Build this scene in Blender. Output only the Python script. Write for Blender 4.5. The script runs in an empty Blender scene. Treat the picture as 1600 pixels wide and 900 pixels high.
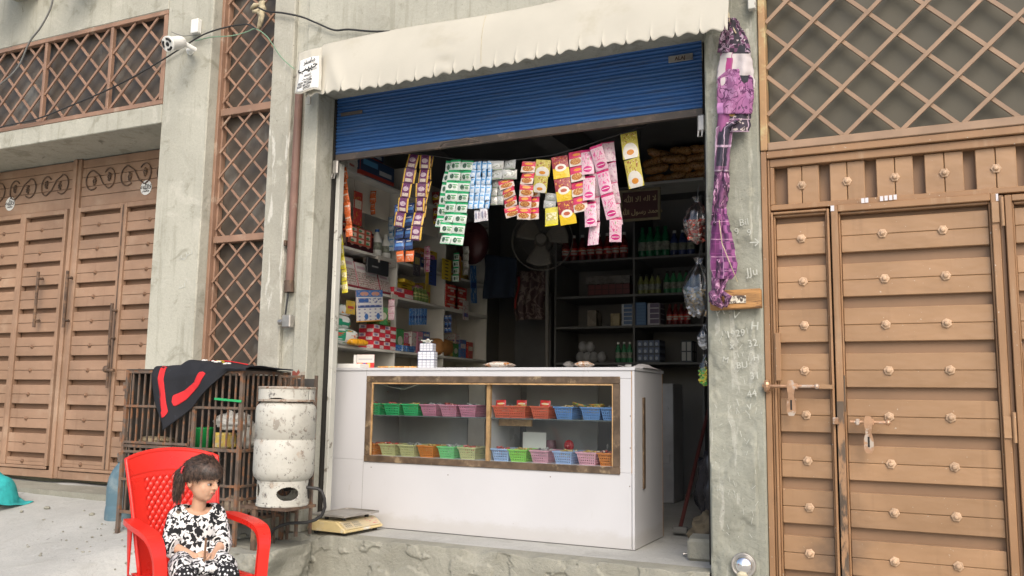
import bpy, math, random
from mathutils import Vector, Matrix, Quaternion
from mathutils import noise as mnoise
random.seed(7)
PI = math.pi
scene = bpy.context.scene
COL = scene.collection

# ------------------------------------------------------------------ camera
FPX = 1366.67
CAM = Vector((0.0, -4.7, 1.25))
YAW, PITCH, ROLL = [math.radians(a) for a in (25.26658, 7.31675, 0.875778)]
_f = Vector((-math.sin(YAW) * math.cos(PITCH), math.cos(YAW) * math.cos(PITCH), math.sin(PITCH)))
_r = Vector((math.cos(YAW), math.sin(YAW), 0))
_u = _r.cross(_f)
_c, _s = math.cos(ROLL), math.sin(ROLL)
RX, UX = _c * _r + _s * _u, -_s * _r + _c * _u
cd = bpy.data.cameras.new('camera')
cam = bpy.data.objects.new('camera', cd)
COL.objects.link(cam)
cd.sensor_width = 36
cd.lens = 36 * FPX / 1600
cd.clip_start = 0.02
cd.clip_end = 500
cam.matrix_world = Matrix(((RX.x, UX.x, -_f.x, CAM.x), (RX.y, UX.y, -_f.y, CAM.y), (RX.z, UX.z, -_f.z, CAM.z), (0, 0, 0, 1)))
scene.camera = cam

# ------------------------------------------------------------------ light
SUN_EL, SUN_AZ = math.radians(40), math.radians(34)      # azimuth: from straight in front of the shop, towards +x
w = bpy.data.worlds.new('World')
scene.world = w
w.use_nodes = True
wn = w.node_tree.nodes
sky = wn.new('ShaderNodeTexSky')
sky.sky_type = 'NISHITA'
sky.sun_disc = False
sdir = Vector((math.sin(SUN_AZ) * math.cos(SUN_EL), -math.cos(SUN_AZ) * math.cos(SUN_EL), math.sin(SUN_EL)))
sky.sun_elevation = SUN_EL
sky.sun_rotation = math.atan2(sdir.x, sdir.y)
sky.air_density = 1.0
sky.dust_density = 3.5
sky.ozone_density = 0.6
wn['Background'].inputs['Strength'].default_value = 0.15
w.node_tree.links.new(sky.outputs[0], wn['Background'].inputs['Color'])
ld = bpy.data.lights.new('sun', 'SUN')
ld.energy = 1.1
ld.angle = math.radians(35)
ld.color = (1.0, 0.955, 0.905)
sun = bpy.data.objects.new('sun', ld)
COL.objects.link(sun)
sun.location = (2, -6, 8)
sun.rotation_euler = sdir.to_track_quat('Z', 'Y').to_euler()
scene.view_settings.view_transform = 'Standard'
scene.view_settings.look = 'None'
scene.view_settings.exposure = 0.60
scene.view_settings.gamma = 1
scene.view_settings.use_curve_mapping = False


# ------------------------------------------------------------------ survey helpers: a sight line of the photograph met with a real wall or floor
def ray(px, py):
    return _f + RX * ((px - 800) / FPX) - UX * ((py - 450) / FPX)


def at(px, py, y=0.0):
    d = ray(px, py)
    return CAM + d * ((y - CAM.y) / d.y)


def atX(px, py, x):
    d = ray(px, py)
    return CAM + d * ((x - CAM.x) / d.x)


def atZ(px, py, z):
    d = ray(px, py)
    return CAM + d * ((z - CAM.z) / d.z)


# ------------------------------------------------------------------ mesh builder
class MB:
    def __init__(s):
        s.v, s.f, s.uv, s.mi = [], [], [], []

    def face(s, pts, uv=None, mi=0):
        n = len(s.v)
        s.v += [tuple(p) for p in pts]
        s.f.append(tuple(range(n, n + len(pts))))
        s.uv.append(uv or ([(0, 0), (1, 0), (1, 1), (0, 1)] if len(pts) == 4 else [(.5, .5)] * len(pts)))
        s.mi.append(mi)

    def idx(s, verts, faces, uvs=None, mi=0):
        n = len(s.v)
        s.v += [tuple(p) for p in verts]
        for k, f in enumerate(faces):
            s.f.append(tuple(n + i for i in f))
            s.uv.append([uvs[i] for i in f] if uvs else [(.5, .5)] * len(f))
            s.mi.append(mi)

    def mbox(s, M, sx, sy, sz, c=0.0, mi=0, top=None):
        """box of size sx,sy,sz centred on matrix M, edges chamfered by c; top: (tx,ty) scale of the top face"""
        hx, hy, hz = sx / 2, sy / 2, sz / 2
        tx, ty = top or (1, 1)
        def q(x, y, z):
            k = (z + hz) / sz if sz else 0
            return M @ Vector((x * (1 + (tx - 1) * k), y * (1 + (ty - 1) * k), z))
        if c <= 0:
            p = [q(x, y, z) for z in (-hz, hz) for y in (-hy, hy) for x in (-hx, hx)]
            for f in ((0, 1, 5, 4), (1, 3, 7, 5), (3, 2, 6, 7), (2, 0, 4, 6), (4, 5, 7, 6), (2, 3, 1, 0)):
                s.face([p[i] for i in f], mi=mi)
            return
        c = min(c, hx * .9, hy * .9, hz * .9)
        V, key = [], {}
        for ax in range(3):
            for sg in (-1, 1):
                for a in (-1, 1):
                    for b in (-1, 1):
                        h = [hx, hy, hz]
                        o = [0, 0, 0]
                        o[ax] = sg * h[ax]
                        o[(ax + 1) % 3] = a * (h[(ax + 1) % 3] - c)
                        o[(ax + 2) % 3] = b * (h[(ax + 2) % 3] - c)
                        sg3 = [0, 0, 0]
                        sg3[ax], sg3[(ax + 1) % 3], sg3[(ax + 2) % 3] = sg, a, b
                        key[(ax, tuple(sg3))] = len(V)
                        V.append(q(*o))
        F, U = [], []
        uvd = {0: (1, 2), 1: (0, 2), 2: (0, 1)}
        def sgn(ax, s0, a, b):
            t = [0, 0, 0]
            t[ax], t[(ax + 1) % 3], t[(ax + 2) % 3] = s0, a, b
            return tuple(t)
        n = len(s.v)
        s.v += [tuple(v) for v in V]
        def add(ids, uv=None):
            s.f.append(tuple(n + i for i in ids))
            s.uv.append(uv or [(.5, .02)] * len(ids))
            s.mi.append(mi)
        for ax in range(3):
            for s0 in (-1, 1):
                o = [(-1, -1), (1, -1), (1, 1), (-1, 1)]
                if s0 < 0:
                    o = o[::-1]
                t = [sgn(ax, s0, a, b) for a, b in o]
                iu, iv = uvd[ax]
                add([key[(ax, k)] for k in t], [((k[iu] + 1) / 2, (k[iv] + 1) / 2) for k in t])
        for ax in range(3):          # edges parallel to ax
            b, d = (ax + 1) % 3, (ax + 2) % 3
            for s1 in (-1, 1):
                for s2 in (-1, 1):
                    t0, t1 = [0, 0, 0], [0, 0, 0]
                    t0[ax], t1[ax] = -1, 1
                    t0[b] = t1[b] = s1
                    t0[d] = t1[d] = s2
                    ids = [key[(b, tuple(t0))], key[(b, tuple(t1))], key[(d, tuple(t1))], key[(d, tuple(t0))]]
                    if s1 * s2 > 0:
                        ids = ids[::-1]
                    add(ids)
        for a in (-1, 1):
            for b in (-1, 1):
                for d in (-1, 1):
                    k = (a, b, d)
                    ids = [key[(0, k)], key[(1, k)], key[(2, k)]]
                    if a * b * d < 0:
                        ids = ids[::-1]
                    add(ids)

    def box(s, x0, x1, y0, y1, z0, z1, c=0.0, mi=0):
        s.mbox(Matrix.Translation(((x0 + x1) / 2, (y0 + y1) / 2, (z0 + z1) / 2)), abs(x1 - x0), abs(y1 - y0), abs(z1 - z0), c, mi)
        return s

    def bar(s, p0, p1, w, h, up=(0, -1, 0), c=0.0, mi=0):
        """bar from p0 to p1; h measured along up, w across"""
        p0, p1 = Vector(p0), Vector(p1)
        d = (p1 - p0)
        L = d.length
        d.normalize()
        u = Vector(up)
        u = (u - d * u.dot(d)).normalized()
        x = u.cross(d)
        m = (p0 + p1) / 2
        M = Matrix(((x.x, u.x, d.x, m.x), (x.y, u.y, d.y, m.y), (x.z, u.z, d.z, m.z), (0, 0, 0, 1)))
        s.mbox(M, w, h, L, c, mi)
        return s

    def tube(s, pts, r, n=8, caps=True, mi=0):
        pts = [Vector(p) for p in pts]
        rr = r if isinstance(r, (list, tuple)) else [r] * len(pts)
        d0 = (pts[1] - pts[0]).normalized()
        a = d0.cross(Vector((0, 0, 1)) if abs(d0.z) < .9 else Vector((0, 1, 0))).normalized()
        V, F, U = [], [], []
        for i, p in enumerate(pts):
            d = (pts[min(i + 1, len(pts) - 1)] - pts[max(i - 1, 0)])
            if d.length < 1e-9:
                d = d0.copy()
            d.normalize()
            a = (a - d * a.dot(d))
            a = a.normalized() if a.length > 1e-6 else d.orthogonal().normalized()
            b = d.cross(a)
            for k in range(n):
                t = 2 * PI * k / n
                V.append(p + (a * math.cos(t) + b * math.sin(t)) * rr[i])
                U.append((k / n, i / (len(pts) - 1)))
        for i in range(len(pts) - 1):
            for k in range(n):
                F.append((i * n + k, i * n + (k + 1) % n, (i + 1) * n + (k + 1) % n, (i + 1) * n + k))
        if caps:
            F.append(tuple(range(n))[::-1])
            F.append(tuple((len(pts) - 1) * n + k for k in range(n)))
        s.idx(V, F, U, mi)
        return s

    def cyl(s, p0, p1, r0, r1=None, n=12, mi=0):
        return s.tube([p0, p1], [r0, r0 if r1 is None else r1], n, mi=mi)

    def lathe(s, prof, c=(0, 0, 0), n=24, M=None, mi=0):
        c = Vector(c)
        V, F, U = [], [], []
        for i, (r, z) in enumerate(prof):
            for k in range(n):
                t = 2 * PI * k / n
                p = Vector((r * math.cos(t), r * math.sin(t), z))
                V.append((M @ p if M else p) + c)
                U.append((k / n, i / (len(prof) - 1)))
        for i in range(len(prof) - 1):
            for k in range(n):
                F.append((i * n + k, i * n + (k + 1) % n, (i + 1) * n + (k + 1) % n, (i + 1) * n + k))
        if prof[0][0] > 1e-4:
            F.append(tuple(range(n))[::-1])
        if prof[-1][0] > 1e-4:
            F.append(tuple((len(prof) - 1) * n + k for k in range(n)))
        s.idx(V, F, U, mi)
        return s

    def grid(s, fn, nu, nv, mi=0, skip=None):
        V = [fn(i / nu, j / nv) for j in range(nv + 1) for i in range(nu + 1)]
        U = [(i / nu, j / nv) for j in range(nv + 1) for i in range(nu + 1)]
        F = [(j * (nu + 1) + i, j * (nu + 1) + i + 1, (j + 1) * (nu + 1) + i + 1, (j + 1) * (nu + 1) + i)
             for j in range(nv) for i in range(nu) if not (skip and skip((i + .5) / nu, (j + .5) / nv))]
        s.idx(V, F, U, mi)
        return s

    def prism(s, poly, fn, d, mi=0):
        """poly 2-D outline (counter-clockwise seen from -d), fn maps (a,b)->Vector, d depth vector"""
        d = Vector(d)
        A = [fn(a, b) for a, b in poly]
        B = [p + d for p in A]
        n = len(poly)
        F = [tuple(range(n)), tuple(range(2 * n - 1, n - 1, -1))]
        F += [(i, n + i, n + (i + 1) % n, (i + 1) % n) for i in range(n)]
        xs, ys = [p[0] for p in poly], [p[1] for p in poly]
        wx, wy = (max(xs) - min(xs)) or 1, (max(ys) - min(ys)) or 1
        U = [((a - min(xs)) / wx, (b - min(ys)) / wy) for a, b in poly] * 2
        s.idx(A + B, F, U, mi)
        return s

    def ball(s, c, r, n=10, m=7, sc=(1, 1, 1), M=None, mi=0):
        prof = [(math.sin(PI * i / m), -math.cos(PI * i / m)) for i in range(m + 1)]
        c = Vector(c)
        V, F = [], []
        for i, (a, z) in enumerate(prof):
            for k in range(n):
                t = 2 * PI * k / n
                p = Vector((a * math.cos(t) * r * sc[0], a * math.sin(t) * r * sc[1], z * r * sc[2]))
                V.append((M @ p if M else p) + c)
        for i in range(m):
            for k in range(n):
                F.append((i * n + k, i * n + (k + 1) % n, (i + 1) * n + (k + 1) % n, (i + 1) * n + k))
        s.idx(V, F, None, mi)
        return s

    def mesh(s, name, mats, smooth=False):
        me = bpy.data.meshes.new(name)
        me.from_pydata(s.v, [], s.f)
        if not isinstance(mats, (list, tuple)):
            mats = [mats]
        for m in mats:
            me.materials.append(m)
        ul = me.uv_layers.new(name='UVMap')
        flat = []
        for u in s.uv:
            for a in u:
                flat += [a[0], a[1]]
        ul.data.foreach_set('uv', flat)
        me.polygons.foreach_set('material_index', s.mi)
        if smooth:
            me.polygons.foreach_set('use_smooth', [True] * len(s.f))
        me.validate(clean_customdata=False)
        me.update()
        return me

    def build(s, name, mats, parent=None, smooth=False, world=True, loc=None):
        """world=True: vertices are in world coordinates; shift them into the frame of the (unrotated) root"""
        if world:
            o0 = Vector(loc) if loc else root_loc(parent)
            s.v = [(v[0] - o0.x, v[1] - o0.y, v[2] - o0.z) for v in s.v]
        me = s.mesh(name, mats, smooth)
        o = bpy.data.objects.new(name, me)
        COL.objects.link(o)
        if parent:
            o.parent = parent
        elif loc:
            o.location = loc
        return o


def root_loc(p):
    l = Vector((0, 0, 0))
    while p is not None:
        l += Vector(p.location)
        p = p.parent
    return l


def tag(o, label=None, cat=None, group=None, kind=None):
    if label: o['label'] = label
    if cat: o['category'] = cat
    if group: o['group'] = group
    if kind: o['kind'] = kind
    return o


def thing(name, label, cat, loc=(0, 0, 0), rz=0, group=None):
    o = bpy.data.objects.new(name, None)
    o.empty_display_size = .1
    COL.objects.link(o)
    o.location = loc
    o.rotation_euler = (0, 0, rz)
    return tag(o, label, cat, group)


def inst(name, me, parent, loc=(0, 0, 0), rot=(0, 0, 0), sc=(1, 1, 1)):
    """place a shared mesh in the local frame of parent"""
    o = bpy.data.objects.new(name, me)
    COL.objects.link(o)
    o.parent = parent
    o.location = loc
    o.rotation_euler = rot
    o.scale = sc
    return o


def copy_tree(o, parent=None):
    c = o.copy()
    COL.objects.link(c)
    c.parent = parent
    for ch in o.children:
        copy_tree(ch, c)
    return c


def bevel(o, w=.003, seg=2):
    m = o.modifiers.new('bevel', 'BEVEL')
    m.width, m.segments, m.limit_method = w, seg, 'ANGLE'
    return o


def solid(o, t, off=0):
    m = o.modifiers.new('solid', 'SOLIDIFY')
    m.thickness, m.offset = t, off
    return o


def text(name, body, size, M, mt, parent, ext=.0006, bold=0.0, space=1.0):
    """flat lettering; M places it (x along the writing, y up the letters)"""
    c = bpy.data.curves.new(name, 'FONT')
    c.body = body
    c.size = size
    c.extrude = ext
    c.offset = bold
    c.space_character = space
    c.align_x = 'CENTER'
    c.resolution_u = 2
    o = bpy.data.objects.new(name, c)
    COL.objects.link(o)
    bpy.context.view_layer.update()
    me = bpy.data.meshes.new_from_object(o.evaluated_get(bpy.context.evaluated_depsgraph_get()))
    bpy.data.objects.remove(o)
    bpy.data.curves.remove(c)
    me.transform(Matrix.Translation(-root_loc(parent)) @ M)
    me.materials.clear()
    me.materials.append(mt)
    t = bpy.data.objects.new(name, me)
    COL.objects.link(t)
    t.parent = parent
    return t


def front(x, y, z, rot=0.0, sx=1.0):
    """frame for writing on a wall that faces -y"""
    return Matrix.Translation((x, y, z)) @ Matrix(((1, 0, 0, 0), (0, 0, -1, 0), (0, 1, 0, 0), (0, 0, 0, 1))) @ Matrix.Rotation(rot, 4, 'Z') @ Matrix.Diagonal((sx, 1, 1, 1))


# ------------------------------------------------------------------ materials
def srgb(r, g, b, k=1.0):
    f = lambda c: ((c / 255) / 12.92 if c / 255 <= .04045 else (((c / 255) + .055) / 1.055) ** 2.4)
    return (f(r) * k, f(g) * k, f(b) * k)


class NT:
    def __init__(s, name):
        s.m = bpy.data.materials.new(name)
        s.m.use_nodes = True
        s.n = s.m.node_tree.nodes
        s.l = s.m.node_tree.links
        s.b = s.n['Principled BSDF']

    def put(s, sock, v):
        if isinstance(v, (int, float)):
            sock.default_value = v
        elif isinstance(v, tuple):
            sock.default_value = (*v, 1) if len(v) == 3 and len(sock.default_value) == 4 else v
        else:
            s.l.new(v, sock)

    def math(s, op, a, b=0.0, c=None, clamp=False):
        n = s.n.new('ShaderNodeMath')
        n.operation = op
        n.use_clamp = clamp
        s.put(n.inputs[0], a)
        s.put(n.inputs[1], b)
        if c is not None:
            s.put(n.inputs[2], c)
        return n.outputs[0]

    def mix(s, f, a, b, mode='MIX'):
        n = s.n.new('ShaderNodeMix')
        n.data_type = 'RGBA'
        n.blend_type = mode
        s.put(n.inputs[0], f)
        s.put(n.inputs[6], a)
        s.put(n.inputs[7], b)
        return n.outputs[2]

    def pos(s, scale=(1, 1, 1), local=False, rot=(0, 0, 0)):
        if local:
            g = s.n.new('ShaderNodeTexCoord').outputs['Object']
        else:
            g = s.n.new('ShaderNodeNewGeometry').outputs['Position']
        mp = s.n.new('ShaderNodeMapping')
        mp.inputs['Scale'].default_value = scale
        mp.inputs['Rotation'].default_value = rot
        s.l.new(g, mp.inputs['Vector'])
        return mp.outputs[0]

    def noise(s, vec, scale, detail=5, rough=.55, dist=0.0):
        n = s.n.new('ShaderNodeTexNoise')
        n.inputs['Scale'].default_value = scale
        n.inputs['Detail'].default_value = detail
        n.inputs['Roughness'].default_value = rough
        n.inputs['Distortion'].default_value = dist
        s.l.new(vec, n.inputs['Vector'])
        return n.outputs['Fac']

    def voro(s, vec, scale, feature='F1', out='Distance', rnd=1.0):
        n = s.n.new('ShaderNodeTexVoronoi')
        n.feature = feature
        n.inputs['Scale'].default_value = scale
        n.inputs['Randomness'].default_value = rnd
        s.l.new(vec, n.inputs['Vector'])
        return n.outputs[out]

    def ramp(s, f, lo, hi, a=0.0, b=1.0):
        n = s.n.new('ShaderNodeMapRange')
        n.interpolation_type = 'SMOOTHSTEP'
        s.put(n.inputs[0], f)
        n.inputs[1].default_value = lo
        n.inputs[2].default_value = hi
        n.inputs[3].default_value = a
        n.inputs[4].default_value = b
        return n.outputs[0]

    def bump(s, h, strength=.3, dist=.01, prev=None):
        n = s.n.new('ShaderNodeBump')
        n.inputs['Strength'].default_value = strength
        n.inputs['Distance'].default_value = dist
        s.l.new(h, n.inputs['Height'])
        if prev is not None:
            s.l.new(prev, n.inputs['Normal'])
        return n.outputs[0]

    def done(s, col, rough=.6, metal=0.0, nrm=None, spec=None):
        s.put(s.b.inputs['Base Color'], col)
        s.put(s.b.inputs['Roughness'], rough)
        s.put(s.b.inputs['Metallic'], metal)
        if nrm is not None:
            s.l.new(nrm, s.b.inputs['Normal'])
        if spec is not None:
            s.b.inputs['Specular IOR Level'].default_value = spec
        return s.m


def mat(name, col, rough=.6, var=.15, sc=4, dirt=None, dlo=.55, dhi=.7, dsc=3, bump=.15, bsc=40, metal=0, rand=0.0, local=False, streak=None, spec=.4, stretch=(1, 1, 1), damt=1.0, spots=None, soot=None, wavy=0.0, kick=None):
    t = NT(name)
    p = t.pos(stretch, local)
    n1 = t.noise(p, sc, 6)
    c = t.mix(t.ramp(n1, .3, .7), tuple(v * (1 - var) for v in col), tuple(min(1, v * (1 + var)) for v in col))
    if dirt:
        m = t.ramp(t.noise(p, dsc, 9, .65), dlo, dhi, 0, damt)
        c = t.mix(m, c, dirt)
    if streak:
        ps = t.pos((9, 9, .7), local)
        c = t.mix(t.ramp(t.noise(ps, 1.6, 6, .6), .56, .72, 0, streak[1]), c, streak[0])
    if spots:
        c = t.mix(t.ramp(t.noise(t.pos((1, 1, 1), local), 75, 3, .5), spots[1], spots[1] + .03, 0, .8), c, spots[0])
    if kick:                    # splashes and shoe marks near the floor
        sk = t.n.new('ShaderNodeSeparateXYZ')
        t.l.new(t.pos(), sk.inputs[0])
        nk = t.noise(t.pos((1, 1, 2.0)), 9, 8, .7)
        mk = t.ramp(t.math('SUBTRACT', sk.outputs[2], t.math('MULTIPLY', nk, kick[1])), kick[0] - kick[1] * .5, kick[0], 1, 0)
        c = t.mix(t.math('MULTIPLY', mk, .30), c, kick[2])
        sm = t.math('MULTIPLY', t.ramp(t.noise(t.pos((1, 1, .35)), 23, 4, .6), .62, .72), t.ramp(t.noise(t.pos(), 2.5, 3), .5, .62))
        c = t.mix(t.math('MULTIPLY', sm, .35), c, kick[2])
    if soot:                    # oily wear left by hands and tyres beside the wicket gap
        sx = t.n.new('ShaderNodeSeparateXYZ')
        t.l.new(t.pos(), sx.inputs[0])
        nz = t.noise(t.pos((1, 1, 1.6)), 4.5, 7, .65)
        dx = t.math('ABSOLUTE', t.math('SUBTRACT', sx.outputs[0], soot[0]))
        near = t.ramp(t.math('SUBTRACT', dx, t.math('MULTIPLY', nz, .34)), -.16, .02, 1, 0)
        low = t.ramp(t.math('ADD', sx.outputs[2], t.math('MULTIPLY', nz, .8)), soot[1] - .1, soot[1] + .55, 1, 0)
        c = t.mix(t.math('MULTIPLY', t.math('MULTIPLY', near, low), .8), c, (.10, .07, .05))
    if rand:
        oi = t.n.new('ShaderNodeObjectInfo').outputs['Random']
        c = t.mix(1.0, c, t.mix(oi, (1 - rand,) * 3, (1 + rand * .3, 1 + rand * .25, 1 + rand * .2)), 'MULTIPLY')
    nb = t.bump(t.noise(p, bsc, 5), bump, .004) if bump else None
    if wavy:
        nb = t.bump(t.noise(t.pos((1, 1, 2.2)), 5.5, 2, .5), wavy, .02, nb)
    return t.done(c, t.ramp(n1, .2, .8, max(.05, rough - .1), min(1, rough + .1)), metal, nb, spec)


def concrete(name, col, dark, light, crack=True, drip=.35, lime=.0, rough_b=.5, blot=.5):
    t = NT(name)
    p = t.pos()
    big = t.noise(p, 1.1, 8, .62)
    mid = t.noise(p, 5.5, 8, .65, .6)
    c = t.mix(t.ramp(big, .3, .7), tuple(v * .86 for v in col), tuple(v * 1.1 for v in col))
    c = t.mix(t.ramp(mid, .52, .68, 0, blot), c, dark)
    c = t.mix(t.ramp(t.noise(p, 3.1, 8, .7, .9), .55, .66, 0, .65), c, light)
    ps = t.pos((7, 7, .45))
    c = t.mix(t.ramp(t.noise(ps, 2.2, 7, .65), .52, .7, 0, drip), c, dark)
    if lime:
        pl = t.pos((6, 6, 1.0))
        c = t.mix(t.ramp(t.noise(pl, 2.3, 6, .6, .4), .56, .62, 0, lime), c, (.62, .61, .55))
    fine = t.noise(p, 60, 6, .7)
    c = t.mix(t.ramp(fine, .35, .75, 0, .28), c, tuple(v * .55 for v in col))
    h = t.math('ADD', t.math('MULTIPLY', mid, 1.4), t.math('MULTIPLY', fine, .25))
    if crack:
        pd = t.pos((1, 1, .8))
        e = t.voro(pd, 1.7, 'DISTANCE_TO_EDGE')
        wob = t.noise(p, 9, 5, .6)
        cr = t.ramp(t.math('ADD', e, t.math('MULTIPLY', wob, .16)), .058, .078, 1, 0)
        cr = t.math('MULTIPLY', cr, t.ramp(t.noise(p, .9, 3), .5, .6))
        c = t.mix(t.math('MULTIPLY', cr, .6), c, tuple(v * .3 for v in dark))
    sp = t.ramp(t.noise(p, 95, 3, .5), .66, .72, 0, .55)
    c = t.mix(sp, c, (.10, .095, .08))
    return t.done(c, .9, 0, t.bump(h, rough_b, .012), .2)


def prt(name, base, layers=(), rough=.35, var=.1, bump=0.0, spec=.5, metal=0.0):
    """flat printing laid out in the UVs of a packet, card or cloth"""
    t = NT(name)
    uv = t.n.new('ShaderNodeTexCoord').outputs['UV']
    sp = t.n.new('ShaderNodeSeparateXYZ')
    t.l.new(uv, sp.inputs[0])
    U, V = sp.outputs[0], sp.outputs[1]
    c = base
    oi = t.n.new('ShaderNodeObjectInfo').outputs['Random']
    cmb = t.n.new('ShaderNodeCombineXYZ')
    t.l.new(U, cmb.inputs[0])
    t.l.new(V, cmb.inputs[1])
    t.l.new(t.math('MULTIPLY', oi, 20.0), cmb.inputs[2])
    nv = cmb.outputs[0]
    for L in layers:
        k = L[0]
        if k == 'r':
            m = t.math('MULTIPLY', t.math('MULTIPLY', t.math('GREATER_THAN', U, L[1]), t.math('LESS_THAN', U, L[3])),
                       t.math('MULTIPLY', t.math('GREATER_THAN', V, L[2]), t.math('LESS_THAN', V, L[4])))
            col = L[5]
        elif k == 'e':
            a = t.math('POWER', t.math('DIVIDE', t.math('ABSOLUTE', t.math('SUBTRACT', U, L[1])), L[3]), 2)
            b = t.math('POWER', t.math('DIVIDE', t.math('ABSOLUTE', t.math('SUBTRACT', V, L[2])), L[4]), 2)
            m = t.math('LESS_THAN', t.math('ADD', a, b), 1)
            col = L[5]
        elif k == 'n':       # noise blobs: scale, threshold, colour, optional rect
            m = t.math('GREATER_THAN', t.noise(nv, L[1], 3, .6), L[2])
            col = L[3]
            if len(L) > 4:
                x0, y0, x1, y1 = L[4]
                m = t.math('MULTIPLY', m, t.math('MULTIPLY', t.math('MULTIPLY', t.math('GREATER_THAN', U, x0), t.math('LESS_THAN', U, x1)),
                           t.math('MULTIPLY', t.math('GREATER_THAN', V, y0), t.math('LESS_THAN', V, y1))))
        elif k == 'g':       # grid of cells nx, ny, line duty, colour of lines
            fu = t.math('FRACT', t.math('MULTIPLY', U, L[1]))
            fv = t.math('FRACT', t.math('MULTIPLY', V, L[2]))
            m = t.math('MAXIMUM', t.math('LESS_THAN', fu, L[3]), t.math('LESS_THAN', fv, L[3]))
            col = L[4]
        elif k == 'd':       # dots nx, ny, radius, colour
            fu = t.math('ABSOLUTE', t.math('SUBTRACT', t.math('FRACT', t.math('MULTIPLY', U, L[1])), .5))
            fv = t.math('ABSOLUTE', t.math('SUBTRACT', t.math('FRACT', t.math('MULTIPLY', V, L[2])), .5))
            m = t.math('LESS_THAN', t.math('ADD', t.math('POWER', fu, 2), t.math('POWER', fv, 2)), L[3] ** 2)
            col = L[4]
        elif k == 'k':       # checks nx, ny, colour
            a = t.math('GREATER_THAN', t.math('FRACT', t.math('MULTIPLY', U, L[1])), .5)
            b = t.math('GREATER_THAN', t.math('FRACT', t.math('MULTIPLY', V, L[2])), .5)
            m = t.math('ABSOLUTE', t.math('SUBTRACT', a, b))
            col = L[3]
        elif k == 'w':       # curved line drawing: scale, width, colour
            m = t.math('LESS_THAN', t.math('ABSOLUTE', t.math('SUBTRACT', t.noise(nv, L[1], 2, .5, 1.2), .5)), L[2])
            col = L[3]
        c = t.mix(m, c, col)
    c = t.mix(1.0, c, t.mix(oi, (1 - var,) * 3, (1 + var * .5,) * 3), 'MULTIPLY')
    nb = None
    if bump:
        nb = t.bump(t.noise(t.pos(), 45, 4, .6), bump, .006)
    return t.done(c, rough, metal, nb, spec)


M = {}
M['wall'] = concrete('plaster_wall', (.43, .425, .36), (.25, .245, .19), (.52, .51, .44), blot=.7, drip=.5)
M['wall_lime'] = concrete('plaster_lime_stained', (.40, .39, .33), (.27, .26, .21), (.50, .49, .42), lime=.75)
M['pillar'] = concrete('pillar_rough_plaster', (.30, .305, .255), (.20, .20, .155), (.42, .41, .33), lime=.28, drip=.3, rough_b=.9, blot=.35)
M['plinth'] = concrete('plinth_cement', (.305, .30, .25), (.255, .25, .20), (.36, .355, .30), rough_b=1.2, crack=False, drip=.15)
M['plinth_top'] = concrete('plinth_top_cement', (.42, .42, .395), (.29, .29, .265), (.50, .50, .475), crack=False, drip=0, rough_b=.3)
M['ground'] = concrete('ground_cement', (.44, .44, .41), (.34, .335, .30), (.51, .51, .48), drip=0, rough_b=.6, blot=.4)
M['soffit'] = concrete('soffit_cement', (.36, .345, .26), (.26, .25, .18), (.42, .41, .33), crack=False, drip=0, rough_b=.3)
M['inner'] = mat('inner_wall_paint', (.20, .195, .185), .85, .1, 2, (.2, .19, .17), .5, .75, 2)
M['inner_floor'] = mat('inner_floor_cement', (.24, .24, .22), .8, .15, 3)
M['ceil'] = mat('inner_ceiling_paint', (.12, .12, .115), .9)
M['brownR'] = mat('brown_gate_enamel', (.335, .202, .108), .42, .10, 2.2, (.23, .135, .07), .54, .80, 3.6, .10, 30, rand=.10, spec=.45, damt=.6, streak=((.25, .15, .08), .45), spots=((.55, .48, .38), .73), soot=(-.43, .95), wavy=.35)
M['brownF'] = mat('brown_gate_frame_enamel', (.30, .172, .088), .45, .12, 3, (.17, .10, .055), .54, .78, 6, .10, 30, rand=.10, spec=.4, damt=.7, streak=((.48, .36, .24), .3), spots=((.55, .5, .42), .70))
M['stud'] = mat('pale_brown_stud', (.52, .36, .235), .38, .15, 20, (.3, .18, .1), .55, .7, 30, .1, 60, rand=.12)
M['studL'] = mat('dark_brown_stud', (.20, .115, .07), .5, .15, 20)
M['brownR2'] = mat('brown_gate_enamel_recess', (.245, .15, .088), .5, .10, 2.2, (.15, .10, .06), .55, .8, 4, .06, 30, spec=.35, damt=.6)
M['brownL'] = mat('dusty_brown_gate_enamel', (.325, .207, .138), .55, .12, 2.5, (.46, .34, .245), .5, .75, 3.5, .12, 35, rand=.10, spec=.3, damt=.55, streak=((.22, .13, .08), .5), spots=((.55, .45, .36), .74), wavy=.35)
M['brownL2'] = mat('dusty_brown_gate_recess', (.225, .135, .085), .6, .1, 2.5, (.3, .2, .14), .55, .8, 4, .06, 30, spec=.3, damt=.5)
M['oldframe'] = mat('worn_brown_frame', (.36, .22, .11), .6, .15, 5, (.47, .38, .20), .5, .62, 8, .2, 50)
M['latL'] = mat('pinkish_brown_lattice_paint', (.29, .175, .118), .5, .14, 5, (.42, .32, .24), .55, .75, 9, .08, 40, rand=.06)
M['latR'] = mat('tan_lattice_paint', (.30, .20, .13), .5, .14, 5, (.33, .2, .11), .6, .8, 7, .08, 40, rand=.05)
M['mesh'] = mat('dusty_window_sheet', (.085, .077, .055), .55, .08, 2.5, (.12, .11, .085), .5, .8, 1.6, .1, 15)
M['meshL'] = mat('dark_dusty_window_sheet', (.085, .07, .055), .45, .2, 3, (.15, .145, .13), .52, .70, 3.0, .3, 6, stretch=(1, 1, .6))
M['blackgap'] = mat('dark_gap', (.02, .018, .015), .8)
M['darkmetal'] = mat('old_dark_iron', (.10, .065, .045), .6, .3, 12, (.20, .12, .07), .5, .65, 14, .2, 60)
M['cage'] = mat('rusty_cage_iron', (.115, .085, .065), .65, .3, 12, (.21, .10, .05), .48, .62, 18, .25, 70)
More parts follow.
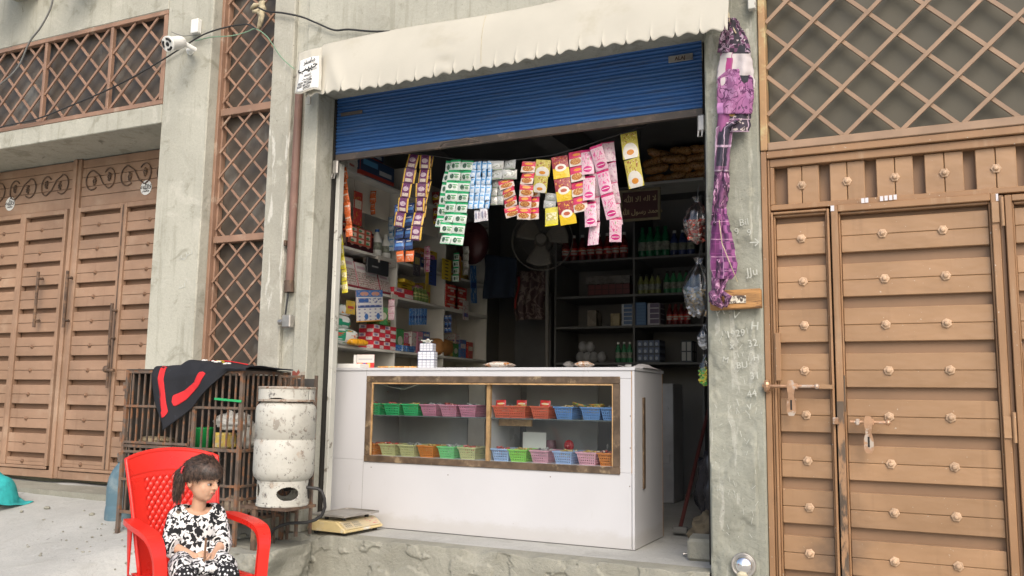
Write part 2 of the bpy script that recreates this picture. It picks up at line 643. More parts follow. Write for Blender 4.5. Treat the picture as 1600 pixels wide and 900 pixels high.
M['steel'] = mat('worn_steel', (.42, .40, .37), .4, .2, 10, (.25, .2, .15), .6, .75, 12, .1, 60, metal=.7)
M['chrome'] = mat('chrome', (.85, .85, .85), .08, .02, metal=1, bump=0)
M['pipe'] = mat('brown_pipe', (.19, .11, .085), .6, .15, 6, (.3, .25, .2), .6, .75, 10)
M['blue'] = mat('blue_shutter_enamel', (.030, .108, .30), .42, .16, 3, (.055, .075, .11), .50, .72, 6, .1, 40, rand=.12, spec=.5, damt=.6, stretch=(.35, 1, 2.2))
M['railbar'] = mat('brown_grey_rail', (.085, .07, .06), .6, .2, 6, (.2, .15, .12), .5, .7, 9)
M['white_board'] = mat('white_laminate', (.56, .562, .578), .34, .03, 1.5, (.44, .42, .38), .62, .80, 4, 0, spec=.45, damt=.45, spots=((.3, .28, .25), .745), kick=(.425, .13, (.36, .33, .27)))
M['edge'] = mat('orange_board_edge', (.45, .25, .10), .7, .25, 20)
M['trim'] = mat('dark_varnished_wood', (.11, .075, .048), .45, .35, 14, (.27, .20, .12), .55, .68, 12, .15, 60, stretch=(1, 1, 1))
M['pinewood'] = mat('raw_pine_wood', (.48, .30, .14), .6, .2, 12, (.3, .17, .07), .5, .7, 14, .2, 60)
M['plank'] = mat('orange_weathered_wood', (.36, .19, .07), .7, .3, 6, (.12, .06, .03), .55, .62, 9, .5, 40, stretch=(1, 1, 6))
M['white_paint'] = mat('chipped_white_paint', (.52, .52, .47), .7, .08, 3, (.2, .18, .15), .60, .66, 14, .3, 50)
M['canvas'] = mat('cream_canvas', (.47, .45, .385), .8, .05, 2, (.41, .38, .30), .55, .8, 2.5, .12, 90, spec=.15)
M['paper'] = mat('white_paper', (.75, .75, .72), .7, .03, 8, bump=0)
M['ink'] = mat('black_ink', (.03, .03, .03), .7, bump=0)
M['cctv'] = mat('white_plastic', (.72, .72, .68), .35, .03, 8, bump=0)
M['black'] = mat('black_plastic', (.015, .015, .015), .35, .1, bump=0)
M['cable'] = mat('black_cable', (.03, .03, .03), .5, bump=0)
M['cableg'] = mat('green_cable', (.18, .30, .2), .5, bump=0)
M['cablegrey'] = mat('grey_cable', (.16, .16, .15), .5, bump=0)
M['rope'] = mat('beige_rag', (.45, .39, .26), .9, .2, 30, bump=.5)
M['rust'] = mat('rust_red_paint', (.30, .085, .06), .8, .2, 8, (.36, .33, .27), .50, .56, 14, .3, 40)


def glass(name, tint=(1, 1, 1), rough=.02, refl=1.0):
    """thin pane: mostly clear, with its reflection"""
    t = NT(name)
    tr = t.n.new('ShaderNodeBsdfTransparent')
    tr.inputs[0].default_value = (*tint, 1)
    gl = t.n.new('ShaderNodeBsdfGlossy')
    gl.inputs['Roughness'].default_value = rough
    fr = t.n.new('ShaderNodeFresnel')
    fr.inputs[0].default_value = 1.5
    mx = t.n.new('ShaderNodeMixShader')
    t.l.new(t.math('MULTIPLY', fr.outputs[0], refl), mx.inputs[0])
    t.l.new(tr.outputs[0], mx.inputs[1])
    t.l.new(gl.outputs[0], mx.inputs[2])
    t.l.new(mx.outputs[0], t.n['Material Output'].inputs[0])
    return t.m


M['glass'] = glass('display_glass', (.95, .97, .97), .02, .55)
M['bagfilm'] = glass('clear_bag_film', (.80, .82, .84), .15, 2.5)


def chips_gas():
    t = NT('battered_white_cylinder_paint')
    p = t.pos()
    a = t.noise(p, 17, 9, .72, .5)
    c = t.mix(t.ramp(t.noise(p, 4, 5), .3, .7), (.42, .41, .36), (.54, .53, .47))
    c = t.mix(t.ramp(a, .55, .60, 0, .75), c, (.25, .22, .185))
    c = t.mix(t.ramp(t.noise(p, 24, 8, .75), .58, .62, 0, .9), c, (.11, .10, .095))
    c = t.mix(t.ramp(t.noise(p, 7, 6, .7), .60, .7, 0, .5), c, (.33, .22, .14))
    return t.done(c, .55, .0, t.bump(a, .35, .004), .4)


M['gas'] = chips_gas()

# ================================================================== GROUND
def gz(x, y):
    """street: rises to the left gate, falls to the road"""
    k = max(0.0, min(1.0, (y + 2.2) / 2.75))
    k = k * k * (3 - 2 * k) * .55 + k * .45
    left = max(0.0, min(1.0, (-3.72 - x + .35 * min(0.0, y)) / .55 + .0)) if y > -1.0 else max(0.0, min(1.0, (-3.72 - x - .35) / (.55 + .3 * min(2.0, -1.0 - y))))
    left = left * left * (3 - 2 * left)
    hi = .085 + (.50 - .085) * k
    lo = .06 + .06 * k
    base = hi * left + lo * (1 - left)
    if y < -2.2:
        base -= min(.12, (-2.2 - y) * .03)
    return base


g = MB()
def gfn(u, v):
    x = -26 + 30 * u
    y = -7 + 7.6 * v
    n = mnoise.fractal(Vector((x * 1.3, y * 1.3, 0)), 1.0, 2.0, 4) * .018
    return Vector((x, y, gz(x, y) + n))
g.grid(gfn, 360, 110)
go = g.build('ground', M['ground'], smooth=True, loc=(0, 0, 0))
tag(go, kind='structure')
g = MB()
x = [-60, -12, 4, 60]
g.box(-60, 60, -60, -7.02, -1.0, -.06)
g.box(-60, -26.02, -7.02, .6, -1.0, -.03)
g.box(4.0, 60, -7.02, .6, -1.0, -.03)
tag(g.build('street', M['ground'], loc=(0, 0, 0)), kind='structure')

# ================================================================== BUILDING
B = thing('shop_building', 'grey cement plastered building front with pillars, beams and an open shop room', 'building', (-2.4, 0, 0))


def rough_face(x0, x1, z0, z1, y, amp, nx, nz, seed=0, thick=.0):
    """front skin of worn plaster: shallow patches where the coat has fallen off"""
    m = MB()
    def fn(u, v):
        X, Z = x0 + (x1 - x0) * u, z0 + (z1 - z0) * v
        n = mnoise.fractal(Vector((X * 3 + seed, Z * 3, seed)), 1.0, 2.1, 5)
        s = .5 + .5 * math.tanh((n - .05) * 9)
        e = min(1, min(u, 1 - u) * nx / 2, min(v, 1 - v) * nz / 2)
        return Vector((X, y - amp * s * e - mnoise.noise(Vector((X * 14, Z * 14, seed))) * amp * .35 * e, Z))
    return m.grid(fn, nx, nz)


m = MB(); m.box(-5.205, -4.74, .0, .55, .1, 5.2, .008)
m.build('column', M['wall'], B)
m = MB(); m.box(-8.90, -8.02, -.003, .49, .1, 5.2, .008)
m.build('column', M['wall'], B)
m = MB(); m.box(-16.0, -5.207, .0, .55, 3.312, 3.462, .006)
m.build('gate_beam', M['wall'], B)
m = MB(); m.box(-16.0, -5.207, .0, .5, 4.225, 5.4, .006)
m.build('upper_beam', M['wall'], B)
m = MB(); m.box(-16.0, -5.207, .62, .7, .3, 4.3)
m.build('gateway_back', M['soffit'], B)
for (xa, xb) in ((-7.02, -6.72), (-6.12, -5.92)):
    m = MB(); m.box(xa, xb, -.42, -.002, 4.62, 4.95, .006)
    m.build('bracket', M['soffit'], B)
m = MB(); m.box(-16.0, 2.6, -.45, .3, 5.402, 5.6)
m.build('balcony_slab', M['soffit'], B)
m = MB(); m.box(-16.0, -4.742, .1, .5, .1, .497)          # sill under the left gate
m.build('gate_sill', M['plinth'], B)
m = MB(); m.box(-4.738, -4.152, .09, .5, .1, 1.34, .004)
m.build('window_apron', M['wall'], B)
m = MB(); m.box(-4.738, -4.152, .35, .5, 1.342, 5.2)
m.build('window_back', M['inner'], B)
m = MB(); m.box(-4.150, -3.962, .0, .5, .05, 5.2, .008)
m.build('pilaster', M['wall_lime'], B)
m = MB(); m.box(-3.96, -3.842, .035, .5, .05, 5.2)
m.build('pipe_recess', M['wall'], B)
m = MB(); m.box(-3.84, -3.722, .0, .2, .376, 3.353, .006)
m.build('shop_jamb', M['wall'], B)
m = MB(); m.box(-3.84, -3.722, .201, .262, .376, 3.353)
m.build('jamb_back', M['inner'], B)
m = MB(); m.box(-3.84, -1.052, .0, .5, 3.355, 5.2, .006)
m.build('lintel', M['wall'], B)
m = MB(); m.box(-1.05, -.757, .0, .42, .0, 5.4, .012)
m.build('pillar', M['pillar'], B)
rf = rough_face(-1.046, -.80, .02, 3.3, -.002, .016, 46, 400, 3.3)
rf.build('pillar_plaster', M['pillar'], B, smooth=True)
m = MB(); m.box(-.756, 2.6, .13, .5, 4.3, 5.4)
m.build('right_beam', M['wall'], B)
m = MB(); m.box(-.756, 2.6, .30, .36, 2.55, 4.3)
m.build('transom_back', M['inner'], B)
# plinth with broken plaster on its face
m = MB(); m.box(-3.86, -1.052, .105, .455, -.1, .375)
m.box(-3.86, -1.052, .457, 3.9, .1, .371)
m.build('shop_floor', M['plinth_top'], B)
rf = MB()
def pl(u, v):
    X = -3.862 + 2.808 * u
    # profile: face from the ground to the rounded broken nosing, then a strip of the top
    if v < .8:
        Z = -.05 + (.378 + .05) * (v / .8)
        Y = -.012
    else:
        Z = .3775
        Y = -.012 + .13 * (v - .8) / .2
    n = mnoise.fractal(Vector((X * 4.2, Z * 6.5, 1.7)), 1.0, 2.1, 6)
    s = .5 + .5 * math.tanh((n - .02) * 40)
    if v < .8:
        Y -= .013 * s + mnoise.noise(Vector((X * 17, Z * 17, 2))) * .0025
        if v > .66:
            kk = (v - .66) / .14
            chip = max(0, mnoise.noise(Vector((X * 6, 9, 0))) + .05) * .055
            Z -= chip * kk * 1.0
            Y += chip * kk * .6
    else:
        kk = (v - .8) / .2
        chip = max(0, mnoise.noise(Vector((X * 6, 9, 0))) + .05) * .055
        Z -= chip * (1 - kk) ** 2
        Y += chip * .6 * (1 - kk) - .013 * s * (1 - kk)
    return Vector((X, Y, Z))
rf.grid(pl, 640, 90)
rf.build('plinth_face', M['plinth'], B, smooth=True)
# lump of concrete at the cage foot
m = MB()
m.ball((-4.86, -.62, .17), .2, 22, 16, (1.25, .8, .55))
o = m.build('concrete_lump', M['plinth'], B, smooth=True)
dt = bpy.data.textures.new('lump', 'CLOUDS'); dt.noise_scale = .08
md = o.modifiers.new('d', 'DISPLACE'); md.texture = dt; md.strength = .09
m = MB()
def ledge(u, v):
    a = 2 * PI * u
    ex = lambda t: math.copysign(abs(t) ** .35, t)
    X = -3.80 + .24 * ex(math.cos(a)) * (1.0 if v < .7 else 1 - (v - .7) / .3)
    Y = -.30 + .29 * ex(math.sin(a)) * (1.0 if v < .7 else 1 - (v - .7) / .3)
    Z = -.05 + (.385 * min(1, v / .66))
    k = mnoise.fractal(Vector((X * 5, Y * 5, Z * 5)), 1, 2, 5) * .045
    return Vector((X + (k if v < .7 else 0), Y - abs(k), Z + (k * .4 if v > .5 else 0)))
m.grid(ledge, 140, 70)
m.build('rough_ledge', M['plinth'], B, smooth=True)
# patch of red paint on the jamb
m = MB(); m.grid(lambda u, v: Vector((-3.835 + (.105 + .012 * mnoise.noise(Vector((v * 9, 0, 4)))) * u, -.003, 1.06 + (.36 + .05 * mnoise.noise(Vector((u * 5, 3, 4)))) * v)), 6, 12)
m.build('red_paint_patch', M['rust'], B)
# room
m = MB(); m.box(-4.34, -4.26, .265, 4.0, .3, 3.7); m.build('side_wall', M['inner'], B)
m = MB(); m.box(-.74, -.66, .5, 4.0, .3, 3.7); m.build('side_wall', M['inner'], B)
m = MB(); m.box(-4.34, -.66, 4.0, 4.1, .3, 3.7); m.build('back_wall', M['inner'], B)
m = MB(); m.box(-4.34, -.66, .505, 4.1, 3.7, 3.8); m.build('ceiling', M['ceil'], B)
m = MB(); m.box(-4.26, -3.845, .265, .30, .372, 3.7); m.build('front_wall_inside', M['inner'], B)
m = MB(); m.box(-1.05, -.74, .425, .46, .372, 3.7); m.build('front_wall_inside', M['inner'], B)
m = MB(); m.box(-2.95, -2.75, .6, 3.9, 3.45, 3.699); m.build('ceiling_beam', M['ceil'], B)

# chalk writing on the pillar
chalk = mat('white_chalk', (.46, .47, .42), .95, .1, 30, bump=0)
def chalked(body, px, py, size, rot=0.0, sx=1.0):
    p = at(px, py, -.021)
    t = text('chalk_writing', body, size * .86, front(p.x, -.022, p.z, rot, sx), chalk, B, ext=.0004)
    return t
for a in (('Bil', 1163, 352, .06, .1), ('9', 1172, 368, .06, .2), ('\u2192', 1179, 385, .08, 0), ('9', 1153, 366, .06, .3), ('JJu', 1176, 430, .07, .1),
          ('H', 1179, 515, .07, -.1), ('32', 1177, 541, .062, .15), ('1929', 1150, 526, .06, .12), ('PY', 1128, 492, .06, .3), ('V', 1148, 498, .07, -.3), ('H', 1182, 563, .05, .1),
          ('BU', 1160, 575, .055, .1), ('M', 1133, 566, .05, -.2), ('31', 1180, 592, .06, .1), ('44', 1176, 620, .06, .2), ('\\', 1153, 634, .06, 0), ('x', 1144, 545, .06, 0), ('V', 1172, 640, .05, .2)):
    chalked(*a)
for px, py, s in ((292, 400, .10), (286, 450, .09), (284, 408, .07)):
    p = at(px, py, -.001)
    text('chalk_writing', {400: '\uFEB1', 450: '\uFEB3\u0027', 408: '\u2014'}[py], s, front(p.x, -.002, p.z, .15), chalk, B, ext=.0004)
for k in range(70):           # loose strokes scratched over the lower pillar
    px, py = min(1190, max(1119, random.gauss(1155, 18))), 520 + 330 * random.random() ** 1.5
    p = at(px, py, -.02)
    L = random.uniform(.006, .035)
    a = random.gauss(1.5, .5)
    mm = MB()
    mm.bar((p.x, -.021, p.z), (p.x + math.cos(a) * L, -.021, p.z + math.sin(a) * L), .0018, .0012)
    if k == 0:
        allm = mm
    else:
        n = len(allm.v)
        allm.v += mm.v
        allm.f += [tuple(i + n for i in f) for f in mm.f]
        allm.uv += mm.uv
        allm.mi += mm.mi
tag(allm.build('scratch_marks', chalk, B), kind='stuff')

# ================================================================== LATTICE WINDOWS
def clip_bar(p, q, x0, x1, z0, z1):
    """clip a 2-D segment to the rectangle"""
    t0, t1 = 0.0, 1.0
    dx, dz = q[0] - p[0], q[1] - p[1]
    for a, b in ((-dx, p[0] - x0), (dx, x1 - p[0]), (-dz, p[1] - z0), (dz, z1 - p[1])):
        if abs(a) < 1e-12:
            if b < 0:
                return None
        else:
            r = b / a
            if a < 0:
                t0 = max(t0, r)
            else:
                t1 = min(t1, r)
    if t0 >= t1 - .02:
        return None
    return (p[0] + dx * t0, p[1] + dz * t0), (p[0] + dx * t1, p[1] + dz * t1)


def lattice(T, x0, x1, z0, z1, y, slope_u, int_u, step_u, slope_d, int_d, step_d, w, h, mt, yb=.012):
    """two families of diagonal flats; int = z where a bar crosses x0, step between bars"""
    for sl, c0, st, yy in ((slope_u, int_u, step_u, y), (slope_d, int_d, step_d, y + yb)):
        for k in range(-30, 31):
            zc = c0 + k * st
            s = clip_bar((x0 - .0, zc), (x1 + .0, zc + sl * (x1 - x0)), x0, x1, z0, z1)
            if s:
                mm = MB()
                mm.bar((s[0][0], yy, s[0][1]), (s[1][0], yy, s[1][1]), w, h, (0, -1, 0), .001)
                mm.build('lattice_bar', mt, T)


# left transom
T = thing('lattice_window', 'long diamond lattice window in pinkish brown iron above the left gate', 'window', (-6.5, .03, 3.464))
m = MB(); m.box(-16.0, -5.209, .075, .09, 3.463, 4.223); m.build('sheet', M['meshL'], T)
for z0, z1 in ((3.464, 3.50), (4.188, 4.223)):
    m = MB(); m.box(-16.0, -5.209, .0, .05, z0, z1, .003); m.build('rail', M['latL'], T)
for xc in (-9.0, -8.18, -7.395, -6.604, -5.822):
    m = MB(); m.box(xc - .015, xc + .015, .004, .04, 3.501, 4.187, .003); m.build('post', M['latL'], T)
m = MB(); m.box(-5.25, -5.209, .002, .05, 3.501, 4.187, .003); m.build('post', M['latL'], T)
edges = [-8.18, -7.395, -6.604, -5.822, -5.23]
for a, b in zip(edges[:-1], edges[1:]):
    xa, xb = a + .015, b - .015
    sl = .95
    zc = 3.482 - .245 * sl * 2
    lattice(T, xa, xb, 3.50, 4.188, .02, sl, 3.50 - sl * (.0) , .245 * sl, -1.0, 3.50 + .245, .245, .020, .012, M['latL'])

# tall window
T = thing('lattice_window', 'tall narrow diamond lattice window between the column and the pilaster', 'window', (-4.5, .1, 1.345))
m = MB(); m.box(-4.738, -4.152, .17, .18, 1.35, 5.19); m.build('sheet', M['meshL'], T)
for xa, xb in ((-4.738, -4.712), (-4.180, -4.153)):
    m = MB(); m.box(xa, xb, .085, .165, 1.345, 5.195, .003); m.build('frame_post', M['latL'], T)
m = MB(); m.box(-4.711, -4.695, .12, .165, 1.35, 5.19, .002); m.build('inner_post', M['latL'], T)
for zc, hh in ((1.365, .04), (2.385, .05), (3.352, .055), (4.33, .05), (5.17, .04)):
    m = MB(); m.box(-4.694, -4.181, .088, .15, zc - hh / 2, zc + hh / 2, .003); m.build('cross_rail', M['latL'], T)
for z0, z1 in ((1.386, 2.359), (2.411, 3.324), (3.381, 4.304), (4.356, 5.149)):
    lattice(T, -4.694, -4.181, z0, z1, .105, .955, 3.364 + .07, .1945, -1.0, 4.244 + .01, .196, .016, .010, M['latL'])

# right transom above the gate
T = thing('lattice_window', 'wide diamond lattice window in tan iron above the right gate', 'window', (.2, .05, 2.6))
m = MB(); m.box(-.716, 2.6, .10, .12, 2.64, 4.29); m.build('sheet', M['mesh'], T)
m = MB(); m.box(-.753, -.716, -.004, .09, 2.60, 4.295, .004); m.build('frame_post', M['oldframe'], T)
m = MB(); m.box(-.715, 2.6, .0, .09, 2.598, 2.642, .004); m.build('frame_rail', M['latR'], T)
m = MB(); m.box(-.715, 2.6, .0, .09, 4.25, 4.295, .004); m.build('frame_rail', M['latR'], T)
lattice(T, -.715, 2.2, 2.643, 4.25, .03, .947, 2.626 - .085, .262, -.989, 3.288, .262, .0215, .014, M['latR'], .015)

# ================================================================== GATES
def bolt_mesh(r, mt):
    m = MB()
    R = Matrix.Rotation(PI / 2, 4, 'X')
    m.lathe([(r * 1.0, 0), (r * 1.0, r * .22), (r * .86, r * .34), (r * .6, r * .36)], n=6, M=R)
    m.lathe([(r * .58, r * .3), (r * .52, r * .62), (r * .32, r * .84), (0, r * .9)], n=12, M=R)
    return m.mesh('rivet', mt, False)


def cbox_mesh(name, sx, sy, sz, c, mt):
    m = MB()
    m.mbox(Matrix.Identity(4), sx, sy, sz, c)
    return m.mesh(name, mt)


# ---- right gate: a wide wicket leaf, a narrow side leaf and the next leaf beyond
G = thing('metal_gate', 'brown enamelled metal gate with plank panels and round bolts right of the pillar', 'gate', (0, .05, .12))
gb = bolt_mesh(.0245, M['stud'])
def gp(name, x0, x1, y0, y1, z0, z1, mt=None, c=.003, parent=None):
    m = MB(); m.box(x0, x1, y0, y1, z0, z1, c)
    return m.build(name, mt or M['brownF'], parent or G)
ZB = .10
gp('frame_post', -.754, -.725, .005, .09, ZB, 2.598)
gp('frame_post', -.723, -.712, .022, .09, ZB, 2.555)
gp('header', -.724, 2.4, .008, .09, 2.558, 2.597)
gp('header', -.711, 2.4, .028, .09, 2.512, 2.555)
gp('backing', -.70, 2.4, .10, .115, ZB, 2.55, M['brownR2'], 0)
gp('transom_rail', -.711, 2.4, .03, .09, 2.276, 2.305)
gp('transom_edge', -.711, -.69, .03, .09, 2.306, 2.511)
# transom boards: pairs standing upright with a seam and a bolt
x = -.636
tx = [(-.636, -.551, -.464), (-.410, -.326, -.240), (-.185, -.098, -.013), (.040, .128, .213), (.266, .353, .442), (.492, .578, .665), (.717, .804, .891), (.943, 1.03, 1.117), (1.17, 1.256, 1.343), (1.396, 1.483, 1.57), (1.62, 1.71, 1.80), (1.85, 1.94, 2.03)]
for a, b, c_ in tx:
    a += .012 if a == -.636 else 0
    gp('transom_board', a, b - .0015, .052, .098, 2.306, 2.51, M['brownR'])
    gp('transom_board', b + .0015, c_, .052, .098, 2.306, 2.51, M['brownR'])
    inst('rivet', gb, G, (b, .052 - .05, (2.405) - .12))
P = .2302
TOPS = [2.204 - P * k for k in range(11)]
def leaf(name, x0, x1, bolts, fr=.03, ztop=2.27, bead=True, side=None):
    L = bpy.data.objects.new(name, None)
    COL.objects.link(L)
    L.parent = G
    L.location = ((x0 + x1) / 2, 0, 0)
    def q(nm, *a, **k):
        mt = k.get('mt', M['brownF'])
        m = MB(); m.box(*a, k.get('c', .003))
        return m.build(nm, mt, L)
    q('stile', x0, x0 + fr, .012, .085, ZB + .02, ztop)
    q('stile', x1 - fr, x1, .012, .085, ZB + .02, ztop)
    q('top_rail', x0 + fr + .0005, x1 - fr - .0005, .012, .085, ztop - fr, ztop)
    q('bead', x0 + fr + .0005, x0 + fr + .009, .03, .085, ZB + .02, ztop - fr - .001)
    q('bead', x1 - fr - .009, x1 - fr - .0005, .03, .085, ZB + .02, ztop - fr - .001)
    q('bead', x0 + fr + .0095, x1 - fr - .0095, .03, .085, ztop - fr - .013, ztop - fr - .0005)
    xa, xb = x0 + fr + .0105, x1 - fr - .0105
    q('recess_sheet', xa, xb, .078, .09, ZB + .02, ztop - fr - .014, mt=M['brownR2'], c=0)
    pm = cbox_mesh('plank', xb - xa, .03, .0835, .003, M['brownR'])
    for k, zt in enumerate(TOPS):
        z1 = zt
        z0 = zt - .1735
        mid = (z1 + z0) / 2
        if z0 < ZB:
            break
        sh = (z1 - z0) / .1715
        yj = random.uniform(-.0012, .0012)
        lo = L.location + Vector((0, .05, .12))
        for zc in (mid + .0425 * sh, mid - .0425 * sh):
            o = inst('plank', pm, L, (xa + (xb - xa) / 2 - lo.x, .063 + yj - lo.y, zc - lo.z), (0, 0, 0), (1, 1, sh))
        for bx in bolts:
            inst('rivet', gb, L, (bx - lo.x + random.uniform(-.004, .004), .047 + yj - lo.y, mid - lo.z + random.uniform(-.003, .003)), (0, random.uniform(0, 1), 0))
    return L
side_leaf = leaf('side_leaf', -.710, -.417, [-.560], .012, 2.262)
door = leaf('door_leaf', -.408, .354, [-.165, .108], .034, 2.275)
far = leaf('far_leaf', .378, 1.30, [.60, .98], .03, 2.262)
gp('post', .356, .376, .04, .09, ZB, 2.27, M['brownR2'])
gp('post', 1.302, 2.4, .03, .09, ZB, 2.27, M['brownR'])
gp('gap_shade_strip', -.4165, -.4085, .07, .09, ZB, 2.27, M['blackgap'], 0)  # black strip painted as the shade in the gap between the leaves
# peeled strip and padlock plate near the narrow leaf
gp('mending_strip', -.700, -.672, -.004, .011, 1.37, 1.62)
for z in (2.18, 1.16):      # hinges on the right stile
    m = MB(); m.cyl((.366, .0, z - .07), (.366, .0, z + .07), .008, n=10); m.box(.322, .353, .002, .0115, z - .05, z + .05, .001)
    m.build('hinge', M['brownR'], G)
smear = mat('pale_paint_smear', (.62, .60, .62), .6, .05, bump=0)
m = MB()
for px in (1350, 1356, 1379, 1386, 1393, 1400):
    p = at(px, 316.5 - (px - 1350) * .11, .06)
    m.box(p.x - .010, p.x + .005, .0095, .0115, p.z - .013, p.z + .012)
tag(m.build('paint_dabs', smear, G), kind='stuff')
m = MB(); m.box(-.407, -.390, .0095, .0115, 2.245, 2.274); m.box(.343, .353, .0095, .0115, 2.235, 2.271); m.build('corner_paint', smear, G)
def slide_bolt(x0, x1, z, mt, xs, kx):
    """round sliding bar in guides with a slotted hasp plate hanging from it"""
    m = MB(); m.cyl((x0, -.022, z), (x1, -.022, z), .0085, n=12); m.build('slide_bar', mt, G)
    for xg in xs:
        m = MB(); m.box(xg - .010, xg + .010, -.034, .011, z - .016, z + .016, .004); m.build('bar_guide', mt, G)
    m = MB(); m.ball((x1 + .002, -.022, z), .014, 12, 8); m.build('bar_knob', mt, G)
    m = MB()
    poly = [(-.021, .0), (-.013, -.05), (-.022, -.085), (-.022, -.13), (-.012, -.15), (.012, -.15), (.022, -.13), (.022, -.085), (.013, -.05), (.021, 0), (.012, .03), (-.012, .03)]
    m.prism(poly, lambda a, b: Vector((kx + a, -.036, z + b)), (0, .005, 0))
    m.build('hasp_plate', mt, G)
    m = MB(); m.box(kx - .0045, kx + .0045, -.0372, -.0362, z - .12, z - .07); m.build('hasp_slot', M['blackgap'], G)
bm = mat('worn_brown_bolt', (.42, .25, .15), .35, .2, 15, (.5, .42, .35), .5, .6, 20, .1, 60, metal=.4)
slide_bolt(-.765, -.50, 1.343, bm, (-.735, -.60), -.622)
m = MB(); m.box(-.50, -.42, -.012, .011, 1.330, 1.352, .003); m.build('bolt_plate', M['brownR'], G)
m = MB(); m.lathe([(.03, -.012), (.034, 0), (.03, .012)], c=(-.742, -.02, 1.343), n=14, M=Matrix.Rotation(PI / 2, 4, 'Y')); m.build('bolt_collar', bm, G)
slide_bolt(-.345, -.175, 1.17, bm, (-.31, -.245), -.262)
m = MB(); m.box(-.428, -.40, -.02, .02, 1.155, 1.19, .004); m.build('bolt_keeper', bm, G)
soot = mat('sooty_black_wear', (.09, .065, .045), .6, .4, 9, (.33, .19, .1), .5, .6, 16, .1, 40, stretch=(1, 1, .3))
m = MB(); m.box(-.4075, -.3745, .0105, .0125, .12, 1.27); m.build('worn_edge', soot, G)
m = MB(); m.box(-.3735, -.366, .0262, .0285, 1.22, 1.40); m.build('worn_edge', soot, G)

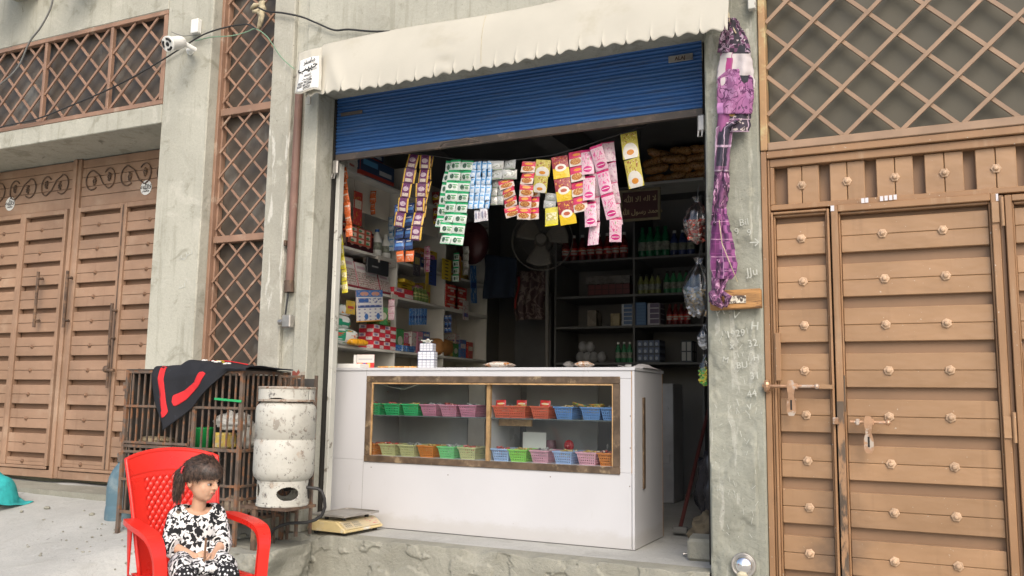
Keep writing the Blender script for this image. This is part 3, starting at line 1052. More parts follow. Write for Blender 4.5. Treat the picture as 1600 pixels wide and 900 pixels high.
# ---- left gate
GL = thing('metal_gate', 'pinkish brown double metal gate with scroll work under the left lintel', 'gate', (-6.7, .5, .5))
gbl = bolt_mesh(.020, M['studL'])
def scroll(cx, cz, r, a0, a1, n=16):
    return [Vector((cx + r * math.cos(a0 + (a1 - a0) * i / n), 0, cz + r * math.sin(a0 + (a1 - a0) * i / n))) for i in range(n + 1)]
def left_leaf(name, x0, x1, panels, sideout, sticker, mirror):
    L = bpy.data.objects.new(name, None)
    COL.objects.link(L)
    L.parent = GL
    def q(nm, x0_, x1_, y0, y1, z0, z1, mt=None, c=.003):
        m = MB(); m.box(x0_, x1_, y0, y1, z0, z1, c)
        return m.build(nm, mt or M['brownL'], L)
    z0, z1 = .535, 3.309
    q('backing', x0 + .01, x1 - .01, .535, .55, z0, z1, M['brownL2'], 0)
    q('stile', x0, x0 + .05, .485, .53, z0, z1)
    q('stile', x1 - .05, x1, .485, .53, z0, z1)
    q('bottom_rail', x0 + .051, x1 - .051, .49, .53, z0, .60)
    q('kick_rail', x0 + .08, x1 - .08, .478, .489, .607, .632)
    # head panel of narrow boards
    zz = 2.872
    for hgt in (.10, .085, .085, .085, .078):
        q('head_board', x0 + .051, x1 - .051, .505, .53, zz + .002, zz + hgt - .002)
        zz += hgt
    pm = cbox_mesh('plank', 1, .03, .0805, .003, M['brownL'])
    for (a, b, bolt, rail) in panels:
        q('panel_stile', a, a + .035, .475, .53, .634, 2.866)
        q('panel_stile', b - .035, b, .475, .53, .634, 2.866)
        q('panel_head', a + .036, b - .036, .475, .53, 2.825, 2.866)
        for k in range(12):
            zb = 2.618 - .209 * k + (.209 if True else 0)
            lo, hi = zb - .0, zb + .169
            if k == 0:
                continue
            zb = 2.618 - .209 * (k - 1)
            lo, hi = zb, zb + .168
            if lo < .6:
                lo, hi = .634, zb + .168
            if hi - lo < .05:
                continue
            mid = (lo + hi) / 2
            sh = (hi - lo) / .168
            yj = random.uniform(-.0015, .0015)
            for zc in (mid + .0418 * sh, mid - .0418 * sh):
                inst('plank', pm, L, ((a + b) / 2 - GL.location.x, .505 + yj - .5, zc - .5), (0, 0, 0), (b - a - .074, 1, sh))
            if bolt is not None:
                inst('rivet', gbl, L, (bolt - GL.location.x, .489 + yj - .5, mid - .5), (0, random.uniform(0, 1), 0))
    # scroll iron
    s = -1 if mirror else 1
    units = ((-6.533, 3.108), (-6.105, 3.108), (-5.68, 3.108)) if not mirror else ((-6.92, 3.108), (-7.35, 3.108), (-7.78, 3.108))
    for (ux, uz) in units:
        def pt(a, b):
            return Vector((ux + s * a, .497, uz + b))
        r1, dx = .088, .205
        pts = [pt(r1 * .9 * math.cos(t), r1 * math.sin(t)) for t in [math.radians(-50 - 220 * k / 16) for k in range(17)]]
        pts += [pt(.05 + (dx - .09) * k / 4, r1 * .95 - 1.95 * r1 * k / 4) for k in range(1, 4)]
        pts += [pt(dx + r1 * .78 * math.cos(t), r1 * math.sin(t)) for t in [math.radians(-95 + 235 * k / 16) for k in range(17)]]
        pts = [q_ for q_ in pts if x0 + .055 < q_.x < x1 - .055]
        m = MB(); m.tube(pts, .0055, 6); m.build('scroll_iron', M['darkmetal'], L)
        for cx, cz in ((.02, -.01), (dx - .005, .012)):
            cc = pt(cx, cz)
            if not (x0 + .09 < cc.x < x1 - .09):
                continue
            m = MB()
            for k in range(5):
                a = k * .7 - 1.4
                m.ball(cc + Vector((s * math.cos(a) * .020, 0, math.sin(a) * .030)), .011, 6, 4)
            m.tube([cc + Vector((0, -.002, -.02)), cc + Vector((-s * .01, -.002, 0)), cc + Vector((0, -.002, .015))], .005, 5)
            m.build('rosette', M['darkmetal'], L)
    if sticker:
        c = Vector((sticker[0], .5, sticker[1]))
        m = MB()
        prof = [(math.cos(2 * PI * k / 40) * (.062 + .003 * (k % 2)), math.sin(2 * PI * k / 40) * (.062 + .003 * (k % 2))) for k in range(40)]
        m.prism(prof, lambda a, b: Vector((c.x + a, .5, c.z + b)), (0, .003, 0))
        st = m.build('sticker', M['paper'], L)
        text('sticker_text', '\uFEEA\uFDF2\uFEFC', .055, front(c.x, .4985, c.z - .012), M['ink'], st, ext=.0003, bold=.001)
        text('sticker_text', '\uFE80\uFE8E\uFEB7\uFE8E\uFEE3', .034, front(c.x, .4985, c.z - .036), M['ink'], st, ext=.0003, bold=.001)
        text('sticker_text', '\u2022', .05, front(c.x, .4985, c.z + .034), M['ink'], st, ext=.0003)
    return L
LL = left_leaf('gate_leaf', -7.97, -6.729, [(-7.93, -7.375, -7.64, 0), (-7.40 + .026, -6.80, -7.125, 0)], None, (-7.613, 2.985), True)
RL = left_leaf('gate_leaf', -6.724, -5.27, [(-6.665, -6.10, -6.40, 0), (-6.098, -5.36, -5.80, 0)], None, (-5.88, 2.982), False)
m = MB(); m.box(-6.742, -6.712, .468, .484, .535, 3.308, .003); m.build('meeting_strip', M['brownL'], GL)
m = MB(); m.box(-6.107, -6.091, .470, .4745, .64, 2.85, .002); m.build('wicket_edge', M['darkmetal'], GL)
for (x, z0, z1) in ((-7.03, 1.82, 2.31), (-6.655, 1.81, 2.30), (-6.085, 1.65, 2.0)):
    m = MB(); m.tube([(x, .42, z0), (x, .42, z1)], .013, 8)
    for zz in (z0 + .06, z1 - .06):
        m.cyl((x, .42, zz), (x, .474, zz), .009, n=8)
        m.cyl((x, .42, zz), (x + .055, .425, zz + .002), .007, n=8)
    m.build('pull_handle', M['darkmetal'], GL)
m = MB(); m.ball((-6.115, .43, 1.455), .03, 12, 8, (1, .8, 1)); m.cyl((-6.10, .43, 1.445), (-6.03, .44, 1.445), .014, n=8); m.cyl((-6.10, .44, 1.30), (-6.10, .44, 1.65), .01, n=8)
m.build('door_latch', M['darkmetal'], GL)

# ================================================================== SHUTTER
S = thing('roller_shutter', 'blue corrugated roller shutter rolled most of the way up over the shop', 'shutter', (-2.4, .2, 2.93))
X0, X1 = -3.70, -1.105
def slat_mesh():
    m = MB()
    H = .0463
    prof = [(.0, .0), (-.004, .003), (-.011, .008), (-.013, .014), (-.011, .020), (-.004, .024), (-.003, .027), (-.007, .030), (-.012, .035), (-.012, .0385), (-.006, .0425), (.001, H - .0008)]
    n = 40
    V, F = [], []
    for k in range(n + 1):
        xx = X0 + (X1 - X0) * k / n + 2.4
        sag = 0.0012 * math.sin(k * .9)
        for (dy, dz) in prof:
            V.append((xx, dy + sag, dz))
    q = len(prof)
    for k in range(n):
        for i in range(q - 1):
            F.append((k * q + i, (k + 1) * q + i, (k + 1) * q + i + 1, k * q + i + 1))
    m.idx(V, F)
    return m.mesh('slat', M['blue'], False)
sm = slat_mesh()
for k in range(9):
    o = inst('slat', sm, S, (0, random.uniform(-.002, .002), .0182 + .0463 * k), (random.uniform(-.01, .01), 0, 0))
    solid(o, .0016)
m = MB(); m.box(X0, X1, .19, .196, 2.896, 2.948, .001); m.box(X0, X1, .165, .1895, 2.896, 2.901, .001); m.build('bottom_rail', M['railbar'], S)
m = MB(); m.tube([(-2.85, .17, 2.905), (-2.80, .15, 2.925), (-2.62, .15, 2.93), (-2.55, .17, 2.91)], .007, 8); m.build('lift_handle', M['railbar'], S)
m = MB(); m.box(-3.66, -3.48, .178, .184, 3.22, 3.245, .001); m.build('name_plate', M['railbar'], S)
m = MB(); m.box(-1.30, -1.155, .176, .183, 3.245, 3.285, .001)
o = m.build('name_plate', M['steel'], S)
text('plate_text', 'ALAJ', .030, front(-1.23, .1745, 3.254), M['darkmetal'], o, .0004, .001)
m = MB(); m.box(-3.718, -3.702, .18, .25, .378, 3.35); m.build('guide_channel', M['blackgap'], S)
m = MB(); m.box(-1.104, -1.054, .215, .26, .378, 3.35); m.box(-1.075, -1.053, .17, .2148, .378, 3.35); m.build('guide_channel', M['blackgap'], S)
m = MB(); m.box(-3.70, -3.668, .205, .26, .376, 2.89, .004); m.build('guide_board', M['white_paint'], S)
for x in (-3.70, -1.13):
    m = MB(); m.box(x, x + .045, .155, .19, 2.80, 2.90, .008); m.tube([(x + .01, .15, 2.80), (x + .008, .145, 2.765), (x + .03, .145, 2.765), (x + .032, .15, 2.80)], .006, 6)
    m.build('lock_block', M['steel'], S)

# ================================================================== AWNING
A = thing('canvas_awning', 'cream canvas awning with a scalloped edge along the top of the shop', 'awning', (-2.4, -.1, 3.6))
pl_ = at(492, 72, -.04)
ZT = pl_.z
XA, XB = at(478, 140, -.2).x, at(1137, 48, -.2).x
def cusp(x):
    s = .138
    q = ((x - XA - .02) / s) + .07 * mnoise.noise(Vector((x * 2.1, 3, 0)))
    d = abs(q - round(q)) * s
    return d
TGT = [((at(px, py, -.2).x - XA) / (XB - XA), at(px, py, -.2).z) for px, py in ((440, 158), (513, 146), (600, 134), (700, 116), (800, 100), (894, 79), (960, 71), (1030, 61), (1110, 50), (1170, 44))]
def awn(u, v):
    x = XA + (XB - XA) * u
    zb = 3.335 - .03 * u + (.02 * math.sin(u * 5))
    # bottom edge measured from the photograph
    tgt = [(u_, z_) for u_, z_ in TGT]
    for (a, za), (b, zb2) in zip(tgt[:-1], tgt[1:]):
        if a <= u <= b:
            zb = za + (zb2 - za) * (u - a) / (b - a)
    dd = cusp(x)
    jit = mnoise.noise(Vector((round((x - XA - .02) / .138) * 3.7, 0, 1)))
    cz = ((.044 + .022 * jit) * math.exp(-dd / .007) - .012 * math.cos(dd / .069 * PI)) * max(0, (v - .66) / .34) ** 2.2 + .006 * mnoise.noise(Vector((x * 3, 0, 7))) * v
    z = ZT + (zb - ZT) * v + (.012 * math.sin(u * 9) * (1 - v)) + cz
    fold = .010 * mnoise.noise(Vector((x * 2.4, v * 1.2, 0))) + .012 * math.exp(-((x + 2.62) / .06) ** 2) * math.sin(v * 22) * .6
    fold += .012 * math.exp(-((x + 3.62 - v * .25) / .05) ** 2)
    y = -.03 - .17 * v ** .8 - fold * (.3 + v) - .015 * math.sin(PI * v)
    return Vector((x, y, z))
m = MB(); m.grid(awn, 900, 30)
o = m.build('canopy', M['canvas'], A, smooth=True); solid(o, .004)
m = MB(); m.grid(lambda u, v: awn(u, 0) + Vector((0, .03 * v, .002 * v)), 60, 1)
o = m.build('top_fold', M['canvas'], A, smooth=True); solid(o, .004)
m = MB(); m.tube([awn(u / 20, 0) + Vector((0, -.012 + 0.016, -.006)) for u in range(21)], .009, 8); m.build('pole', M['steel'], A)
m = MB()       # stitched seam
m.tube([awn(.452 + .018 * k / 12, .02 + .9 * k / 12) + Vector((0, -.004, 0)) for k in range(13)], .0013, 5); m.build('seam', M['rope'], A)
# corner flap with the printed notice
fl = [at(467, 84, -.19), at(503, 74, -.16), at(502, 142, -.22), at(460, 146, -.24)]
def flap(u, v):
    a = fl[0].lerp(fl[1], u)
    b = fl[3].lerp(fl[2], u)
    p = a.lerp(b, v)
    p.y -= .012 * math.sin(PI * u) + .008 * mnoise.noise(Vector((u * 4, v * 4, 8)))
    p.z -= .012 * math.sin(u * PI * 2) * v
    return p
m = MB(); m.grid(flap, 20, 24); o = m.build('corner_flap', M['canvas'], A, smooth=True); solid(o, .004)
m = MB(); m.grid(lambda u, v: flap(.10 + .82 * u, .20 + .76 * v) + Vector((0, -.004, 0)), 10, 12)
o = m.build('notice', M['paper'], A, smooth=True); solid(o, .001)
def on_flap(u, v, rot=0, sx=1):
    p = flap(u, v)
    e = (flap(min(1, u + .05), v) - flap(u - .05, v))
    return front(p.x, p.y - .0085, p.z, math.atan2(e.z, e.x) * .8 + rot, sx)
NB = bpy.data.objects['notice']
text('notice_text', '\uFEAE\uFB69\uFEB3\uFE8E\uFEE3', .043, on_flap(.60, .34), M['ink'], NB, .0006, .001)
text('notice_text', '\uFE90\uFBFF\uFE92\uFEA3', .068, on_flap(.54, .50), M['ink'], NB, .0006, .0018)
text('notice_text', '\u06D4\uFEEA\uFE8E\uFEB7\uFEAD\uFE8D\uFEEB\uFE8E', .019, on_flap(.52, .63), M['ink'], NB, .0005, .0006)
text('notice_text', '\uFEE9\uFBFF\uFEE7\uFE8E\uFEA3\uFEAA\uFE92\uFEEB\uFEAD\uFE8E\uFEE1\uFE8D', .017, on_flap(.50, .71), M['ink'], NB, .0005, .0006)
text('notice_text', '0333 9312380', .020, on_flap(.46, .79), M['ink'], NB, .0005, .0007)
text('notice_text', '0347 6013096', .020, on_flap(.44, .865), M['ink'], NB, .0005, .0007)
text('notice_text', '577337', .020, on_flap(.52, .935), M['ink'], NB, .0005, .0007)
m = MB(); p = at(481, 155, -.05); m.box(p.x - .016, p.x + .016, -.045, -.03, p.z - .035, p.z + .05, .002); m.build('fixing_bracket', M['canvas'], A)
m = MB(); p = at(1133, 20, -.02); m.box(p.x + .13, p.x + .17, -.06, -.02, p.z - .02, p.z + .12, .004); m.build('fixing_bracket', M['white_paint'], A)

# ================================================================== DISPLAY COUNTER
C = thing('display_counter', 'white laminate shop counter with a wood framed glass display window in its front', 'counter', (-2.7, .47, .375))
W_ = M['white_board']
CX0, CX1, CY0, CY1, CZ0, CZ1 = -3.98, -1.605, .47, 1.09, .376, 1.462
def cp(name, a, mt=W_, c=.0015, bulge=None):
    m = MB(); m.box(*a, c)
    return m.build(name, mt, C)
OX0, OX1, OZ0, OZ1 = -3.545, -1.708, .825, 1.393
ZLO = at(700, 716, .53).z
cp('front_panel', (CX0, CX1 - .020, CY0, CY0 + .018, CZ0, OZ0 - .001))
cp('front_panel', (CX0, OX0 - .001, CY0, CY0 + .018, OZ0, CZ1 - .02))
cp('front_panel', (OX0, CX1 - .020, CY0, CY0 + .018, OZ1 + .001, CZ1 - .02))
cp('front_panel', (OX1 + .001, CX1 - .020, CY0 + .001, CY0 + .018, OZ0, OZ1))
cp('edge_strip', (CX1 - .0195, CX1 - .0165, CY0 - .001, CY0 + .018, OZ0, CZ1 - .02), M['edge'], 0)
cp('side_panel', (CX1 - .016, CX1, CY0 - .001, CY1, CZ0, CZ1 - .02))
cp('edge_strip', (CX1 - .018, CX1 + .001, CY1 + .0005, CY1 + .005, CZ0, CZ1 - .02), M['edge'], 0)
cp('top_board', (CX0, CX1 + .006, CY0 - .008, CY1 + .02, CZ1 - .0195, CZ1))
cp('side_grip', (CX1 + .0005, CX1 + .010, CY0 + .16, CY0 + .20, .72, 1.28), M['trim'])
cp('bottom_shelf', (OX0 - .06, CX1 - .018, CY0 + .019, CY1 - .02, ZLO - .030, ZLO))
ZM = at(770, 652.5, .49).z
m = MB(); m.box(OX0 - .06, CX1 - .018, CY0 + .025, CY1 - .12, ZM - .008, ZM, .001)
shelf_glass = mat('smoky_shelf_glass', (.10, .12, .12), .15, .05, bump=0)
m.build('middle_shelf', shelf_glass, C)
cp('inner_side', (OX0 - .08, OX0 - .062, CY0 + .019, CY1, .826, CZ1 - .021))
back_w = mat('dull_white_board', (.40, .41, .42), .6, .1, 3)
cp('back_panel', (OX0 - .06, -3.02, CY1 - .118, CY1 - .10, .826, CZ1 - .021), back_w)
cp('back_panel', (-2.55, -2.02, CY1 - .118, CY1 - .10, .826, CZ1 - .021), back_w)
cp('divider', (-2.62, -2.592, CY0 + .012, CY0 + .04, OZ0, OZ1), M['pinewood'])
cp('divider_board', (-2.616, -2.596, CY0 + .041, CY1 - .12, .826, CZ1 - .021))
cp('batten', (-2.59, -2.35, CY0 + .14, CY0 + .16, ZM - .055, ZM - .010), M['pinewood'])
fw, fo = .044, .012
for (a, b, zz0, zz1) in ((OX0 - fo, OX1 + fo, OZ1 - fw + .012, OZ1 + fo), (OX0 - fo, OX1 + fo, OZ0 - fo, OZ0 + fw - .012)):
    cp('frame_rail', (a, b, CY0 - .010, CY0 + .012, zz0, zz1), M['trim'], .003)
for (a, b) in ((OX0 - fo, OX0 + fw - .012), (OX1 - fw + .012, OX1 + fo)):
    cp('frame_stile', (a, b, CY0 - .0085, CY0 + .0118, OZ0 + fw - .0115, OZ1 - fw + .0115), M['trim'], .003)
cp('inner_bead', (OX0 + .033, OX1 - .033, CY0 - .004, CY0 + .010, OZ1 - .043, OZ1 - .0325), M['pinewood'], 0)
cp('inner_bead', (OX0 + .0325, OX0 + .040, CY0 - .003, CY0 + .010, OZ0 + .034, OZ1 - .044), M['pinewood'], 0)
cp('inner_bead', (OX1 - .040, OX1 - .0325, CY0 - .003, CY0 + .010, OZ0 + .034, OZ1 - .044), M['pinewood'], 0)
for a, b in ((OX0 + .033, -2.607), (-2.605, OX1 - .033)):
    m = MB(); m.box(a, b, CY0 + .0115, CY0 + .0145, OZ0 + .033, OZ1 - .033)
    m.build('glass_pane', M['glass'], C)
m = MB(); m.tube([at(572, 606, .60), at(590, 598, .6), at(612, 605, .6), at(632, 608, .6), at(655, 600, .6)], .004, 6); m.build('lamp_wire', M['paper'], C)
m = MB(); m.tube([at(893, 598, .6), at(915, 603, .6), at(940, 600, .6)], .003, 6); m.build('lamp_wire', M['rope'], C)
joint = mat('dark_panel_joint', (.12, .11, .10), .8, bump=0)
for nm_, bx in (('a', (OX0 - .02, OX0 - .0185, CY0 - .0006, CY0 + .001, CZ0, OZ0 - .014)), ('b', (OX0 - .02, OX0 - .0185, CY0 - .0006, CY0 + .001, OZ1 + .014, CZ1 - .021)),
                ('c', (OX1 + .014, CX1 - .020, CY0 + .0002, CY0 + .002, OZ1 + .006, OZ1 + .0075)), ('d', (OX1 + .014, CX1 - .020, CY0 + .0002, CY0 + .002, OZ0 - .010, OZ0 - .0085))):
    cp('panel_joint', bx, joint, 0)
nail = MB()
for px, py in ((580, 730), (700, 742), (860, 745), (985, 650), (985, 700), (984, 760), (606, 612)):
    p = at(px, py, CY0)
    nail.box(p.x - .003, p.x + .003, CY0 - .0015, CY0 + .001, p.z - .003, p.z + .003)
tag(nail.build('nail_heads', M['darkmetal'], C), kind='stuff')

# ---- baskets
def basket_meshes(col, nm):
    mt = mat(nm, tuple(v * .82 for v in col), .4, .10, 14, bump=0, spec=.5)
    w, d, h, tp = .124, .21, .074, .80
    m = MB()
    for (ax, L, D) in (('x', w, d), ('y', d, w)):
        for sg in (-1, 1):
            def fn(u, v, ax=ax, L=L, D=D, sg=sg):
                k = tp + (1 - tp) * v
                a = (u - .5) * L * k
                b = sg * D / 2 * k
                return Vector((a, b, h * v)) if ax == 'x' else Vector((b, a, h * v))
            nu = 17 if ax == 'x' else 29
            m.grid(fn, nu, 9, skip=lambda u, v, nu=nu: (int(u * nu) % 2 == 1 and int(v * 9) % 2 == 1))
    m.face([(-w / 2 * tp, -d / 2 * tp, .001), (w / 2 * tp, -d / 2 * tp, .001), (w / 2 * tp, d / 2 * tp, .001), (-w / 2 * tp, d / 2 * tp, .001)])
    body = m.mesh('basket_body', mt)
    r = MB()
    o = .007
    r.box(-w / 2 - o, w / 2 + o, -d / 2 - o, -d / 2 + .002, h - .004, h + .005, .0015)
    r.box(-w / 2 - o, w / 2 + o, d / 2 - .002, d / 2 + o, h - .004, h + .005, .0015)
    r.box(-w / 2 - o, -w / 2 + .002, -d / 2 + .0025, d / 2 - .0025, h - .004, h + .005, .0015)
    r.box(w / 2 - .002, w / 2 + o, -d / 2 + .0025, d / 2 - .0025, h - .004, h + .005, .0015)
    return body, r.mesh('rim', mt)
BC = {'green': (.06, .55, .20), 'pink': (.68, .28, .40), 'coral': (.78, .17, .10), 'blue': (.16, .33, .68), 'orange': (.80, .28, .06), 'cream': (.70, .70, .36), 'lime': (.34, .78, .14), 'pale_pink': (.82, .44, .54), 'pale_green': (.26, .80, .32), 'pale_blue': (.42, .58, .88), 'light_pink': (.90, .50, .60)}
BM = {k: basket_meshes(v, k + '_basket_plastic') for k, v in BC.items()}
rows = [('upper', 'left', [(75, 175, 'green'), (178, 280, 'green'), (283, 383, 'green'), (390, 490, 'pink'), (497, 597, 'pink'), (605, 705, 'pink')], ZM),
        ('upper', 'right', [(755, 865, 'coral'), (880, 990, 'coral'), (1010, 1120, 'coral'), (1140, 1255, 'blue'), (1290, 1400, 'blue'), (1418, 1500, 'blue')], ZM),
        ('lower', 'left', [(45, 160, 'orange'), (158, 270, 'cream'), (272, 375, 'cream'), (373, 488, 'orange'), (488, 600, 'pale_green'), (600, 712, 'cream')], ZLO),
        ('lower', 'right', [(755, 872, 'pale_blue'), (878, 998, 'lime'), (1000, 1130, 'pale_pink'), (1132, 1258, 'pale_blue'), (1262, 1388, 'light_pink'), (1392, 1500, 'orange')], ZLO)]
ORD = ['first', 'second', 'third', 'fourth', 'fifth', 'last']
protoB = {}
BK = {}
for shelf_, half, items, z in rows:
    for i, (a, b, colr) in enumerate(items):
        cxp = 560 + (a + b) / 2 / 3.636
        p = at(cxp, 640, .60)
        lab = '%s basket, %s from left on the %s shelf, %s half of the display' % (colr.replace('_', ' '), ORD[i], shelf_, half)
        if colr not in protoB:
            t = thing('plastic_basket', lab, 'basket', (p.x, .605, z), 0, 'plastic baskets in the counter display')
            o = inst('basket_body', BM[colr][0], t); solid(o, .0016)
            inst('rim', BM[colr][1], t)
            protoB[colr] = t
        else:
            t = copy_tree(protoB[colr])
            t.location = (p.x, .605, z)
            t['label'] = lab
        t.rotation_euler = (0, 0, random.uniform(-.05, .05))
        if abs(p.x + 2.606) < .075:
            t.location.x = -2.606 + (.085 if p.x > -2.606 else -.085)
        t.location.x = min(t.location.x, CX1 - .093)
        BK[(shelf_, half, i)] = t
# sweets heaped in the baskets
sw = {}
def sweets(t, col, key):
    if key not in sw:
        m = MB()
        rnd = random.Random(hash(key) % 999)
        for k in range(26):
            R = Matrix.Rotation(rnd.uniform(0, 3), 4, 'Z') @ Matrix.Rotation(rnd.uniform(-.5, .5), 4, 'X')
            m.mbox(Matrix.Translation((rnd.uniform(-.04, .04), rnd.uniform(-.08, .08), .042 + rnd.uniform(0, .044))) @ R, .028, .018, .012, .004)
        sw[key] = m.mesh('sweets', mat(key + '_sweet_wrappers', col, .35, .5, 60, (.7, .68, .6), .55, .6, 70, bump=0))
    o = bpy.data.objects.new('wrapped_sweets', sw[key])
    COL.objects.link(o)
    o.location = t.location
    o.rotation_euler = t.rotation_euler
    tag(o, 'small sweets in the ' + t['label'].replace(' of the display', ''), 'sweets', 'sweets in the display baskets', 'stuff')
for k, t in BK.items():
    c = random.choice([('gold', (.5, .35, .1)), ('redm', (.45, .08, .07)), ('grey', (.35, .35, .36))])
    sweets(t, c[1], c[0])

redpk = prt('red_biscuit_packet', (.62, .02, .02), [('e', .5, .55, .3, .16, (.75, .35, .04)), ('r', .15, .5, .85, .62, (.8, .72, .55)), ('r', 0, 0, 1, .12, (.7, .3, .03))], .3)
def packet_mesh(w, h, t, mt, nu=8, nv=8):
    """pillow packet standing in x-z, front towards -y, origin at its middle"""
    m = MB()
    for sg in (-1, 1):
        def fn(u, v, sg=sg):
            bul = (math.sin(PI * u) * math.sin(PI * max(0, min(1, (v - .06) / .88)))) ** .55 if 0 < u < 1 and .06 < v < .94 else 0
            return Vector(((u - .5) * w * (-sg if sg > 0 else 1), sg * t / 2 * bul, (v - .5) * h))
        m.grid(fn, nu, nv)
    return m.mesh('packet', mt, True)
rp = packet_mesh(.07, .055, .012, redpk)
for i, (px, py) in enumerate(((783, 631), (815, 633), (852, 631))):
    p = at(px, py, .56)
    o = bpy.data.objects.new('biscuit_packet', rp); COL.objects.link(o)
    o.location = (p.x, .56, ZM + .088 + .001 * i); o.rotation_euler = (-.15, .05 * (i - 1), .1)
    tag(o, 'small red packet standing in the %s coral basket from the left' % ORD[i], 'packet', 'red packets in the coral baskets')
orp = packet_mesh(.10, .03, .016, prt('orange_green_wrapper', (.62, .25, .04), [('n', 5, .52, (.1, .3, .08)), ('n', 9, .6, (.6, .5, .35))], .3))
for i, (px, lab) in enumerate(((906, 'orange foil wrapper lying across the first blue basket of the upper shelf'), (932, 'orange and green wrapper on the second blue basket of the upper shelf'))):
    p = at(px, 632, .56)
    o = bpy.data.objects.new('foil_wrapper', orp); COL.objects.link(o)
    o.location = (p.x, .56, ZM + .09); o.rotation_euler = (.9, .25 - .3 * i, .2)
    tag(o, lab, 'wrapper')
p = at(835, 691, .73)
m = MB(); m.box(p.x - .085, p.x + .085, .728, .732, .90, 1.04, .001)
o = m.build('white_card', M['paper'], loc=(p.x, .73, .88)); tag(o, 'blank white card standing behind the lower right baskets in the display', 'card')
m = MB(); p = at(889, 692, .75)
m.ball((p.x, .75, .96), .035, 12, 8, (1, .6, 1.1)); m.box(p.x - .018, p.x + .018, .735, .765, .86, .94, .006); m.ball((p.x, .728, .955), .014, 8, 6)
o = m.build('red_toy', mat('red_plastic_toy', (.5, .02, .03), .3, bump=0), loc=(p.x, .75, .86)); tag(o, 'small glossy red plastic toy behind the light pink basket in the display', 'toy')
m = MB(); p = at(861, 690, .76); m.lathe([(.03, 0), (.034, .1), (.03, .13), (.0, .135)], c=(p.x, .76, .86), n=14)
o = m.build('dark_tin', mat('dull_maroon_tin', (.16, .07, .09), .4, .3, 20), loc=(p.x, .76, .86)); tag(o, 'dull maroon tin standing right of the white card in the display', 'tin')
m = MB(); p = at(949, 690, .58); m.cyl((p.x, .60, .85), (p.x - .012, .61, .985), .005, n=8)
o = m.build('pen', M['cablegrey'], loc=(p.x, .60, .85)); tag(o, 'grey pen standing in the orange basket at the right end of the display', 'pen')

# ---- things on the counter top
ZC = CZ1 + .001
def boxthing(name, label, cat, x, y, z, sx, sy, sz, mt, rz=0, c=.003, group=None, uvface=True):
    m = MB(); m.mbox(Matrix.Translation((0, 0, sz / 2)), sx, sy, sz, c)
    me = m.mesh(name, mt)
    o = bpy.data.objects.new(name, me); COL.objects.link(o)
    o.location = (x, y, z); o.rotation_euler = (0, 0, rz)
    return tag(o, label, cat, group)
p = at(551, 568, .60)
boxthing('flat_box', 'flat white carton lying on the left end of the counter top', 'box', p.x, .60, ZC, .21, .12, .032, M['paper'])
disp = prt('display_card_print', (.72, .70, .66), [('r', 0, 0, 1, .42, (.62, .05, .05)), ('r', .1, .08, .3, .38, (.75, .55, .05)), ('r', .38, .06, .52, .4, (.08, .12, .4)), ('r', .62, .08, .78, .4, (.75, .6, .1)), ('r', .1, .62, .9, .72, (.5, .5, .52))], .4)
p = at(571, 568, .66)
dc = thing('display_box', 'folded white and red sales card standing on the left of the counter top', 'box', (p.x, .66, ZC), .1)
m = MB(); m.mbox(Matrix.Translation((0, 0, .052)), .145, .004, .104, .0008); o = m.build('front_card', disp, dc, world=False)
m = MB(); m.mbox(Matrix.Translation((-.075, .035, .052)) @ Matrix.Rotation(1.0, 4, 'Z'), .085, .004, .10, .0008); m.build('side_card', M['paper'], dc, world=False)
p = at(668, 568, .62)
cig = prt('white_pack_grid', (.70, .71, .74), [('g', 4, 3, .14, (.22, .24, .34)), ('n', 12, .6, (.5, .5, .56))], .3)
ct = thing('pack_stack', 'stack of small white and blue packs piled on the counter top', 'packs', (p.x, .62, ZC), .15)
for k in range(3):
    m = MB(); m.mbox(Matrix.Translation((random.uniform(-.003, .003), 0, .029 + .0585 * k)), .125 if k < 2 else .10, .06, .057, .002); m.build('pack', cig, ct, world=False)
m = MB()
for k in range(8):
    m.mbox(Matrix.Translation((random.uniform(-.03, .03), random.uniform(-.01, .01), .182 + random.uniform(0, .018))) @ Matrix.Rotation(random.uniform(-.8, .8), 4, 'Y'), .05, .03, .008, .002)
m.build('foil_piece', M['chrome'], ct, world=False)
m = MB()
for k in range(4):
    a = at(592 + 12 * k, 567.5, .56); b = at(622 + 10 * k, 567.5, .60)
    m.cyl((a.x, .55 + .02 * k, ZC + .007), (b.x, .57 + .02 * k, ZC + .009), .006, n=8)
o = m.build('incense_packets', mat('orange_yellow_wrap', (.6, .28, .06), .4, .4, 30, (.6, .55, .3), .5, .6, 40, bump=0), loc=(-3.2, .56, ZC)); tag(o, 'slim orange and yellow packets lying along the counter top', 'packets', kind=None)
snack = prt('glossy_snack_print', (.55, .42, .33), [('n', 4, .52, (.66, .62, .55)), ('n', 7, .58, (.45, .18, .05)), ('n', 11, .62, (.1, .08, .06))], .2)
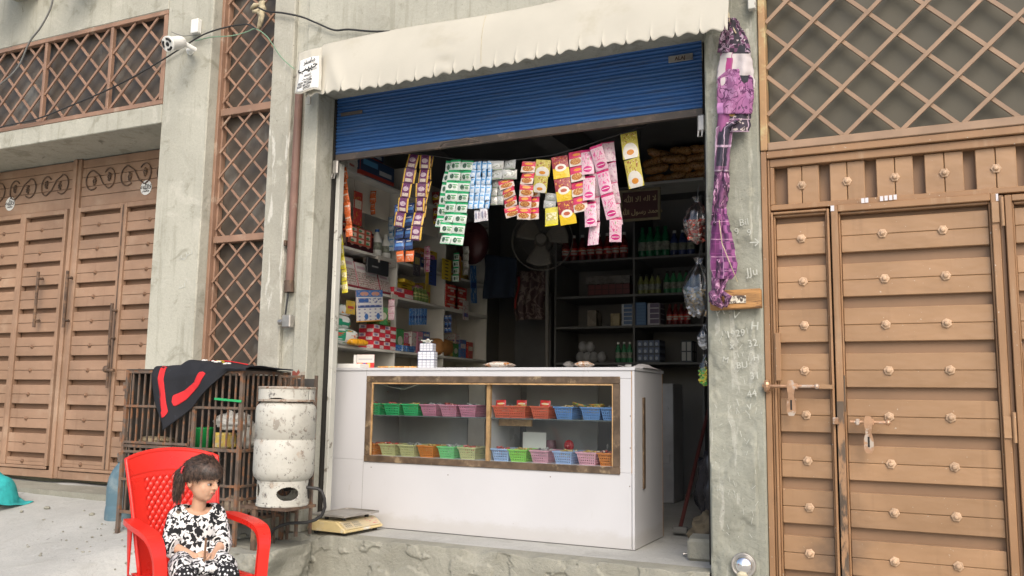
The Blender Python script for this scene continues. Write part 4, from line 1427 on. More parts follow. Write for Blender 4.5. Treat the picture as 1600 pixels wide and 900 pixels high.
for (px, w_, nm, lab, rot) in ((781, .20, 'snack_bag', 'crinkled snack bag lying on the middle of the counter top', .1), (913, .10, 'snack_bag', 'small orange snack packet lying on the right of the counter top', -.1), (889, .06, 'snack_bag', 'small silver packet beside the orange packet on the counter top', .2)):
    p = at(px, 566, .60)
    m = MB()
    for sg in (-1, 1):
        m.grid(lambda u, v, sg=sg: Vector(((u - .5) * w_ * -sg, (v - .5) * .12, .022 + sg * .022 * (math.sin(PI * u) * math.sin(PI * v)) ** .5 * (1 + .35 * mnoise.noise(Vector((u * 6, v * 6, px)))))) if 0 < u < 1 and 0 < v < 1 else Vector(((u - .5) * w_ * -sg, (v - .5) * .12, .022)), 16, 12)
    o = m.build(nm, snack if px != 889 else M['steel'], world=False, smooth=True); o.location = (p.x, .60, ZC); o.rotation_euler = (0, 0, rot); tag(o, lab, 'bag')
p = at(980, 566, .58)
m = MB(); m.lathe([(.012, 0), (.012, .004), (.006, .006)], c=(p.x, .58, ZC), n=10); m.tube([(p.x - .03 + .03 * math.cos(a), .58 + .02 * math.sin(a), ZC + .01 + .006 * math.sin(a * 2)) for a in [k * .6 for k in range(11)]], .0025, 6)
m.box(p.x - .01, p.x + .03, .57, .576, ZC + .003, ZC + .02, .001)
o = m.build('key_bunch', M['steel'], loc=(p.x, .58, ZC)); tag(o, 'small bunch of keys on the right front corner of the counter', 'keys')
m = MB(); p = at(1008, 574, .85)
m.grid(lambda u, v: Vector((p.x - .06 + .12 * u, .62 + .4 * v, ZC + .002 + .03 * max(0, math.sin(PI * u) * math.sin(PI * v)) + .012 * mnoise.noise(Vector((u * 5, v * 7, 3))) * math.sin(PI * u))), 14, 20)
o = m.build('plastic_sheet', mat('pale_plastic_sheet', (.5, .48, .47), .35, .1, 8), loc=(p.x, .8, ZC), smooth=True); tag(o, 'crumpled pale plastic sheet on the right end of the counter top', 'plastic sheet'); solid(o, .002)

# ================================================================== HANGING SACHET STRIPS
YS = .31
rope = [(536, 247), (600, 240), (655, 240), (720, 250), (800, 251), (862, 243), (902, 232), (945, 217), (985, 205), (1010, 195)]
m = MB(); m.tube([at(px, py, YS) for px, py in rope], .0035, 6)
o = m.build('hanging_string', M['cable'], loc=tuple(at(800, 251, YS)), smooth=True); tag(o, 'dark string stretched across the shop opening with sachet strips hung on it', 'string')
NTHS = ['first', 'second', 'third', 'fourth', 'fifth', 'sixth', 'seventh', 'eighth']
sp_ = {
 'choc': prt('purple_gold_sachet', (.13, .035, .10), [('r', 0, 0, .13, 1, (.62, .38, .06)), ('r', .87, 0, 1, 1, (.62, .38, .06)), ('r', .2, .12, .8, .34, (.60, .5, .42)), ('e', .5, .62, .28, .16, (.50, .38, .42)), ('n', 8, .6, (.28, .13, .26), (.13, .1, .87, .9)), ('r', 0, 0, 1, .06, (.05, .02, .04))], .2, bump=1.0),
 'green': prt('green_white_sachet', (.62, .68, .62), [('r', 0, .80, 1, 1, (.02, .34, .12)), ('r', 0, 0, 1, .05, (.02, .34, .12)), ('e', .35, .42, .17, .24, (.04, .10, .06)), ('e', .70, .38, .15, .14, (.20, .32, .20)), ('r', .5, .55, .9, .66, (.05, .3, .1)), ('n', 10, .62, (.3, .4, .32), (.1, .1, .9, .7))], .2, bump=1.0),
 'bluew': prt('blue_white_sachet', (.55, .66, .78), [('r', 0, 0, .12, 1, (.06, .26, .55)), ('r', .88, 0, 1, 1, (.06, .26, .55)), ('r', .2, .55, .8, .72, (.12, .35, .65)), ('e', .5, .3, .25, .15, (.70, .75, .8)), ('n', 8, .6, (.2, .42, .7), (.15, .05, .85, .5))], .2, bump=1.0),
 'silver': prt('silver_sachet', (.50, .50, .47), [('e', .5, .5, .3, .25, (.64, .64, .6)), ('n', 7, .55, (.28, .30, .24), (.15, .3, .85, .7)), ('r', .1, .04, .9, .1, (.2, .3, .15))], .2, metal=.2, bump=1.0),
 'noodle': prt('noodle_sachet', (.60, .05, .09), [('r', 0, .0, 1, .52, (.66, .55, .48)), ('e', .5, .32, .40, .24, (.40, .13, .03)), ('n', 12, .55, (.70, .45, .15), (.16, .14, .84, .5)), ('e', .5, .76, .3, .12, (.72, .35, .08)), ('r', .1, .92, .9, .97, (.7, .6, .5))], .2, bump=1.0),
 'noodle2': prt('pink_noodle_sachet', (.62, .05, .13), [('r', 0, .0, 1, .5, (.70, .62, .55)), ('e', .45, .3, .38, .22, (.45, .17, .04)), ('n', 14, .56, (.75, .5, .2), (.12, .12, .8, .5)), ('e', .55, .75, .27, .10, (.75, .30, .06))], .2, bump=1.0),
 'cream': prt('cream_yellow_sachet', (.52, .44, .08), [('e', .5, .22, .46, .36, (.70, .66, .58)), ('e', .5, .22, .22, .10, (.62, .24, .03)), ('n', 7, .56, (.32, .13, .04), (.05, .55, .95, .95)), ('n', 9, .6, (.7, .6, .3), (.05, .55, .95, .95))], .2, bump=1.0),
 'yellow': prt('yellow_maroon_sachet', (.70, .48, .02), [('r', 0, .45, 1, 1, (.30, .035, .04)), ('e', .5, .46, .34, .17, (.72, .68, .6)), ('e', .5, .46, .2, .08, (.42, .1, .05)), ('n', 8, .58, (.6, .3, .05), (.05, .62, .95, .95))], .2, bump=1.0),
 'lemon': prt('lemon_yellow_sachet', (.62, .55, .08), [('r', .1, .3, .9, .7, (.70, .64, .40)), ('n', 6, .55, (.45, .4, .12), (.1, .2, .9, .7)), ('r', 0, 0, 1, .08, (.7, .6, .02))], .2, bump=1.0),
 'pink': prt('pink_floral_sachet', (.66, .42, .50), [('r', 0, .9, 1, 1, (.50, .02, .13)), ('e', .5, .20, .36, .12, (.50, .02, .17)), ('r', .2, .185, .8, .215, (.75, .6, .65)), ('n', 7, .56, (.62, .10, .26), (.1, .4, .9, .85)), ('n', 9, .62, (.28, .33, .22), (.05, .3, .95, .9))], .2, bump=1.0),
 'rose': prt('plain_pink_sachet', (.62, .46, .50), [('r', 0, .0, .05, 1, (.5, .15, .24)), ('n', 5, .58, (.5, .25, .34)), ('n', 12, .64, (.3, .2, .22)), ('r', 0, .95, 1, 1, (.5, .06, .16))], .2, bump=1.0),
 'navy': prt('navy_blue_sachet', (.03, .055, .16), [('r', .08, .35, .92, .6, (.08, .2, .45)), ('r', .2, .7, .8, .8, (.5, .5, .5)), ('r', 0, 0, 1, .05, (.01, .02, .05))], .2, bump=1.0),
 'orange': prt('orange_red_sachet', (.62, .14, .04), [('r', .1, .55, .9, .68, (.66, .5, .4)), ('n', 8, .57, (.6, .35, .25), (.1, .1, .9, .5))], .2, bump=1.0),
 'white': prt('white_small_sachet', (.62, .60, .62), [('e', .3, .5, .14, .3, (.22, .22, .3)), ('e', .7, .5, .14, .3, (.25, .2, .25)), ('n', 9, .6, (.3, .3, .35))], .2, bump=1.0)}
def strip(label, x0, y0, x1, y1, wpx, cols, rows, kinds, y=YS, curl=.0, nm='sachet_strip'):
    T0, T1 = at(x0, y0, y), at(x1, y1, y)
    wd = (at(x0 + wpx, y0, y) - at(x0, y0, y)).x
    L = (T1 - T0).length
    a = math.atan2(T1.x - T0.x, -(T1.z - T0.z))
    t = thing(nm, label, 'sachets', tuple(T0), 0, 'sachet strips hung across the opening')
    w, h = wd / cols, L / rows
    meshes = {}
    for r in range(rows):
        for c in range(cols):
            kd = kinds[r % len(kinds)]
            if kd not in meshes:
                meshes[kd] = packet_mesh(w * 1.0, h * .995, .017, sp_[kd], 6, 6)
            lx = (c - (cols - 1) / 2) * w
            lz = -(r + .5) * h
            px_ = lx * math.cos(a) - lz * math.sin(a)
            pz_ = lx * math.sin(a) * -1 * -1 + lz * math.cos(a)
            o = inst('sachet', meshes[kd], t, (px_, random.uniform(-.004, .004) + curl * (r / rows) ** 2, pz_), (random.uniform(-.2, .2), -a + random.uniform(-.03, .03), random.uniform(-.28, .28)))
    return t
strip('purple and gold sachet strip, leftmost of the two long ones near the left shelf', 647, 241, 622, 355, 17, 1, 5, ['choc'])
strip('longer purple and gold sachet strip hanging just right of the first one', 666, 243, 649, 376, 17, 1, 6, ['choc'], YS + .012)
strip('thin purple sachet strip half hidden at the right of the gold ones', 674, 243, 660, 340, 9, 1, 5, ['choc'], YS + .035)
strip('navy blue sachet strip hanging behind the purple and gold strips', 632, 318, 631, 391, 30, 2, 4, ['navy'], YS + .07)
strip('short orange card of two sachets below the navy strip', 633, 392, 632, 409, 30, 2, 1, ['orange'], YS + .07)
strip('green and white sachet sheet, two wide and eight long', 722, 250, 704, 382, 37, 2, 8, ['green'])
strip('green and white sachet sheet peeping out behind the larger one', 712, 252, 694, 356, 30, 2, 6, ['green'], YS + .03)
strip('blue and white sachet sheet, four wide, left of the silver sachets', 754, 252, 748, 326, 34, 4, 6, ['bluew'])
strip('small white pair of sachets dangling under the blue and white sheet', 751, 327, 752, 346, 21, 2, 1, ['white'], YS + .01)
strip('silver grey row of sachets tied at the string, right of the blue sheet', 787, 251, 785, 280, 42, 2, 2, ['silver'])
strip('silver sachets hanging lower behind the blue and white sheet', 778, 280, 776, 320, 20, 2, 3, ['silver'], YS + .04)
strip('noodle sachet strip hanging lowest behind the silver row', 790, 280, 802, 338, 22, 1, 4, ['noodle'], YS + .025)
strip('red and white noodle sachet strip right of the silver row', 827, 252, 818, 343, 21, 1, 5, ['noodle'])
strip('red noodle sachet strip half hidden behind the cream sachets', 835, 290, 833, 343, 18, 1, 3, ['noodle2'], YS + .04)
strip('cream and yellow sachet strip of two below the string', 850, 250, 843, 301, 22, 1, 2, ['cream'])
strip('grey sachets hanging behind the yellow and maroon strip', 862, 302, 858, 326, 20, 1, 2, ['silver'], YS + .03)
strip('single lemon yellow sachet hanging under the grey ones', 862, 324, 862, 353, 21, 1, 1, ['lemon'], YS + .02)
strip('yellow and maroon sachet strip, widest in the middle of the string', 874, 244, 888, 350, 24, 1, 3, ['yellow'])
strip('pink and white noodle sachet strip left of the pink floral strips', 899, 236, 908, 331, 22, 1, 4, ['noodle2'])
strip('pink floral sachet strip hanging straight, left one of the pair', 917, 233, 924, 355, 18, 1, 3, ['pink'], YS - .005)
strip('plain pale pink strip hanging lowest behind the left floral one', 930, 232, 928, 384, 18, 1, 4, ['rose'], YS + .02)
strip('pink floral sachet strip slanting right, crossing the plain pink ones', 932, 228, 957, 341, 19, 1, 3, ['pink'], YS - .012)
strip('plain pale pink sachet strip rightmost of the pink bunch', 949, 221, 963, 352, 19, 1, 4, ['rose'], YS + .01)
strip('short pink floral strip dangling below the rightmost pink strips', 962, 340, 962, 378, 18, 1, 1, ['pink'], YS + .015)
strip('white and yellow sachet strip hung alone near the brown snack shelf', 981, 206, 994, 292, 25, 1, 2, ['cream'], YS - .005)
strip('thin red edged sachet strip along the left door post', 537, 262, 546, 370, 9, 1, 6, ['orange'], .36)
strip('green and yellow twisted wrapper strip on the left door post', 531, 365, 540, 458, 8, 1, 5, ['lemon'], .38)

for a in (('small red sachet strip hanging at the near end of the upper left shelf', 583, 298, 582, 335, 9, 1, 4, ['orange'], 1.0),
          ('short blue sachet strip hanging between the two white bottles and the gold strips', 611, 338, 612, 392, 10, 1, 5, ['bluew'], 1.25),
          ('pink sachet strip hanging deep between the gold and green sachets', 668, 385, 667, 425, 9, 1, 4, ['pink'], 1.75),
          ('yellow and maroon strip hanging deep right of the gold sachets', 681, 300, 682, 350, 10, 1, 4, ['yellow'], 1.95),
          ('green and white strip hanging deep above the dark red boxes', 713, 395, 712, 440, 9, 1, 4, ['green'], 2.25),
          ('silver strip hanging deep beside the dull maroon bag', 728, 385, 727, 430, 9, 1, 4, ['silver'], 2.4),
          ('pale pink strip hanging by the blue and white card', 612, 468, 611, 500, 9, 1, 3, ['rose'], 1.2),
          ('navy sachet pair under the far left shelf', 700, 492, 700, 520, 12, 2, 3, ['navy'], 2.1)):
    strip(*a)

# ================================================================== LEFT WALL SHELVES
SX0, SX1 = -4.255, -3.90
LS = thing('wall_shelves', 'white shelf unit running along the left wall of the shop', 'shelves', (-4.1, 1.6, .375))
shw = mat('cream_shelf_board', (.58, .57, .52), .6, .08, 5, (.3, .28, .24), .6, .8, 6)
beige = mat('beige_plywood', (.56, .52, .44), .7, .08, 3)
zs = [at(560, 541, 1.0).z]
ZL = []
for px, py in ((600, 546), (600, 459), (590, 398), (590, 283)):
    ZL.append(atX(px, py, SX1).z)
for z in ZL:
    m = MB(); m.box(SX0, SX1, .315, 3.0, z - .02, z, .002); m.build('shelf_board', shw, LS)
m = MB(); m.box(SX0, SX0 + .012, .315, 3.0, .38, 3.3); m.build('back_sheet', beige, LS)
for y in (1.35, 2.15, 3.0):
    m = MB(); m.box(SX0, SX1 - .01, y, y + .018, .38, ZL[-1] - .021 if y < 3 else 3.3, .001)
    m.build('upright', shw, LS)
# cupboard doors under the top shelf
for a, b in ((.36, .82), (.83, 1.33), (1.37, 2.13)):
    m = MB(); m.box(SX1 - .10, SX1 - .085, a, b, ZL[2] + .33, ZL[3] - .021, .002); m.build('cupboard_door', beige, LS)

def face_mat(name, base, layers):
    return prt(name, base, layers, .4)
pm_ = {
 'navy_carton': face_mat('navy_carton_print', (.03, .06, .12), [('r', .08, .55, .5, .85, (.1, .3, .5)), ('r', .55, .3, .92, .55, (.5, .5, .5)), ('r', 0, 0, 1, .18, (.4, .05, .03))]),
 'white_carton': face_mat('white_carton_print', (.55, .52, .46), [('r', .1, .3, .6, .5, (.35, .08, .06)), ('n', 6, .6, (.4, .38, .33))]),
 'black_box': face_mat('black_box_print', (.02, .022, .025), [('r', .2, .4, .5, .5, (.2, .2, .2))]),
 'bulbs': face_mat('dark_maroon_pack_print', (.06, .015, .02), [('e', .2, .42, .09, .3, (.6, .42, .33)), ('e', .5, .42, .09, .3, (.55, .38, .3)), ('e', .8, .42, .09, .3, (.6, .42, .33)), ('r', 0, .8, 1, .9, (.5, .1, .05))]),
 'red_box': face_mat('red_box_print', (.50, .03, .03), [('r', .1, .5, .9, .72, (.6, .55, .5)), ('n', 6, .6, (.6, .3, .1)), ('r', .35, .1, .65, .4, (.55, .5, .45))]),
 'redwhite': face_mat('red_white_carton_print', (.62, .60, .58), [('r', 0, 0, .55, .5, (.55, .03, .05)), ('r', .5, .45, 1, 1, (.55, .03, .05)), ('r', .12, .6, .38, .92, (.2, .2, .35)), ('n', 9, .6, (.6, .1, .12))]),
 'green_tin': face_mat('green_tin_print', (.14, .22, .06), [('r', 0, .3, 1, .6, (.4, .4, .15)), ('n', 8, .58, (.05, .1, .03))]),
 'beads': face_mat('bead_pouch_print', (.58, .55, .54), [('r', .0, .0, 1, .62, (.52, .48, .45)), ('d', 9, 11, .30, (.28, .03, .05)), ('d', 7, 9, .22, (.62, .6, .56)), ('n', 14, .58, (.06, .10, .05), (.05, .03, .95, .6)), ('r', 0, .64, 1, .97, (.60, .58, .56)), ('r', .15, .74, .85, .86, (.45, .3, .35))]),
 'poster': face_mat('blue_card_print', (.62, .62, .62), [('r', 0, .78, 1, 1, (.05, .16, .42)), ('e', .3, .88, .16, .07, (.55, .28, .2)), ('e', .72, .88, .16, .07, (.55, .28, .2)), ('r', .08, .60, .45, .74, (.05, .12, .35)), ('n', 12, .56, (.05, .1, .3), (.5, .58, .95, .76)), ('r', .05, .44, .95, .52, (.04, .08, .25)), ('d', 5, 9, .2, (.25, .25, .4)), ('e', .35, .16, .07, .1, (.05, .15, .4)), ('e', .8, .16, .07, .1, (.05, .15, .4)), ('r', 0, 0, 1, .03, (.6, .3, .05))]),
 'blister': face_mat('red_blister_card', (.45, .05, .04), [('r', .05, .05, .95, .95, (.58, .5, .42)), ('g', 3, 3, .3, (.40, .08, .05)), ('d', 3, 3, .22, (.05, .25, .12))]),
 'pamper': face_mat('white_green_bag_print', (.62, .65, .62), [('n', 3, .56, (.02, .25, .14)), ('n', 6, .62, (.62, .25, .04)), ('n', 8, .64, (.55, .06, .05))]),
 'blue_pack': face_mat('blue_pack_print', (.04, .16, .42), [('n', 6, .58, (.4, .45, .5)), ('r', .1, .4, .9, .55, (.02, .05, .2))]),
 'toothbrush': face_mat('yellow_blue_strip_print', (.55, .38, .03), [('r', .3, 0, 1, .78, (.03, .06, .22)), ('e', .6, .82, .25, .07, (.4, .1, .3)), ('d', 1, 9, .12, (.02, .02, .02))]),
 'yellowtag': face_mat('yellow_strip_print', (.58, .42, .03), [('d', 1, 6, .22, (.06, .05, .02))]),
}
def sgood(name, label, cat, px, py, X, sx, sy, sz, key, rz=0, grp=None, z=None):
    p = atX(px, py, X)
    zz = p.z if z is None else z
    return boxthing(name, label, cat, X - sx / 2, p.y, zz, sx, sy, sz, pm_[key] if isinstance(key, str) else key, rz, .003, grp)
zt = ZL[3] + .001
sgood('carton', 'small white carton on the left end of the top left shelf', 'carton', 551, 265, SX1, .2, .16, .10, 'white_carton', .1, z=zt)
sgood('carton', 'second white carton stacked on the small one on the top left shelf', 'carton', 551, 255, SX1, .19, .15, .08, 'white_carton', .02, z=zt + .101)
sgood('carton', 'long dark navy carton lying on the top left shelf', 'carton', 590, 275, SX1 + .02, .24, .48, .15, 'navy_carton', 0, z=zt)
sgood('carton', 'blue lidded carton stacked on the long navy one', 'carton', 580, 255, SX1, .2, .36, .10, 'navy_carton', .05, z=zt + .151)
sgood('carton', 'plain beige carton standing on the far part of the top left shelf', 'carton', 655, 290, SX1, .22, .40, .22, beige, 0, z=zt)
z2 = ZL[2] + .001
sgood('pack', 'dark maroon pack with three pale bulb shapes on the upper left shelf', 'pack', 563, 380, SX1 - .0, .06, .36, .155, 'bulbs', 0, z=z2)
sgood('box', 'small red box leaning over the maroon pack on the left shelf', 'box', 553, 335, SX1 - .05, .08, .12, .06, 'red_box', .1, z=z2 + .157)
def bottle(label, x, y, z, r, h, colm, capm, labm, grp=None, name='bottle', cat='bottle'):
    t = thing(name, label, cat, (x, y, z), 0, grp)
    m = MB(); m.lathe([(r * .9, 0), (r, h * .04), (r, h * .55), (r * .92, h * .64), (r * .42, h * .84), (r * .36, h * .9)], n=14); m.build('bottle_body', colm, t, smooth=True, world=False)
    m = MB(); m.lathe([(r * .42, h * .9), (r * .42, h), (0, h)], n=12); m.build('cap', capm, t, world=False)
    m = MB(); m.lathe([(r * 1.02, h * .22), (r * 1.02, h * .5)], n=14); m.build('label_band', labm, t, world=False)
    return t
whitep = M['cctv']
bl = mat('blue_plastic_cap', (.03, .1, .3), .35, bump=0)
lb1 = mat('bottle_label_mixed', (.22, .24, .19), .5, .4, 40, bump=0)
for (px, h, lab, cp_) in ((589, .22, 'white bottle with dark blue cap on the upper left shelf', bl), (603, .20, 'white bottle with white cap right of the blue capped bottle', whitep)):
    p = atX(px, 372, SX1 - .06)
    bottle(lab, SX1 - .06, p.y, z2, .042, h, whitep, cp_, lb1)
sgood('box', 'flat black box hanging over the edge of the upper left shelf', 'box', 592, 395, SX1 + .015, .02, .30, .12, 'black_box', 0, z=z2 - .16)
p = atX(562, 383, SX1 + .03); boxthing('blister_card', 'red edged card of nine small capsules pinned to the upper left shelf', 'card', SX1 + .03, p.y, p.z - .0, .006, .30, .13, pm_['blister'], 0, .001)
z1 = ZL[1] + .001
# tilted pouches of sweets in the rack
for i, px in enumerate((553, 572, 588, 606)):
    p = atX(px, 452, SX1)
    t = boxthing('sweets_pouch', 'clear topped pouch of red and white beads, %s of four on the left rack' % ORD[i], 'pouch', SX1 - .03, p.y, z1 + .004, .04, .17, .25 - .025 * i, pm_['beads'], 0, .012, 'pouches of beads on the left rack')
    t.rotation_euler = (0, -.28, 0)
sgood('carton', 'white and pink carton lying above the bead pouches', 'carton', 607, 410, SX1 + .0, .14, .36, .055, 'white_carton', .1, z=z1 + .235)
sgood('box', 'yellow and black box behind the red box on the middle left shelf', 'box', 632, 450, SX1 - .06, .10, .24, .13, 'yellowtag', 0, z=z1)
sgood('tray', 'yellow tray tilted on top of the yellow and black box', 'tray', 640, 430, SX1 - .02, .12, .26, .03, 'yellowtag', .2, z=z1 + .132)
sgood('carton', 'red and white carton on the middle left shelf edge', 'carton', 631, 463, SX1 - .0, .09, .30, .075, 'redwhite', 0, z=z1)
for i in range(4):
    p = atX(650 + i * 5, 470, SX1 - .04)
    bottle('small green tin can, %s of four on the middle left shelf' % ORD[i], SX1 - .05, p.y, z1, .032, .12, pm_['green_tin'], pm_['green_tin'], pm_['green_tin'], 'green tins on the middle left shelf', 'tin_can', 'can')
def hang(name, label, cat, px, py, X, w, h, key, rz=0, tilt=0, grp=None):
    p = atX(px, py, X)
    m = MB(); m.mbox(Matrix.Translation((0, 0, -h / 2)), .006, w, h, .001)
    o = bpy.data.objects.new(name, m.mesh(name, pm_[key] if isinstance(key, str) else key)); COL.objects.link(o)
    o.location = p; o.rotation_euler = (tilt, 0, rz)
    return tag(o, label, cat, grp)
hang('hanging_card', 'large blue and white product card hanging below the middle left shelf', 'card', 577, 453, SX1 + .03, .36, .245, 'poster', 0, .12)
hang('hanging_card', 'small pink tag hanging from the middle left shelf', 'card', 617, 460, SX1 + .03, .09, .085, 'white_carton', 0, -.1)
hang('brush_strip', 'long yellow and navy strip hanging in front of the left shelves', 'strip', 674, 392, SX1 + .03, .19, .30, 'toothbrush')
hang('brush_strip', 'short plain yellow strip with black dots hanging on the left shelves', 'strip', 698, 405, SX1 + .03, .16, .19, 'yellowtag')
hang('brush_strip', 'dark teal ribbon strip hanging farther back on the left shelves', 'strip', 739, 415, SX1 + .03, .12, .36, 'blue_pack', 0, .1)
for i in range(6):
    hang('comb_strip', 'narrow blue sachet, %s from front in the row under the middle left shelf' % NTHS[i], 'strip', 642 + i * 4.6, 482, SX1 + .01, .04, .14, 'blue_pack', 0, 0, 'blue sachets under the middle left shelf')
for i in range(3):
    for j in range(2):
        sgood('soap_box', 'dark red box, %s from bottom in the %s column on the far left shelf' % (ORD[i], ('left', 'right')[j]), 'box', 706 + j * 14, 484, SX1 - .0, .12, .22, .075, 'red_box', 0, 'dark red boxes on the far left shelf', z=atX(706, 484, SX1).z + i * .077)
m = MB(); zz = atX(706, 484, SX1).z; m.box(SX0 + .013, SX1, 2.17, 2.99, zz - .018, zz - .001, .002); m.build('shelf_board', shw, LS)
z0 = ZL[0] + .001
bag_mt = pm_['pamper']
def soft_bag(label, px, X, z, sx, sy, sz, mt, seed, name='soft_pack', cat='bag', rz=0):
    p = atX(px, 540, X)
    m = MB()
    def fn(u, v):
        a, b = 2 * PI * u, PI * v
        ex = lambda t, e: math.copysign(abs(t) ** e, t)
        n = 1 + .10 * mnoise.noise(Vector((math.cos(a) * 2 + seed, math.sin(a) * 2, v * 4)))
        return Vector((sx / 2 * ex(math.cos(a), .55) * ex(math.sin(b), .6) * n, sy / 2 * ex(math.sin(a), .55) * ex(math.sin(b), .6) * n, sz / 2 + sz / 2 * ex(-math.cos(b), .7)))
    m.grid(fn, 28, 16)
    o = m.build(name, mt, world=False, smooth=True); o.location = (X - sx / 2, p.y, z); o.rotation_euler = (0, 0, rz)
    return tag(o, label, cat)
soft_bag('white and green soft pack at the bottom of the pile on the lower left shelf', 540, SX1 + .06, z0, .26, .42, .13, bag_mt, 1)
soft_bag('white and green soft pack in the middle of the pile on the lower left shelf', 534, SX1 + .04, z0 + .115, .24, .34, .11, bag_mt, 2)
soft_bag('white and green soft pack on top of the pile on the lower left shelf', 533, SX1 + .02, z0 + .21, .22, .34, .10, bag_mt, 3)
soft_bag('bright orange yellow soft packet in front of the white green pile', 565, SX1 + .10, z0, .08, .22, .05, mat('orange_yellow_bag', (.62, .30, .02), .3, .3, 20), 5)
for i in range(3):
    for j in range(2):
        sgood('soap_carton', 'red and white carton, %s from bottom, %s stack on the lower left shelf' % (ORD[i], ('near', 'far')[j]), 'carton', 592 + 17 * j, 545, SX1 + .0, .14, .17, .062, 'redwhite', random.uniform(-.05, .05), 'red and white cartons on the lower left shelf', z=z0 + .0635 * i)
sgood('carton', 'tall green and white carton on top of the red and white stack', 'carton', 600, 500, SX1 - .02, .10, .20, .10, 'green_tin', 0, z=z0 + .192)
for i in range(3):
    sgood('blue_packet', 'blue packet, %s in the low pile on the lower left shelf' % ORD[i], 'packet', 625 + 8 * i, 547, SX1, .12, .15, .05, 'blue_pack', random.uniform(-.3, .3), z=z0)
soft_bag('brown paper sack farther back on the lower left shelf', 700, SX1, z0, .2, .3, .16, mat('brown_sack', (.34, .16, .05), .7, .3, 15), 8)

# rows of mixed goods crowding the deeper bays of the left shelves
GC_ = {
 'blue': face_mat('blue_goods_print', (.05, .14, .36), [('r', .1, .55, .9, .8, (.5, .5, .5)), ('n', 7, .6, (.4, .1, .1))]),
 'yellow': face_mat('yellow_goods_print', (.52, .36, .05), [('r', .15, .4, .85, .6, (.4, .05, .04)), ('n', 8, .62, (.1, .15, .3))]),
 'red': face_mat('red_goods_print', (.42, .04, .04), [('r', .1, .5, .9, .75, (.55, .5, .42)), ('n', 8, .6, (.5, .3, .05))]),
 'green': face_mat('green_goods_print', (.06, .24, .08), [('e', .5, .5, .35, .2, (.5, .5, .4)), ('n', 8, .62, (.5, .4, .1))]),
 'white': face_mat('white_goods_print', (.52, .51, .48), [('r', .1, .15, .9, .35, (.08, .12, .35)), ('n', 8, .58, (.4, .1, .12))]),
 'pink': face_mat('pink_goods_print', (.5, .2, .28), [('r', .1, .6, .9, .8, (.55, .5, .5)), ('n', 8, .6, (.3, .05, .15))]),
 'orange': face_mat('orange_goods_print', (.52, .2, .05), [('r', .2, .3, .8, .6, (.55, .5, .4)), ('n', 9, .6, (.2, .05, .05))]),
 'dark': face_mat('dark_goods_print', (.05, .05, .06), [('r', .15, .5, .85, .8, (.35, .3, .1)), ('n', 8, .62, (.3, .3, .3))]),
}
rg = random.Random(21)
for lv, (zz_, nm_) in enumerate(((ZL[0], 'lower'), (ZL[1], 'middle'), (ZL[2], 'upper'))):
    for (ya, yb, bay) in ((.345, .74, 'near'), (.80, 1.32, 'second'), (1.38, 2.12, 'third'), (2.20, 2.96, 'far')):
        if bay == 'near' and nm_ in ('lower', 'upper'):
            continue
        if bay == 'far' and nm_ == 'middle':
            continue
        if bay == 'second' and nm_ == 'lower':
            continue
        y, n_ = ya, 0
        prev = None
        while y < yb - .06 and n_ < 8:
            wy = rg.uniform(.06, .13)
            if y + wy > yb:
                break
            colr = rg.choice([c for c in GC_ if c != prev]); prev = colr
            h = rg.uniform(.08, .20)
            d = rg.uniform(.10, .2)
            kindn = rg.choice(('carton', 'packet', 'box'))
            boxthing(kindn, '%s %s, %s from the front in the %s bay of the %s left shelf' % (colr, kindn, NTHS[n_], bay, nm_), kindn, SX1 - d / 2 - .10 - rg.uniform(0, .03), y + wy / 2, zz_ + .001, d, wy * .94, h, GC_[colr], rg.uniform(-.12, .12), .004)
            if rg.random() < .6 and h < .15:
                c2 = rg.choice([c for c in GC_ if c != colr])
                boxthing(kindn, '%s %s stacked on the %s one, %s in the %s bay, %s left shelf' % (c2, kindn, colr, NTHS[n_], bay, nm_), kindn, SX1 - d / 2 - .11, y + wy / 2, zz_ + h + .003, d * .9, wy * .86, rg.uniform(.05, .10), GC_[c2], rg.uniform(-.15, .15), .004)
            y += wy + rg.uniform(.002, .012)
            n_ += 1
for i, (px, py, h, key, lab) in enumerate(((560, 300, .26, 'red', 'short red strip dangling from the top left shelf'), (652, 395, .20, 'dark', 'dark card strip hanging under the upper left shelf'), (716, 400, .22, 'orange', 'orange strip hanging deep among the left shelves'), (660, 300, .30, 'white', 'pale strip hanging from the top left shelf behind the gold sachets'), (600, 480, .14, 'green', 'small green card hanging beside the large blue and white card'), (728, 470, .18, 'white', 'small white card hung below the dark red boxes'), (548, 470, .10, 'yellow', 'little yellow tag at the near end of the middle left shelf'))):
    p = atX(px, py, SX1 + .02)
    boxthing('hanging_strip', lab, 'strip', SX1 + .02, p.y, p.z - h, .006, .11, h, GC_[key], 0, .001)

